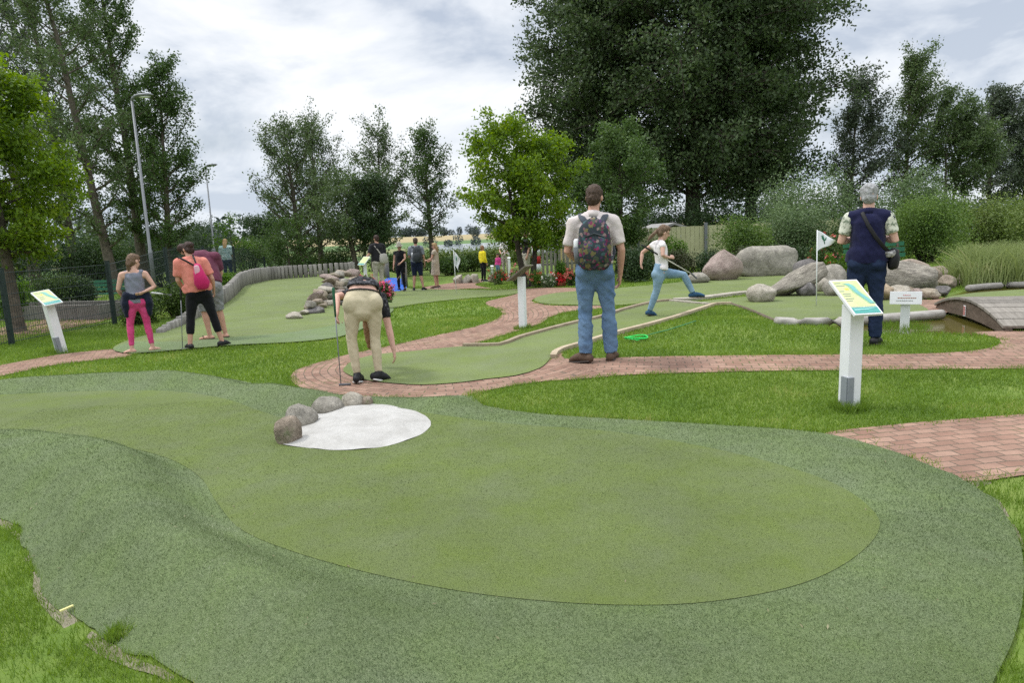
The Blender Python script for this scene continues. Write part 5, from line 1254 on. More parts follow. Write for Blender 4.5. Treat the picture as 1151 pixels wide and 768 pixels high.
def small_post(label, px, py, h, w_=.09, d=None, lean=0):
    g = G(px, py) if d is None else PG(px, d); r = empty('marker_post', g, hr.uniform(-.3, .3)); r.rotation_euler = (0, lean, 0); tag(r, label, 'post')
    mb = MB(); mb.box((0, 0, h / 2 - .05), (w_, w_, h + .1)); mb.build('post', M_white, r, bevel=.006, smooth=False)
    mb = MB(); mb.box((0, 0, h + .008), (w_ * 1.25, w_ * 1.25, .03), rot=Matrix.Rotation(.3, 3, 'X')); mb.build('cap', M_white, r, smooth=False)
small_post('thin white post between the white shirt woman and the maple stems', 573, 312, .8, .1)
small_post('thin white post in the weeds behind the boy in yellow', 553, 300, .55, .1, d=28)
small_post('white post standing in the pond grass', 1104, 300, .42, .1, d=14.0)
g = G(411, 322); 
r = hole_sign('small sign with a pale green card in front of the man in the black shirt', 412, 324, .78, math.radians(-50), bw=.40, bl=.34, slope=.8, detail=False, pw=.08)

M_flag = mat('flag_cloth', (0.76, 0.77, 0.79), rough=.8, var=.03); M_emb = mat('flag_emblem', (0.02, 0.14, 0.07), rough=.8)
def pennant(label, px, py, h, fl, fh, drop=0.0, dirx=1, d=None, limp=False):
    g = G(px, py) if d is None else PG(px, d); r = empty('golf_flag', g); tag(r, label, 'flag', 'hole flags')
    r.rotation_euler = (0, math.radians(-.6), 0)
    mb = MB(); mb.tube([(0, 0, 0), (0, 0, h)], .0085, n=8); mb.build('pole', M_white, r)
    mb = MB(); mb.tube([(0, 0, .0), (0, 0, .012)], [.06, .055], n=16); mb.build('cup_rim', M_white, r, smooth=False)
    n = 12
    def pt(u, v):
        z0 = h - .01
        if limp: x = (.02 + fl * u * (.75 + .25 * math.sin(v * 5 + 1))) ; z = z0 - v * fh - u * drop; y = .05 * math.sin(u * 8 + v * 4) * u
        else: x = fl * u; z = z0 - fh * (v * (1 - u) + u * .48) - drop * u * u + .012 * math.sin(u * 7); y = .03 * math.sin(u * 6 + v * 2) * u ** .5
        return (x * dirx, y, z)
    def cloth(u0, u1, v0, v1, off, name, material):
        vs, fs = [], []
        for sgn in (-1, 1):
            for i in range(n + 1):
                for j in range(n + 1):
                    x, y, z = pt(u0 + (u1 - u0) * i / n, v0 + (v1 - v0) * j / n); vs.append((x, y + sgn * off, z))
        K = (n + 1) ** 2
        for i in range(n):
            for j in range(n):
                a = i * (n + 1) + j; fs.append((a, a + n + 1, a + n + 2, a + 1)); fs.append((K + a, K + a + 1, K + a + n + 2, K + a + n + 1))
        for i in range(n):
            for (a, b_) in ((i * (n + 1), (i + 1) * (n + 1)), (n * (n + 1) + i, n * (n + 1) + i + 1)): fs.append((a, K + a, K + b_, b_))
        m_ = MB(); m_.add(vs, fs); return m_.build(name, material, r)
    cl = cloth(0, 1, 0, 1, .002, 'cloth', M_flag)
    # emblem: stylised branching mark
    m_ = MB()
    strokes = [[(.30, .16), (.34, .42), (.37, .78)], [(.24, .22), (.30, .44), (.34, .50)], [(.45, .20), (.42, .42), (.35, .52)]]
    for st in strokes:
        for sgn in (-1, 1):
            m_.tube([V(pt(*s)) + V((0, sgn * .004, 0)) for s in st], [.006, .010, .006], n=6)
    m_.build('emblem', M_emb, r)
    return r
pennant('white pennant with a dark green emblem flying on the right green', 917.5, 345.5, 1.23, .31, .33, drop=.03)
mb = MB()
pennant('white limp flag drooping on the middle green', 513, 331, 1.30, .16, .42, drop=.22, limp=True)
pennant('tiny white flag behind the palisade near the man in the black shirt', 399, 300, 1.1, .2, .4, d=31, limp=True, drop=.2)
pennant('tiny white flag far behind the left half of the palisade', 323, 300, .95, .22, .36, d=36, limp=True, drop=.2)

# green landing net on the grass
M_net = mat('neon_green_plastic', (0.03, 0.55, 0.09), rough=.45, var=.1); M_netp = mat('green_handle', (0.06, 0.22, 0.08), rough=.4, var=.1)
g = G(715, 384); e = G(782, 365.5); r = empty('ball_net', g); tag(r, 'bright green ball retrieving net with a long thin handle lying on the grass', 'net')
d = V((e.x - g.x, e.y - g.y, e.z - g.z)); a = math.atan2(d.y, d.x); cx, sx = math.cos(a), math.sin(a)
ring = [V((math.cos(t) * .14, math.sin(t) * .11, .055 + .01 * math.sin(2 * t))) for t in np.linspace(0, 2 * math.pi, 28)]
mb = MB(); mb.tube(ring, .009, n=6); mb.build('hoop', M_net, r)
mb = MB()
for k in range(-5, 6):
    y = k * .02; xx = .135 * math.sqrt(max(.02, 1 - (y / .11) ** 2)); mb.tube([(-xx, y, .05), (0, y, .025), (xx, y, .05)], .0028, n=4)
    x = k * .025; yy = .105 * math.sqrt(max(.02, 1 - (x / .14) ** 2)); mb.tube([(x, -yy, .05), (x, 0, .025), (x, yy, .05)], .0028, n=4)
mb.build('netting', M_net, r)
mb = MB(); mb.tube([V((cx * .13, sx * .11, .05))] + [V((d.x * t, d.y * t, Hs(g.x + d.x * t, g.y + d.y * t) - g.z + .055)) for t in (.25, .5, .75, 1)], .007, n=8); mb.build('handle', M_netp, r)
# scrap on the turf
g = G(76, 692, .03); mb = MB(); mb.box((0, 0, 0), (.011, .05, .006), rot=Matrix.Rotation(-.6, 3, 'Z')); o = mb.build('pencil_stub', mat('pale_yellow_wood', (0.62, 0.58, 0.25)), smooth=False); o.location = g; tag(o, 'short yellow pencil stub lying on the worn turf at the lower left', 'pencil')

# ------------------------------------------------------------------ people
def fabric(name, col, var=.12, scale=9, rough=.9, bump=.25, col2=None, bscale=120): return mat(name, col, rough=rough, var=var, scale=scale, bump=bump, bscale=bscale, col2=col2, spec=.15, sheen=.1)
M_skin = mat('skin', (0.52, 0.29, 0.21), rough=.55, var=.08, scale=12, spec=.35); M_skin2 = mat('skin_pale', (0.58, 0.35, 0.27), rough=.55, var=.07, scale=12, spec=.35)
def denim(name, c1, c2):
    m = mat(name, c1, rough=.9, scale=5, col2=c2, bump=.3, bscale=200, spec=.15); return m
M_jeans = denim('denim_mid', (0.085, 0.15, 0.26), (0.16, 0.25, 0.38)); M_jeansL = denim('denim_light', (0.15, 0.25, 0.36), (0.28, 0.40, 0.50)); M_jeansD = denim('denim_dark', (0.010, 0.018, 0.045), (0.025, 0.04, 0.085))
def hairmat(name, c1, c2): return mat(name, c1, rough=.6, scale=40, col2=c2, bump=1.0, bscale=90, spec=.35)
H_brown = hairmat('hair_brown', (0.035, 0.020, 0.012), (0.085, 0.05, 0.03)); H_dark = hairmat('hair_dark', (0.018, 0.010, 0.008), (0.06, 0.028, 0.02)); H_grey = hairmat('hair_grey', (0.22, 0.22, 0.22), (0.42, 0.42, 0.42))
H_lbrown = hairmat('hair_light_brown', (0.10, 0.06, 0.035), (0.20, 0.13, 0.08)); H_blond = hairmat('hair_blond', (0.26, 0.16, 0.07), (0.42, 0.28, 0.14)); H_red = hairmat('hair_auburn', (0.17, 0.085, 0.04), (0.32, 0.18, 0.09))
M_eye = mat('eye', (0.03, 0.025, 0.02), rough=.2); M_lip = mat('lip', (0.42, 0.16, 0.14), rough=.5)
M_sole = mat('shoe_sole', (0.62, 0.62, 0.60), rough=.7)

def lerp(a, b, t): return V(a) * (1 - t) + V(b) * t

BASE = dict(pelvis=(0, 0, .96), waist=(0, -.015, 1.10), chest=(0, 0, 1.29), neck=(0, -.03, 1.485), head=(0, .0, 1.64),
    shL=(-.185, -.02, 1.42), shR=(.185, -.02, 1.42), elL=(-.24, -.03, 1.14), elR=(.24, -.03, 1.14), wrL=(-.25, .05, .90), wrR=(.25, .05, .90),
    hipL=(-.09, 0, .92), hipR=(.09, 0, .92), knL=(-.105, .015, .51), knR=(.105, .015, .51), anL=(-.115, -.02, .085), anR=(.115, -.02, .085), toeL=(-.15, .17, .03), toeR=(.15, .17, .03))

def person(label, loc, Hh, pose=None, top=None, bottom=None, shoes=None, hair=None, yaw=0.0, look=0.0, skin=None, abs_=False, female=False, group=None, vox=.011, face=True, hs=1.0, hands=(None, None), thick=1.0, parts=()):
    s = Hh / 1.75; J = {k: V(v) * s for k, v in BASE.items()}
    for k, v in (pose or {}).items(): J[k] = V(v) * (1.0 if abs_ else s)
    skin = skin or M_skin; r_ = s * thick
    rz = -math.atan2(loc[0], loc[1]) + yaw
    side = (J['hipR'] - J['hipL']); side = V((side.x, side.y, side.z)).normalized()
    sh_side = (J['shR'] - J['shL']).normalized()
    fem = 1.0 if female else 0.0
    hipw, waistw, chestw = .172 + .012 * fem, .148 - .016 * fem, .172 - .022 * fem
    def torso(mb, e, bottom_flat, start=0):
        pel, wai, che, nek = J['pelvis'], J['waist'], J['chest'], J['neck']; up = (wai - pel).normalized()
        pts = [pel - up * .10 * s, pel - up * .02 * s, lerp(pel, wai, .6), wai, lerp(wai, che, .5), che, lerp(che, nek, .5), lerp(che, nek, .80), lerp(che, nek, 1.0)]
        ra = [.125, hipw, hipw * .93, waistw, (waistw + chestw) / 2 + .006, chestw, chestw + .006, .115, .062]
        rb = [.10, .122, .113, .100, .105, .115, .106, .080, .058]
        k0 = start
        P_ = pts[k0:]; A_ = [(a * r_ + e) for a in ra[k0:]]; B_ = [(b * r_ + e) for b in rb[k0:]]
        mb.loft(P_, A_, B_, side=lerp(side, sh_side, .5), n=20, flat=(bottom_flat, False))
    def trap(mb, e):
        for q in 'LR':
            mb.loft([lerp(J['chest'], J['neck'], .86), J['sh' + q] - (J['sh' + q] - J['neck']) * .06], [.062 * r_ + e, .054 * r_ + e], n=12)
            mb.loft([lerp(J['chest'], J['neck'], .35), J['sh' + q] + (J['el' + q] - J['sh' + q]) * .10], [.085 * r_ + e, .052 * r_ + e], n=12)
    def arm(mb, q, e, f):
        A, B, C = J['sh' + q], J['el' + q], J['wr' + q]
        pts = [A, lerp(A, B, .5), B, lerp(B, C, .3), C]; ra = [.053, .047, .040, .041, .027]; ts = [0, .25, .5, .65, 1.0]
        pp_, rr = [], []
        for p, r, t in zip(pts, ra, ts):
            if t <= f + 1e-6: pp_.append(p); rr.append(r * r_ + e)
        if f < 1:
            for i in range(4):
                if ts[i] < f < ts[i + 1] - 1e-6:
                    u = (f - ts[i]) / (ts[i + 1] - ts[i]); pp_.append(lerp(pts[i], pts[i + 1], u)); rr.append((ra[i] * (1 - u) + ra[i + 1] * u) * r_ + e); break
        return pp_, rr
    def leg(q, e, f, flare=0.0):
        A, B, C = J['hip' + q], J['kn' + q], J['an' + q]
        pts = [A, lerp(A, B, .35), lerp(A, B, .75), B, lerp(B, C, .3), lerp(B, C, .7), C]; ra = [.090, .086, .064, .055, .057, .043, .037]; ts = [0, .2, .4, .5, .65, .85, 1.0]
        pp_, rr = [], []
        for i, (p, r, t) in enumerate(zip(pts, ra, ts)):
            if t <= f + 1e-6: pp_.append(p); rr.append(r * r_ + e + flare * max(0, t - .45))
            elif ts[i - 1] < f:
                u = (f - ts[i - 1]) / (t - ts[i - 1]); pp_.append(lerp(pts[i - 1], p, u)); rr.append((ra[i - 1] * (1 - u) + r * u) * r_ + e + flare * max(0, f - .45))
        return pp_, rr
    # ---- body
    mb = MB(); torso(mb, -.004, False); trap(mb, -.004)
    hd, nk = J['head'], J['neck']; up = (hd - nk).normalized()
    fwd0 = V((0, 1, 0)); 
    if pose and 'face' in pose: fwd0 = V(pose['face']); 
    fw = (Matrix.Rotation(look, 3, 'Z') @ fwd0); fw = (fw - up * fw.dot(up)).normalized(); rt = fw.cross(up).normalized()
    R = Matrix((rt, fw, up)).transposed(); k = s * hs
    def hp(x, y, z): return hd + R @ V((x * k, y * k, z * k))
    mb.loft([nk - up * .03 * s, lerp(nk, hd, .5), hd], [.062 * r_, .054 * r_, .052 * r_], n=12)
    mb.ell(hp(0, -.012, .025), (.075 * k, .094 * k, .092 * k), R); mb.ell(hp(0, .022, -.035), (.058 * k, .070 * k, .082 * k), R); mb.ell(hp(0, .060, -.085), (.030 * k, .028 * k, .026 * k), R)
    mb.loft([hp(0, .085, .02), hp(0, .108, -.025)], [.010 * k, .016 * k], n=8); 
    for x in (-1, 1): mb.ell(hp(.077 * x, -.008, -.008), (.012 * k, .020 * k, .032 * k), R, n=8, m=6); mb.ell(hp(.03 * x, .075, .035), (.024 * k, .014 * k, .010 * k), R, n=8, m=6)
    for q, sg, hd_dir in (('L', -1, hands[0]), ('R', 1, hands[1])):
        pp_, rr = arm(mb, q, -.002, 1.0); mb.loft(pp_, rr, n=12)
        pp_, rr = leg(q, -.002, 1.0); rr = [r__ * ((bottom or {}).get('legk', 1.0)) for r__ in rr]; mb.loft(pp_, rr, n=14)
        A_, T_ = J['an' + q], J['toe' + q]; dirf = (T_ - A_); dirf.normalize(); heel = A_ + V((-dirf.x * .045 * s, -dirf.y * .045 * s, -.035 * s)) if abs(dirf.z) < .75 else A_
        mb.loft([A_ + (J['kn' + q] - A_) * .05, A_ - V((0, 0, .02 * s))], [.036 * s, .036 * s], n=10)
        mb.loft([heel, lerp(A_, T_, .45) + V((0, 0, -.012 * s)), T_], [.034 * s, .042 * s, .036 * s], [.034 * s, .032 * s, .020 * s], n=12, side=dirf.cross(V((0, 0, 1))))
        mb.ell(J['hip' + q] + V((0, -.035 * s, .0)) if not (pose and 'butt' in pose) else J['hip' + q] + V(pose['butt']), (.088 * r_, .085 * r_, .10 * r_))
        # hand: palm, four fingers, thumb
        W, E = J['wr' + q], J['el' + q]; hdir = V(hd_dir[0]).normalized() if hd_dir else (W - E).normalized()
        pn = V(hd_dir[1]) if hd_dir else V((-sg, 0, 0)); pn = (pn - hdir * pn.dot(hdir)); pn = pn.normalized() if pn.length > .05 else V((0, 1, 0))
        curl = hd_dir[2] if hd_dir else .45; ac = hdir.cross(pn) * sg
        if ac.dot(V((0, 1, 0))) < 0 and not hd_dir: ac = -ac
        K = W + hdir * .085 * s; mb.loft([W, W + hdir * .04 * s, K], [.026 * s, .036 * s, .040 * s], [.020 * s, .017 * s, .014 * s], side=ac, n=10)
        for i, fl in enumerate((.070, .078, .073, .058)):
            o_ = K + ac * (.030 - .020 * i) * s; d1 = (hdir * math.cos(curl) + pn * math.sin(curl)); d2 = (hdir * math.cos(curl * 2.2) + pn * math.sin(curl * 2.2))
            mb.loft([o_ - hdir * .015 * s, o_ + d1 * fl * .5 * s, o_ + d1 * fl * .5 * s + d2 * fl * .5 * s], [.0095 * s, .009 * s, .0075 * s], n=7)
        th0 = W + hdir * .03 * s + ac * .03 * s; dth = (hdir * .6 + ac * .55 + pn * .45).normalized()
        mb.loft([th0, th0 + dth * .035 * s, th0 + dth * .035 * s + (hdir + pn * .4).normalized() * .03 * s], [.013 * s, .011 * s, .009 * s], n=8)
    body = mb.build('person', skin, voxel=vox * .8)
    body.location = loc; body.rotation_euler = (0, 0, rz); tag(body, label, 'person', group)
    if face:
        for x in (-1, 1): mb = MB(); mb.ell(hp(.031 * x, .086, .008), (.013 * k, .008 * k, .008 * k), R, n=8, m=6); mb.build('eye', M_eye, body)
        mb = MB(); mb.ell(hp(0, .088, -.062), (.022 * k, .010 * k, .007 * k), R, n=8, m=6); mb.build('mouth', M_lip, body)
    # ---- clothes
    if bottom:
        mb = MB(); e = bottom.get('loose', .010) * s
        up_ = (J['waist'] - J['pelvis']).normalized(); wt = bottom.get('waist', .75)
        pel, wai = J['pelvis'], J['waist']
        if bottom.get('skirt'):
            kc = lerp(J['knL'], J['knR'], .5); f = bottom['leg']
            mb.loft([lerp(pel, wai, wt), pel, lerp(pel, kc, .4), lerp(pel, kc, f * 2)], [waistw * r_ + e, hipw * r_ + e, .2 * s, .23 * s], [.105 * r_ + e, .13 * r_ + e, .16 * s, .18 * s], side=side, n=22, flat=(True, True))
        else:
            mb.loft([pel - up_ * .10 * s, pel - up_ * .02 * s, lerp(pel, wai, .4), lerp(pel, wai, wt)], [.125 * r_ + e, hipw * r_ + e, hipw * .96 * r_ + e, (waistw + .012) * r_ + e], [.10 * r_ + e, .124 * r_ + e, .118 * r_ + e, .110 * r_ + e], side=side, n=20, flat=(False, True))
            for q in 'LR':
                pp_, rr = leg(q, e, bottom['leg'], bottom.get('flare', 0) * s); rr = [r__ * bottom.get('legk', 1.0) for r__ in rr]; mb.loft(pp_, rr, n=16, flat=(False, True))
                bo = V((0, -.04 * s, -.0)) if not (pose and 'butt' in pose) else V(pose['butt']); mb.ell(J['hip' + q] + bo, (.092 * r_ + e * .7, .090 * r_ + e * .7, .105 * r_ + e * .7))
        o = mb.build(bottom.get('name', 'trousers'), bottom['mat'], body, voxel=vox, disp=(bottom.get('fold', .008) * 1.3 * s, 8 / s, 13 / s), folds=True, smo=9)
    if top:
        mb = MB(); e = top.get('loose', .014) * s; pel, wai, che, nek = J['pelvis'], J['waist'], J['chest'], J['neck']
        hem = top.get('hem', .0); 
        pts = [lerp(pel, wai, hem), lerp(pel, wai, max(.6, hem + .1)), wai if hem < 1 else lerp(wai, che, .25), lerp(wai, che, .5), che, lerp(che, nek, .5), lerp(che, nek, .82), lerp(che, nek, top.get('collar', .97))]
        sl_ = top.get('hang', .02) * s
        ra = [hipw * r_ + e + sl_ * .6, hipw * .95 * r_ + e + sl_, waistw * r_ + e + sl_, (waistw + chestw) / 2 * r_ + e + sl_ * .7, chestw * r_ + e, (chestw + .006) * r_ + e, .118 * r_ + e * .8, .060 * r_ + e * .5]
        rb = [.124 * r_ + e, .116 * r_ + e, .104 * r_ + e + sl_ * .5, .108 * r_ + e + sl_ * .3, .118 * r_ + e, .108 * r_ + e, .082 * r_ + e * .8, .060 * r_ + e * .5]
        if top.get('slim'): ra = [a * (top['slim'] if i_ < 4 else 1) for i_, a in enumerate(ra)]; rb = [a * (top['slim'] if i_ < 4 else 1) for i_, a in enumerate(rb)]
        mb.loft(pts, ra, rb, side=lerp(side, sh_side, .5), n=22, flat=(True, True))
        if not top.get('strappy'): trap(mb, e * .75)
        else:
            for q in 'LR': mb.loft([lerp(che, nek, .35), lerp(nek, J['sh' + q], .62)], [.075 * r_ + e, .044 * r_ + e], n=12)
        f = top.get('sleeve', .3)
        if f > 0 and not top.get('sleeve_mat'):
            for q in 'LR': pp_, rr = arm(mb, q, e * .9 + .006 * s, f); mb.loft(pp_, rr, n=14, flat=(False, True))
        if top.get('skirt_to'):
            kc = lerp(J['knL'], J['knR'], .5); mb.loft([lerp(pel, wai, .8), pel, lerp(pel, kc, .45), lerp(pel, kc, top['skirt_to'])], [waistw * r_ + e, hipw * r_ + e, .19 * s, .21 * s], [.105 * r_ + e, .13 * r_ + e, .15 * s, .17 * s], side=side, n=22, flat=(True, True))
        mb.build(top.get('name', 'shirt'), top['mat'], body, voxel=vox, disp=(top.get('fold', .010) * 1.3 * s, 8 / s, 8 / s), folds=True, smo=7)
        if f > 0 and top.get('sleeve_mat'):
            for q in 'LR':
                mb = MB(); pp_, rr = arm(mb, q, .016 * s, f); mb.loft(pp_, rr, n=14, flat=(False, True)); mb.build('sleeve', top['sleeve_mat'], body, voxel=vox, disp=(.006 * s, 12, 12))
        if top.get('collar_band'):
            mb = MB(); mb.loft([nek - up * .035 * s, nek + up * .03 * s], [.074 * r_, .066 * r_], [.074 * r_, .068 * r_], n=16, side=sh_side, flat=(True, True)); mb.build('collar', top['mat'], body)
    if shoes:
        for q in 'LR':
            A_, T_ = J['an' + q], J['toe' + q]; d = (T_ - A_).normalized(); hor = V((d.x, d.y, 0)); hor = hor.normalized() if hor.length > .2 else V((0, 1, 0))
            sd = d.cross(V((0, 0, 1))); sd = sd.normalized() if sd.length > .1 else V((1, 0, 0)); upv = sd.cross(d).normalized()
            heel = A_ - d * .05 * s - upv * .045 * s; tip = T_ + d * .045 * s
            st = shoes.get('style', 'shoe')
            if st == 'flip':
                mb = MB(); mb.loft([heel - upv * .02 * s, lerp(heel, tip, .5) - upv * .022 * s, tip - upv * .018 * s], [.036 * s, .044 * s, .038 * s], [.010 * s] * 3, side=sd, n=14, sq=2.6); mb.build('sandal', shoes['mat'], body)
                mb = MB(); mb.tube([lerp(A_, T_, .5) - sd * .045 * s, lerp(A_, T_, .7) + upv * .03 * s, lerp(A_, T_, .5) + sd * .045 * s], .007 * s, n=6); mb.build('strap', shoes['mat'], body); continue
            mb = MB(); mb.loft([heel, lerp(A_, T_, .35) + upv * -.006 * s, lerp(A_, T_, .75), tip - upv * .008 * s - d * .02 * s], [.042 * s, .046 * s, .052 * s, .042 * s], [.045 * s, .050 * s, .038 * s, .028 * s], side=sd, n=14)
            if st == 'shoe': mb.loft([A_ - upv * .02 * s, A_ + (J['kn' + q] - A_).normalized() * .012 * s], [.046 * s, .044 * s], n=12)
            sh = mb.build('shoe', shoes['mat'], body, voxel=vox * .7)
            sm = shoes.get('sole', M_sole)
            mb = MB(); mb.loft([heel - upv * .030 * s, lerp(heel, tip, .5) - upv * .034 * s, tip - upv * .026 * s], [.044 * s, .051 * s, .040 * s], [.012 * s] * 3, side=sd, n=14, sq=2.5); mb.build('sole', sm, sh)
    if hair:
        mb = MB(); st = hair['style']; hm = hair['mat']
        mb.ell(hp(0, -.020, .038), (.083 * k, .096 * k, .092 * k), R); mb.ell(hp(0, -.052, -.020), (.074 * k, .060 * k, .070 * k), R)
        if st in ('long', 'ponytail', 'bun'): mb.ell(hp(0, .03, .082), (.066 * k, .062 * k, .045 * k), R)
        if st == 'grey': mb.ell(hp(0, -.02, .06), (.092 * k, .096 * k, .085 * k), R)
        if st == 'ponytail':
            mb.ell(hp(0, -.115, .01), (.026 * k, .030 * k, .026 * k), R); t1 = V(hair.get('tail', (0, -.05, -.26))) * k; p0 = hp(0, -.12, .0)
            mb.loft([p0, p0 + t1 * .35 + V((0, -.02 * k, 0)), p0 + t1 * .7, p0 + t1], [.024 * k, .034 * k, .028 * k, .010 * k], n=10)
        if st == 'bun': mb.ell(hp(0, -.10, .05), (.055 * k, .05 * k, .055 * k), R)
        if st == 'long': mb.loft([hp(0, -.06, .02), hp(0, -.085, -.10), hp(0, -.075, -.24)], [.078 * k, .085 * k, .07 * k], [.05 * k, .045 * k, .028 * k], side=rt, n=14)
        if st == 'hang':
            p0 = hp(0, -.05, .08); 
            mb.loft([p0, hp(0, .02, .14), hp(0, .03, .22) + V((0, 0, -.08)), hp(0, .03, .22) + V((0, 0, -.20))], [.06 * k, .06 * k, .05 * k, .022 * k], n=12)
        mb.build('hair', hm, body, voxel=.009, disp=(hair.get('rough', .011) * k, 42, 18), folds=True)
        if hair.get('hat'):
            mb = MB(); mb.loft([hp(0, -.01, .03), hp(0, -.01, .075), hp(0, -.01, .125)], [.098 * k, .094 * k, .075 * k], [.108 * k, .10 * k, .08 * k], side=rt, n=18, flat=(True, False)); mb.loft([hp(0, 0, .03), hp(0, 0, .04)], [.15 * k, .15 * k], [.16 * k, .16 * k], side=rt, n=20, flat=(True, True)); mb.build('hat', hair['hat'], body)
    return body, J, rz

def local_empty(name, label, cat, body):
    o = empty(name, body.location, body.rotation_euler.z); tag(o, label, cat); return o

def putter(label, grip_top, head, body=None, head_dir=(1, 0, 0), grip_mat=None, glen=.26, shaft=None, k=1.0):
    """points in the local frame of body (or world when None)"""
    r = empty('golf_putter', body.location if body else (0, 0, 0), body.rotation_euler.z if body else 0); tag(r, label, 'golf club', 'golf putters')
    a, b = V(grip_top), V(head); d = (b - a).normalized()
    mb = MB(); mb.tube([a + d * glen * .9, lerp(a, b, .6), b], [.0065 * k, .006 * k, .005 * k], n=8); mb.build('shaft', shaft or M_steel, r)
    mb = MB(); mb.tube([a, a + d * .02, a + d * glen * .6, a + d * glen], [.010, .0145, .013, .009], n=10); mb.build('grip', grip_mat or M_grip, r)
    h = V(head_dir).normalized(); mb = MB(); mb.loft([b - h * .02, b + h * .03, b + h * .10], [.013, .014, .012], [.016, .015, .012], side=(0, 0, 1), n=8, sq=3, flat=(True, True)); mb.build('club_head', M_steelD, r, smooth=False)
    return r
M_grip = mat('rubber_grip', (0.02, 0.022, 0.02), rough=.7); M_gripg = mat('green_grip', (0.02, 0.10, 0.05), rough=.7); M_steelD = mat('dark_steel', (0.13, 0.13, 0.14), rough=.35, metal=.7)

# --- man with flowered rucksack
M_shirtW = fabric('shirt_pinkish_white', (0.62, 0.55, 0.53), var=.05); M_brownshoe = mat('brown_suede', (0.10, 0.065, 0.045), rough=.9); M_blackshoe = mat('black_shoe', (0.012, 0.012, 0.014), rough=.6); M_darksole = mat('dark_sole', (0.05, 0.04, 0.035))
gm_ = G(671, 407.5); b1_, J1, _ = person('standing man in blue jeans and pale shirt wearing a flowered rucksack, seen from behind', gm_, 1.80,
    pose=dict(anL=(-.115, -.02, .085), toeL=(-.24, .10, .03), anR=(.145, .05, .085), toeR=(.19, .24, .03), knL=(-.105, .02, .51), knR=(.125, .03, .51), elL=(-.265, -.02, 1.13), wrL=(-.16, .17, 1.02), elR=(.265, -.05, 1.13), wrR=(.25, .04, .87), head=(.015, .0, 1.645), shL=(-.195, -.02, 1.405), shR=(.195, -.02, 1.405)),
    top=dict(mat=M_shirtW, sleeve=.40, hem=.35, loose=.016, hang=.012, collar_band=True), bottom=dict(mat=M_jeans, leg=.985, waist=.72, loose=.013, flare=.035, fold=.011), shoes=dict(mat=M_brownshoe, sole=M_darksole), hair=dict(style='short', mat=H_brown), look=-.25, thick=1.0)
def floral():
    m = bpy.data.materials.new('flowered_fabric'); nt = nodes(m); out = N(nt, 'ShaderNodeOutputMaterial'); b = N(nt, 'ShaderNodeBsdfPrincipled', Roughness=.85); b.inputs['Specular IOR Level'].default_value = .2
    tc = N(nt, 'ShaderNodeTexCoord'); col = None
    def layer(prev, scale, off, thr, cmap, warp=.25):
        mp = N(nt, 'ShaderNodeMapping'); mp.inputs['Location'].default_value = off; L(nt, tc.outputs['Object'], mp.inputs['Vector'])
        nz = N(nt, 'ShaderNodeTexNoise', Scale=scale * 2.4, Detail=2); L(nt, mp.outputs[0], nz.inputs['Vector'])
        ad = N(nt, 'ShaderNodeMixRGB', blend_type='LINEAR_LIGHT'); ad.inputs[0].default_value = warp / scale * 1.2; L(nt, mp.outputs[0], ad.inputs[1]); L(nt, nz.outputs['Color'], ad.inputs[2])
        vo = N(nt, 'ShaderNodeTexVoronoi', Scale=scale); L(nt, ad.outputs[0], vo.inputs['Vector'])
        sc_ = N(nt, 'ShaderNodeSeparateColor'); L(nt, vo.outputs['Color'], sc_.inputs[0])
        r = N(nt, 'ShaderNodeValToRGB'); r.color_ramp.interpolation = 'CONSTANT'; els = r.color_ramp.elements
        for i, (p, c) in enumerate(cmap):
            e = els[i] if i < 2 else els.new(p); e.position = p; e.color = rgba(c)
        L(nt, sc_.outputs[0], r.inputs['Fac'])
        ls = N(nt, 'ShaderNodeMath', operation='LESS_THAN'); ls.inputs[1].default_value = thr; L(nt, vo.outputs['Distance'], ls.inputs[0])
        gt = N(nt, 'ShaderNodeMath', operation='GREATER_THAN'); gt.inputs[1].default_value = .35; L(nt, sc_.outputs[1], gt.inputs[0])
        mu = N(nt, 'ShaderNodeMath', operation='MULTIPLY'); L(nt, ls.outputs[0], mu.inputs[0]); L(nt, gt.outputs[0], mu.inputs[1])
        mx = N(nt, 'ShaderNodeMix', data_type='RGBA'); L(nt, mu.outputs[0], mx.inputs[0])
        if prev is None: mx.inputs[6].default_value = (0.032, 0.043, 0.050, 1)
        else: L(nt, prev, mx.inputs[6])
        L(nt, r.outputs['Color'], mx.inputs[7]); return mx.outputs[2]
    col = layer(None, 17, (0, 0, 0), .5, [(0, (0.07, 0.09, 0.06)), (.3, (0.05, 0.10, 0.11)), (.6, (0.16, 0.14, 0.06))])
    col = layer(col, 27, (3, 1, 2), .42, [(0, (0.15, 0.03, 0.07)), (.4, (0.17, 0.10, 0.11)), (.7, (0.08, 0.04, 0.10))])
    col = layer(col, 19, (1, 5, 7), .33, [(0, (0.22, 0.20, 0.17)), (.35, (0.26, 0.04, 0.12)), (.65, (0.24, 0.18, 0.17))])
    col = layer(col, 19, (1, 5, 7), .10, [(0, (0.40, 0.25, 0.06)), (.5, (0.10, 0.03, 0.03))])
    L(nt, col, b.inputs['Base Color']); L(nt, b.outputs['BSDF'], out.inputs['Surface']); return m
M_floral = floral(); M_webbing = fabric('grey_webbing', (0.07, 0.08, 0.095)); M_meshp = fabric('grey_mesh', (0.12, 0.13, 0.14))
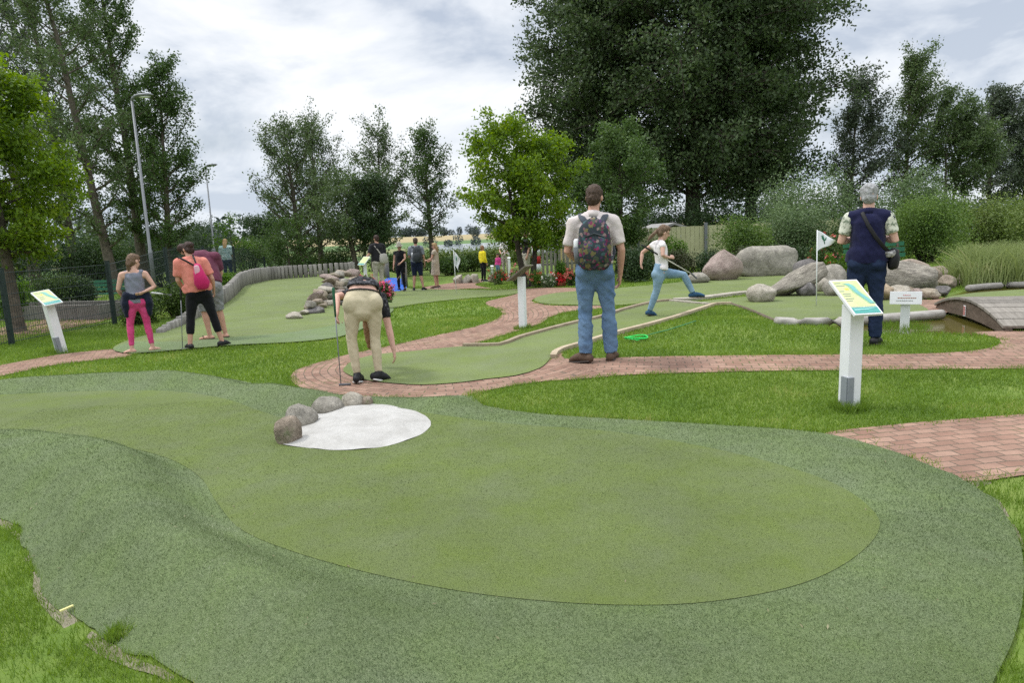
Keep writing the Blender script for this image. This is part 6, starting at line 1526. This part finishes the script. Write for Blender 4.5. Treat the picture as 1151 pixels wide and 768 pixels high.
def backpack(label, body, c, w_, h_, d_, material, J, s, strap, detail=True):
    r = local_empty('rucksack', label, 'rucksack', body); x, y, z = c
    mb = MB(); mb.loft([(x, y, z - h_ / 2), (x, y - .005, z - h_ * .42), (x, y - .01, z), (x, y - .005, z + h_ * .32), (x, y, z + h_ * .45), (x, y + .01, z + h_ / 2)], [w_ * .40, w_ * .5, w_ * .5, w_ * .45, w_ * .32, w_ * .14], [d_ * .42, d_ * .52, d_ * .5, d_ * .45, d_ * .38, d_ * .22], n=24, sq=2.9, capr=.3)
    mb.build('bag', material, r, disp=(.008, 8, 8))
    if detail:
        mb = MB(); mb.loft([(x, y - d_ * .5, z - h_ * .38), (x, y - d_ * .55, z - h_ * .1), (x, y - d_ * .48, z + h_ * .12)], [w_ * .34, w_ * .37, w_ * .28], [.035, .045, .02], n=18, sq=3, capr=.4); mb.build('front_pocket', material, r, disp=(.005, 9, 9))
        mb = MB(); mb.tube([(x - w_ * .30, y - d_ * .54, z + h_ * .14), (x, y - d_ * .60, z + h_ * .22), (x + w_ * .30, y - d_ * .54, z + h_ * .14)], .006, n=6); mb.build('zip', M_webbing, r)
        mb = MB(); mb.loft([(x - w_ * .49, y, z - h_ * .40), (x - w_ * .52, y, z - h_ * .05)], [.035, .042], [.05, .055], n=12, side=(1, 0, 0), flat=(True, True)); mb.build('side_pocket', M_meshp, r)
        mb = MB(); mb.tube([(x - w_ * .53, y, z - h_ * .2), (x - w_ * .53, y, z + h_ * .08), (x - w_ * .53, y, z + h_ * .12)], [.032, .032, .018], n=12); mb.build('bottle', M_white, r)
        mb = MB(); mb.tube([(x - .03, y + .03, z + h_ * .49), (x - .02, y, z + h_ * .56), (x + .02, y, z + h_ * .56), (x + .03, y + .03, z + h_ * .49)], .008, n=6); mb.build('haul_loop', M_webbing, r)
    for q, sg in (('L', -1), ('R', 1)):
        sh = J['sh' + q]; tp = V((sg * abs(sh.x) * .62, sh.y + .0, sh.z + .088 * s))
        pts = [V((x + sg * w_ * .2, y + d_ * .35, z + h_ * .40)), V((sg * abs(sh.x) * .58, sh.y - .075 * s, sh.z + .055 * s)), tp, V((sg * abs(sh.x) * .68, sh.y + .10 * s, sh.z - .0 * s)), V((sg * abs(sh.x) * .80, sh.y + .13 * s, sh.z - .16 * s)), V((sg * abs(sh.x) * .95, sh.y + .06 * s, sh.z - .30 * s)), V((x + sg * w_ * .44, y + d_ * .4, z - h_ * .36))]
        mb = MB(); mb.loft(pts, [.032 * s] * 7, [.009 * s] * 7, side=(1, 0, 0), n=10, flat=(True, True)); mb.build('strap', strap, r)
    return r
backpack('dark rucksack with pink and cream flowers on the back of the man in jeans', b1_, (.005, -.225, 1.235), .33, .47, .19, M_floral, J1, 1.03, M_webbing)

# --- bending young woman
gb_ = G(415, 430); B0 = dict(pelvis=(-.005, .04, .845), waist=(.01, .095, .98), chest=(.03, .39, .94), neck=(.045, .60, .82), head=(.04, .68, .66), face=(0, -.35, -.9),
    hipL=(-.115, .02, .80), hipR=(.105, .02, .80), knL=(-.145, .02, .45), knR=(.095, .03, .45), anL=(-.115, -.02, .085), anR=(.105, -.02, .085), toeL=(-.09, .12, .03), toeR=(.19, .03, .03),
    shL=(-.13, .52, .90), shR=(.20, .50, .84), elL=(-.27, .28, .90), wrL=(-.275, .02, .74), elR=(.255, .42, .52), wrR=(.29, .34, .27), butt=(0, -.025, .03))
M_chino = fabric('beige_chino', (0.44, 0.38, 0.25), col2=(0.54, 0.47, 0.33), scale=6); M_darkprint = mat('dark_print_cotton', (0.012, 0.012, 0.014), col2=(0.10, 0.10, 0.11), scale=28, rough=.9, thresh=(.5, .62))
M_blacktee = fabric('black_tee', (0.018, 0.018, 0.021), var=.25)
b2_, J2, _ = person('young woman in beige trousers and black top bending down over the brick path', gb_, 1.70, pose=B0, abs_=True, female=True, top=dict(mat=M_darkprint, sleeve=.34, hem=1.10, loose=.004, hang=.0, slim=.90), bottom=dict(mat=M_chino, leg=.97, waist=.72, loose=.006, fold=.0045, legk=.88), shoes=dict(mat=M_blackshoe, sole=M_sole), hair=dict(style='hang', mat=H_red), skin=M_skin2, thick=1.06,
    hands=(((-.05, -.35, -.6), (1, 0, 0), .9), ((.1, -.1, -1), (-1, .2, 0), .35)))
mb = MB(); mb.loft([lerp(J2['pelvis'], J2['waist'], .66), lerp(J2['pelvis'], J2['waist'], .76)], [.170, .167], [.131, .128], n=22, flat=(True, True)); mb.build('belt', mat('black_belt', (0.02, .016, .013), rough=.5), b2_)
putter('steel putter with a green grip held upright by the bending woman', (-.285, -.045, 1.02), (-.285, -.10, .02), b2_, head_dir=(1, -.2, 0), grip_mat=M_gripg, glen=.30)

# --- striding girl (walking to the right)
gg = G(729, 356.5); k_ = gg.y / F
def sp(px, py, y): return ((px - 729) * k_ * 1.01, y, (356.5 - py) * k_ * 1.01)
B3 = dict(pelvis=sp(742.5, 306, .0), waist=sp(744, 297, .0), chest=sp(743, 285, 0.0), neck=sp(743, 272.5, .0), head=sp(746.5, 263.5, .0), face=(1, .35, 0),
    hipL=sp(744, 308, .08), hipR=sp(741, 309, -.075), knL=sp(768, 311, .11), knR=sp(738, 327, -.05), anL=sp(778, 332, .10), anR=sp(730, 350, -.03), toeL=sp(788, 334, .13), toeR=(.10, .06, .03),
    shR=sp(745, 276.5, -.12), shL=sp(735, 276.5, .12), elR=sp(745, 288, -.19), wrR=sp(752, 291, -.05), elL=sp(723, 285, .19), wrL=sp(721.5, 297, .14), butt=(-.04, 0, 0))
M_whitetee = fabric('white_tee', (0.74, 0.70, 0.70), var=.04); M_bluesuede = mat('blue_suede', (0.03, 0.08, 0.15), rough=.9)
b3_, J3, _ = person('girl in white top and light jeans striding right, club under her arm', gg, 1.38, pose=B3, abs_=True, female=True, hs=1.16, top=dict(mat=M_whitetee, sleeve=0, hem=.3, loose=.014, hang=.004, fold=.006, strappy=False), bottom=dict(mat=M_jeansL, leg=.97, waist=.95, loose=.016, fold=.004), shoes=dict(mat=M_bluesuede, sole=M_darksole), hair=dict(style='ponytail', mat=H_lbrown, tail=(-.16, -.02, -.16)), skin=M_skin2,
    hands=(((.05, 0, -1), (1, 0, 0), .8), ((.9, .3, .1), (0, .9, -.3), .9)))
putter('dark gripped putter held slanting across the back of the striding girl', (-.10, -.16, 1.125), (.66, .02, .645), b3_, head_dir=(.5, 0, -.5), glen=.42, shaft=mat('bright_shaft', (0.55, 0.52, 0.44), rough=.35), k=1.5)

# --- woman in navy vest
gv = G(971, 388.5); M_navy = fabric('navy_fleece', (0.008, 0.009, 0.035), col2=(0.016, 0.018, 0.06)); M_print = mat('pale_print_cotton', (0.16, 0.20, 0.14), col2=(0.62, 0.62, 0.52), scale=26, rough=.9, thresh=(.42, .52))
b4_, J4, _ = person('grey haired woman in navy vest and dark jeans standing with her back to us', gv, 1.685, female=True, thick=1.07,
    pose=dict(elL=(-.265, -.02, 1.16), wrL=(-.13, .20, 1.20), elR=(.265, -.02, 1.16), wrR=(.13, .20, 1.20), anL=(-.085, -.02, .085), anR=(.105, .02, .085), toeL=(-.10, .16, .03), toeR=(.15, .20, .03)),
    top=dict(mat=M_navy, sleeve=.34, sleeve_mat=M_print, hem=-.15, loose=.022, hang=.008, collar_band=True, name='vest', fold=.007), bottom=dict(mat=M_jeansD, leg=.985, waist=.5, loose=.011, flare=.03), shoes=dict(mat=M_blackshoe, sole=M_darksole), hair=dict(style='grey', mat=H_grey, rough=.014), skin=M_skin2)
M_bagblack = mat('black_nylon', (0.012, 0.012, 0.013), rough=.6); M_furry = mat('grey_fur', (0.10, 0.10, 0.10), col2=(0.55, 0.53, 0.50), scale=30, rough=.9)
r = local_empty('shoulder_bag', 'small black shoulder bag on the right hip of the vest woman', 'bag', b4_)
mb = MB(); mb.loft([(.245, .02, .86), (.25, .02, .94), (.245, .02, 1.0)], [.05, .058, .045], [.09, .10, .08], n=16, sq=2.6); mb.build('bag', M_bagblack, r, disp=(.01, 14, 14))
mb = MB(); mb.ell((.215, -.075, .985), (.05, .03, .035)); mb.build('tassel', M_furry, r, disp=(.02, 40, 40))
mb = MB(); mb.loft([(-.085, .06, 1.45), (-.075, -.03, 1.475), (-.05, -.118, 1.40), (0, -.150, 1.29), (.07, -.150, 1.17), (.15, -.140, 1.06), (.225, -.05, .98)], [.020] * 7, [.004] * 7, side=(1, 0, .4), n=8, flat=(True, True)); mb.build('strap', M_bagblack, r)

# --- girl in pink leggings
gp1 = G(161, 396.5); M_pinkl = fabric('pink_leggings', (0.55, 0.05, 0.17), col2=(0.64, 0.08, 0.23)); M_greytop = fabric('grey_blue_top', (0.20, 0.21, 0.26)); M_navyj = fabric('navy_jacket', (0.012, 0.016, 0.032), var=.3)
b5_, J5, _ = person('girl in pink leggings and grey top with a dark jacket tied round her waist', gp1, 1.42, female=True, hs=1.12, look=-.8,
    pose=dict(anL=(-.17, 0, .085), anR=(.16, 0, .085), toeL=(-.29, .07, .03), toeR=(.27, .08, .03), knL=(-.15, .02, .51), knR=(.12, .02, .51), elR=(.31, -.06, 1.17), wrR=(.13, -.15, 1.10), elL=(-.265, .0, 1.16), wrL=(-.22, .14, 1.04), head=(.03, .01, 1.64)),
    top=dict(mat=M_greytop, sleeve=0, hem=-.3, loose=.012, hang=.01, strappy=True, collar=.85), bottom=dict(mat=M_pinkl, leg=.93, waist=.6, loose=.004, fold=.005, name='leggings'), hair=dict(style='ponytail', mat=H_lbrown, tail=(0, .03, -.22)), skin=M_skin2)
mb = MB(); mb.loft([(0, 0, .98 * .81), (0, 0, 1.06 * .81), (0, 0, 1.10 * .81)], [.185 * .85, .18 * .85, .165 * .85], [.15 * .85, .14 * .85, .125 * .85], n=20, flat=(True, True))
for sx in (-1, 1): mb.loft([(sx * .13, -.02, .86), (sx * .15, -.03, .72), (sx * .145, -.02, .56)], [.055, .06, .035], [.10, .09, .05], n=12)
mb.build('tied_jacket', M_navyj, b5_, voxel=.011, disp=(.012, 12, 10))
putter('short pale putter held in front of the girl in pink leggings', (.20, .10, .86), (.46, .30, .80), b5_, head_dir=(0, 1, -.2), grip_mat=M_white, glen=.2)

# --- woman in coral shirt
gc_ = G(231, 391.5); M_coral = fabric('coral_tee', (0.62, 0.22, 0.17), var=.06); M_black = fabric('black_cotton', (0.008, 0.008, 0.010), var=.3)
b6_, J6, _ = person('woman in coral shirt and black cropped leggings with legs apart and a pink sling bag', gc_, 1.60, female=True, look=.4,
    pose=dict(pelvis=(-.02, 0, .94), waist=(-.03, -.0, 1.08), chest=(-.06, .03, 1.27), neck=(-.08, .05, 1.46), head=(-.09, .10, 1.60), shL=(-.26, .02, 1.40), shR=(.11, .02, 1.40), elL=(-.29, .04, 1.12), wrL=(-.22, .22, .95), elR=(.21, .0, 1.12), wrR=(.22, .12, .92), hipL=(-.10, 0, .90), hipR=(.08, 0, .90), knL=(-.17, .01, .50), knR=(.17, .0, .50), anL=(-.22, -.02, .085), anR=(.26, -.02, .085), toeL=(-.27, .14, .03), toeR=(.36, .09, .03)),
    top=dict(mat=M_coral, sleeve=.38, hem=-.1, loose=.024, hang=.03), bottom=dict(mat=M_black, leg=.80, waist=.5, loose=.012, fold=.004, name='leggings'), shoes=dict(mat=M_blackshoe, style='low', sole=M_darksole), hair=dict(style='bun', mat=H_dark))
M_pinkbag = fabric('pink_nylon', (0.50, 0.02, 0.12), rough=.5); M_pinkclear = mat('pale_pink_plastic', (0.62, 0.34, 0.40), rough=.3)
r = local_empty('sling_bag', 'bright pink sling bag on the back of the woman in the coral shirt', 'bag', b6_)
mb = MB(); mb.loft([(.055, -.165, .92), (.05, -.18, .98), (.03, -.17, 1.12), (.01, -.15, 1.23)], [.085, .105, .075, .045], [.045, .06, .05, .03], side=(1, 0, .1), n=16, sq=2.5); mb.build('bag', M_pinkbag, r, disp=(.01, 12, 12))
mb = MB(); mb.loft([(.015, -.205, 1.08), (.0, -.195, 1.22)], [.045, .035], [.02, .02], side=(1, 0, .1), n=12); mb.build('front_pocket', M_pinkclear, r)
mb = MB(); mb.loft([(.02, -.14, 1.20), (-.12, -.10, 1.30), (-.22, -.05, 1.365), (-.24, .06, 1.33)], [.014] * 4, [.004] * 4, side=(.3, 0, 1), n=8); mb.build('strap', M_bagblack, r)
mb = MB(); mb.loft([(.01, -.15, 1.22), (-.02, -.10, 1.34), (-.03, -.0, 1.39)], [.012] * 3, [.004] * 3, n=8); mb.build('strap', M_bagblack, r)
putter('thin putter hanging down left of the woman in the coral shirt', (-.24, .24, .98), (-.31, .02, .02), b6_, head_dir=(1, 0, 0))

# --- man in maroon shirt, stooping behind her
gs_ = G(238, 382.5); M_maroon = fabric('maroon_tee', (0.12, 0.035, 0.06)); M_check = mat('grey_check', (0.16, 0.16, 0.17), col2=(0.30, 0.30, 0.31), scale=18, rough=.9)
b7_, J7, _ = person('stooping person in maroon shirt, grey shorts and flip flops behind the woman in coral', gs_, 1.72, look=.6,
    pose=dict(pelvis=(.04, -.06, .93), waist=(.03, .0, 1.08), chest=(-.02, .10, 1.27), neck=(-.14, .19, 1.42), head=(-.25, .25, 1.48), shL=(-.16, .20, 1.36), shR=(.19, .08, 1.36), elL=(-.17, .32, 1.10), wrL=(-.22, .42, .92), elR=(.25, .17, 1.08), wrR=(.14, .30, .88), hipL=(-.05, -.06, .89), hipR=(.13, -.06, .89), knL=(-.06, .0, .50), knR=(.16, .0, .50), anL=(-.02, -.02, .085), anR=(.22, .02, .085), toeL=(-.17, .07, .03), toeR=(.14, .16, .03)),
    top=dict(mat=M_maroon, sleeve=.4, hem=-.05, loose=.03, hang=.03), bottom=dict(mat=M_check, leg=.52, waist=.5, loose=.03, name='shorts'), shoes=dict(mat=M_darksole, style='flip'), hair=dict(style='short', mat=H_dark))

# --- players and visitors in the background
def bgp(label, px, py, Hh, d=None, **kw):
    g = G(px, py) if d is None else PG(px, d); kw.setdefault('vox', .016); kw.setdefault('face', True)
    return person(label, g, Hh, **kw)
M_grey = fabric('grey_tee', (0.22, 0.235, 0.27)); M_navys = fabric('navy_shorts', (0.014, 0.020, 0.045)); M_beige = fabric('beige_dress', (0.46, 0.38, 0.30)); M_yellow = fabric('yellow_jacket', (0.72, 0.60, 0.02)); M_hotpink = fabric('hot_pink', (0.50, 0.05, 0.22)); M_tealcl = fabric('teal_shirt', (0.18, 0.36, 0.36), col2=(0.60, 0.66, 0.64), scale=12); M_khaki = fabric('khaki', (0.42, 0.39, 0.33))
b, J, _ = bgp('man in grey shirt and navy shorts with a dark grey rucksack on the middle green', 470.5, 327, 1.80, yaw=-.15, pose=dict(anL=(-.15, 0, .085), anR=(.17, 0, .085), toeL=(-.18, .16, .03), toeR=(.24, .14, .03), elL=(-.25, .0, 1.14), wrL=(-.16, .2, 1.05)), top=dict(mat=M_grey, sleeve=.4, hem=0, loose=.022, hang=.02), bottom=dict(mat=M_navys, leg=.5, waist=.5, loose=.022, name='shorts'), shoes=dict(mat=M_blackshoe), hair=dict(style='short', mat=H_brown))
M_bpg = fabric('charcoal_nylon', (0.05, 0.055, 0.06)); backpack('charcoal rucksack on the back of the man in navy shorts', b, (.06, -.21, 1.26), .30, .48, .18, M_bpg, J, 1.03, M_bpg)
bgp('woman in beige sleeveless dress facing the man with the charcoal rucksack', 491, 324, 1.60, yaw=1.2, female=True, pose=dict(elL=(-.24, .05, 1.16), wrL=(-.20, .27, 1.10), elR=(.24, .05, 1.16), wrR=(.2, .27, 1.08)), top=dict(mat=M_beige, sleeve=.2, hem=0, loose=.015, skirt_to=1.0, name='dress'), shoes=dict(mat=M_brownshoe, style='low'), hair=dict(style='long', mat=H_blond))
b, J, _ = bgp('man in black shirt with a pale shoulder bag behind the bending woman', 425, 319, 1.75, d=21.5, yaw=.5, pose=dict(elL=(-.30, -.02, 1.18), wrL=(-.42, .12, .98)), top=dict(mat=M_blacktee, sleeve=.42, hem=.0, loose=.03, hang=.02), bottom=dict(mat=M_khaki, leg=.97, waist=.5, loose=.015), shoes=dict(mat=M_blackshoe), hair=dict(style='short', mat=H_dark))
M_palebag = fabric('pale_canvas', (0.42, 0.40, 0.36)); r = local_empty('shoulder_bag', 'pale canvas shoulder bag on the man in the black shirt', 'bag', b)
mb = MB(); mb.loft([(.12, -.17, .92), (.12, -.18, 1.03), (.11, -.17, 1.16)], [.14, .15, .12], [.05, .06, .03], n=14, sq=2.8); mb.build('bag', M_palebag, r)
mb = MB(); mb.loft([(.05, -.16, 1.15), (-.06, -.15, 1.32), (-.13, -.09, 1.45), (-.14, .03, 1.47)], [.018] * 4, [.005] * 4, n=8); mb.build('strap', M_palebag, r)
bgp('woman in black with sunglasses and a cap standing behind the bollard', 450, 319, 1.62, d=23.5, yaw=2.7, female=True, pose=dict(elL=(-.24, .05, 1.2), wrL=(-.12, .2, 1.05)), top=dict(mat=M_black, sleeve=0, hem=0, loose=.012), bottom=dict(mat=M_black, leg=.95, waist=.5, loose=.008), shoes=dict(mat=M_blackshoe), hair=dict(style='short', mat=H_blond, hat=M_khaki))
bgp('boy in bright yellow jacket and black trousers on the grass', 544, 316.5, 1.40, yaw=-1.0, hs=1.1, top=dict(mat=M_yellow, sleeve=.95, hem=-.2, loose=.022, hang=.02, name='jacket'), bottom=dict(mat=M_black, leg=.97, waist=.5, loose=.012), shoes=dict(mat=M_blackshoe), hair=dict(style='short', mat=H_red))
bgp('small girl in hot pink top and blue jeans beside the white shirt woman', 560.5, 313, 1.02, yaw=2.4, hs=1.28, female=True, top=dict(mat=M_hotpink, sleeve=.9, hem=-.2, loose=.014), bottom=dict(mat=M_jeans, leg=.96, waist=.5, loose=.01), shoes=dict(mat=M_blackshoe), hair=dict(style='long', mat=H_dark))
bgp('woman in white shirt and light trousers left of the maple stems', 569, 311.5, 1.68, yaw=2.6, female=True, pose=dict(elL=(-.24, .06, 1.18), wrL=(-.10, .22, 1.06), elR=(.24, .06, 1.18), wrR=(.10, .22, 1.06)), top=dict(mat=M_whitetee, sleeve=.42, hem=.0, loose=.018, hang=.01), bottom=dict(mat=M_khaki, leg=.97, waist=.5, loose=.012), shoes=dict(mat=M_brownshoe), hair=dict(style='bun', mat=H_brown))
bgp('man in dark shirt half hidden behind the maple stems', 592, 310, 1.78, d=24.5, yaw=1.9, pose=dict(elR=(.24, .08, 1.16), wrR=(.16, .26, 1.12)), top=dict(mat=M_blacktee, sleeve=.42, hem=.0, loose=.02), bottom=dict(mat=M_khaki, leg=.5, waist=.5, loose=.025, name='shorts'), shoes=dict(mat=M_blackshoe), hair=dict(style='short', mat=H_dark))
bgp('grey haired stroller in dark jacket beyond the palisade on the left', 242, 310, 1.72, d=29, yaw=.3, top=dict(mat=M_navyj, sleeve=.95, hem=-.1, loose=.025), bottom=dict(mat=M_jeansD, leg=.97, waist=.5, loose=.012), shoes=dict(mat=M_blackshoe), hair=dict(style='grey', mat=H_grey))
bgp('blond stroller in teal and white shirt beyond the palisade on the left', 256, 308, 1.82, d=28.5, yaw=-.3, female=True, top=dict(mat=M_tealcl, sleeve=.5, hem=-.1, loose=.025), bottom=dict(mat=M_jeansD, leg=.97, waist=.5, loose=.012), shoes=dict(mat=M_blackshoe), hair=dict(style='long', mat=H_blond))
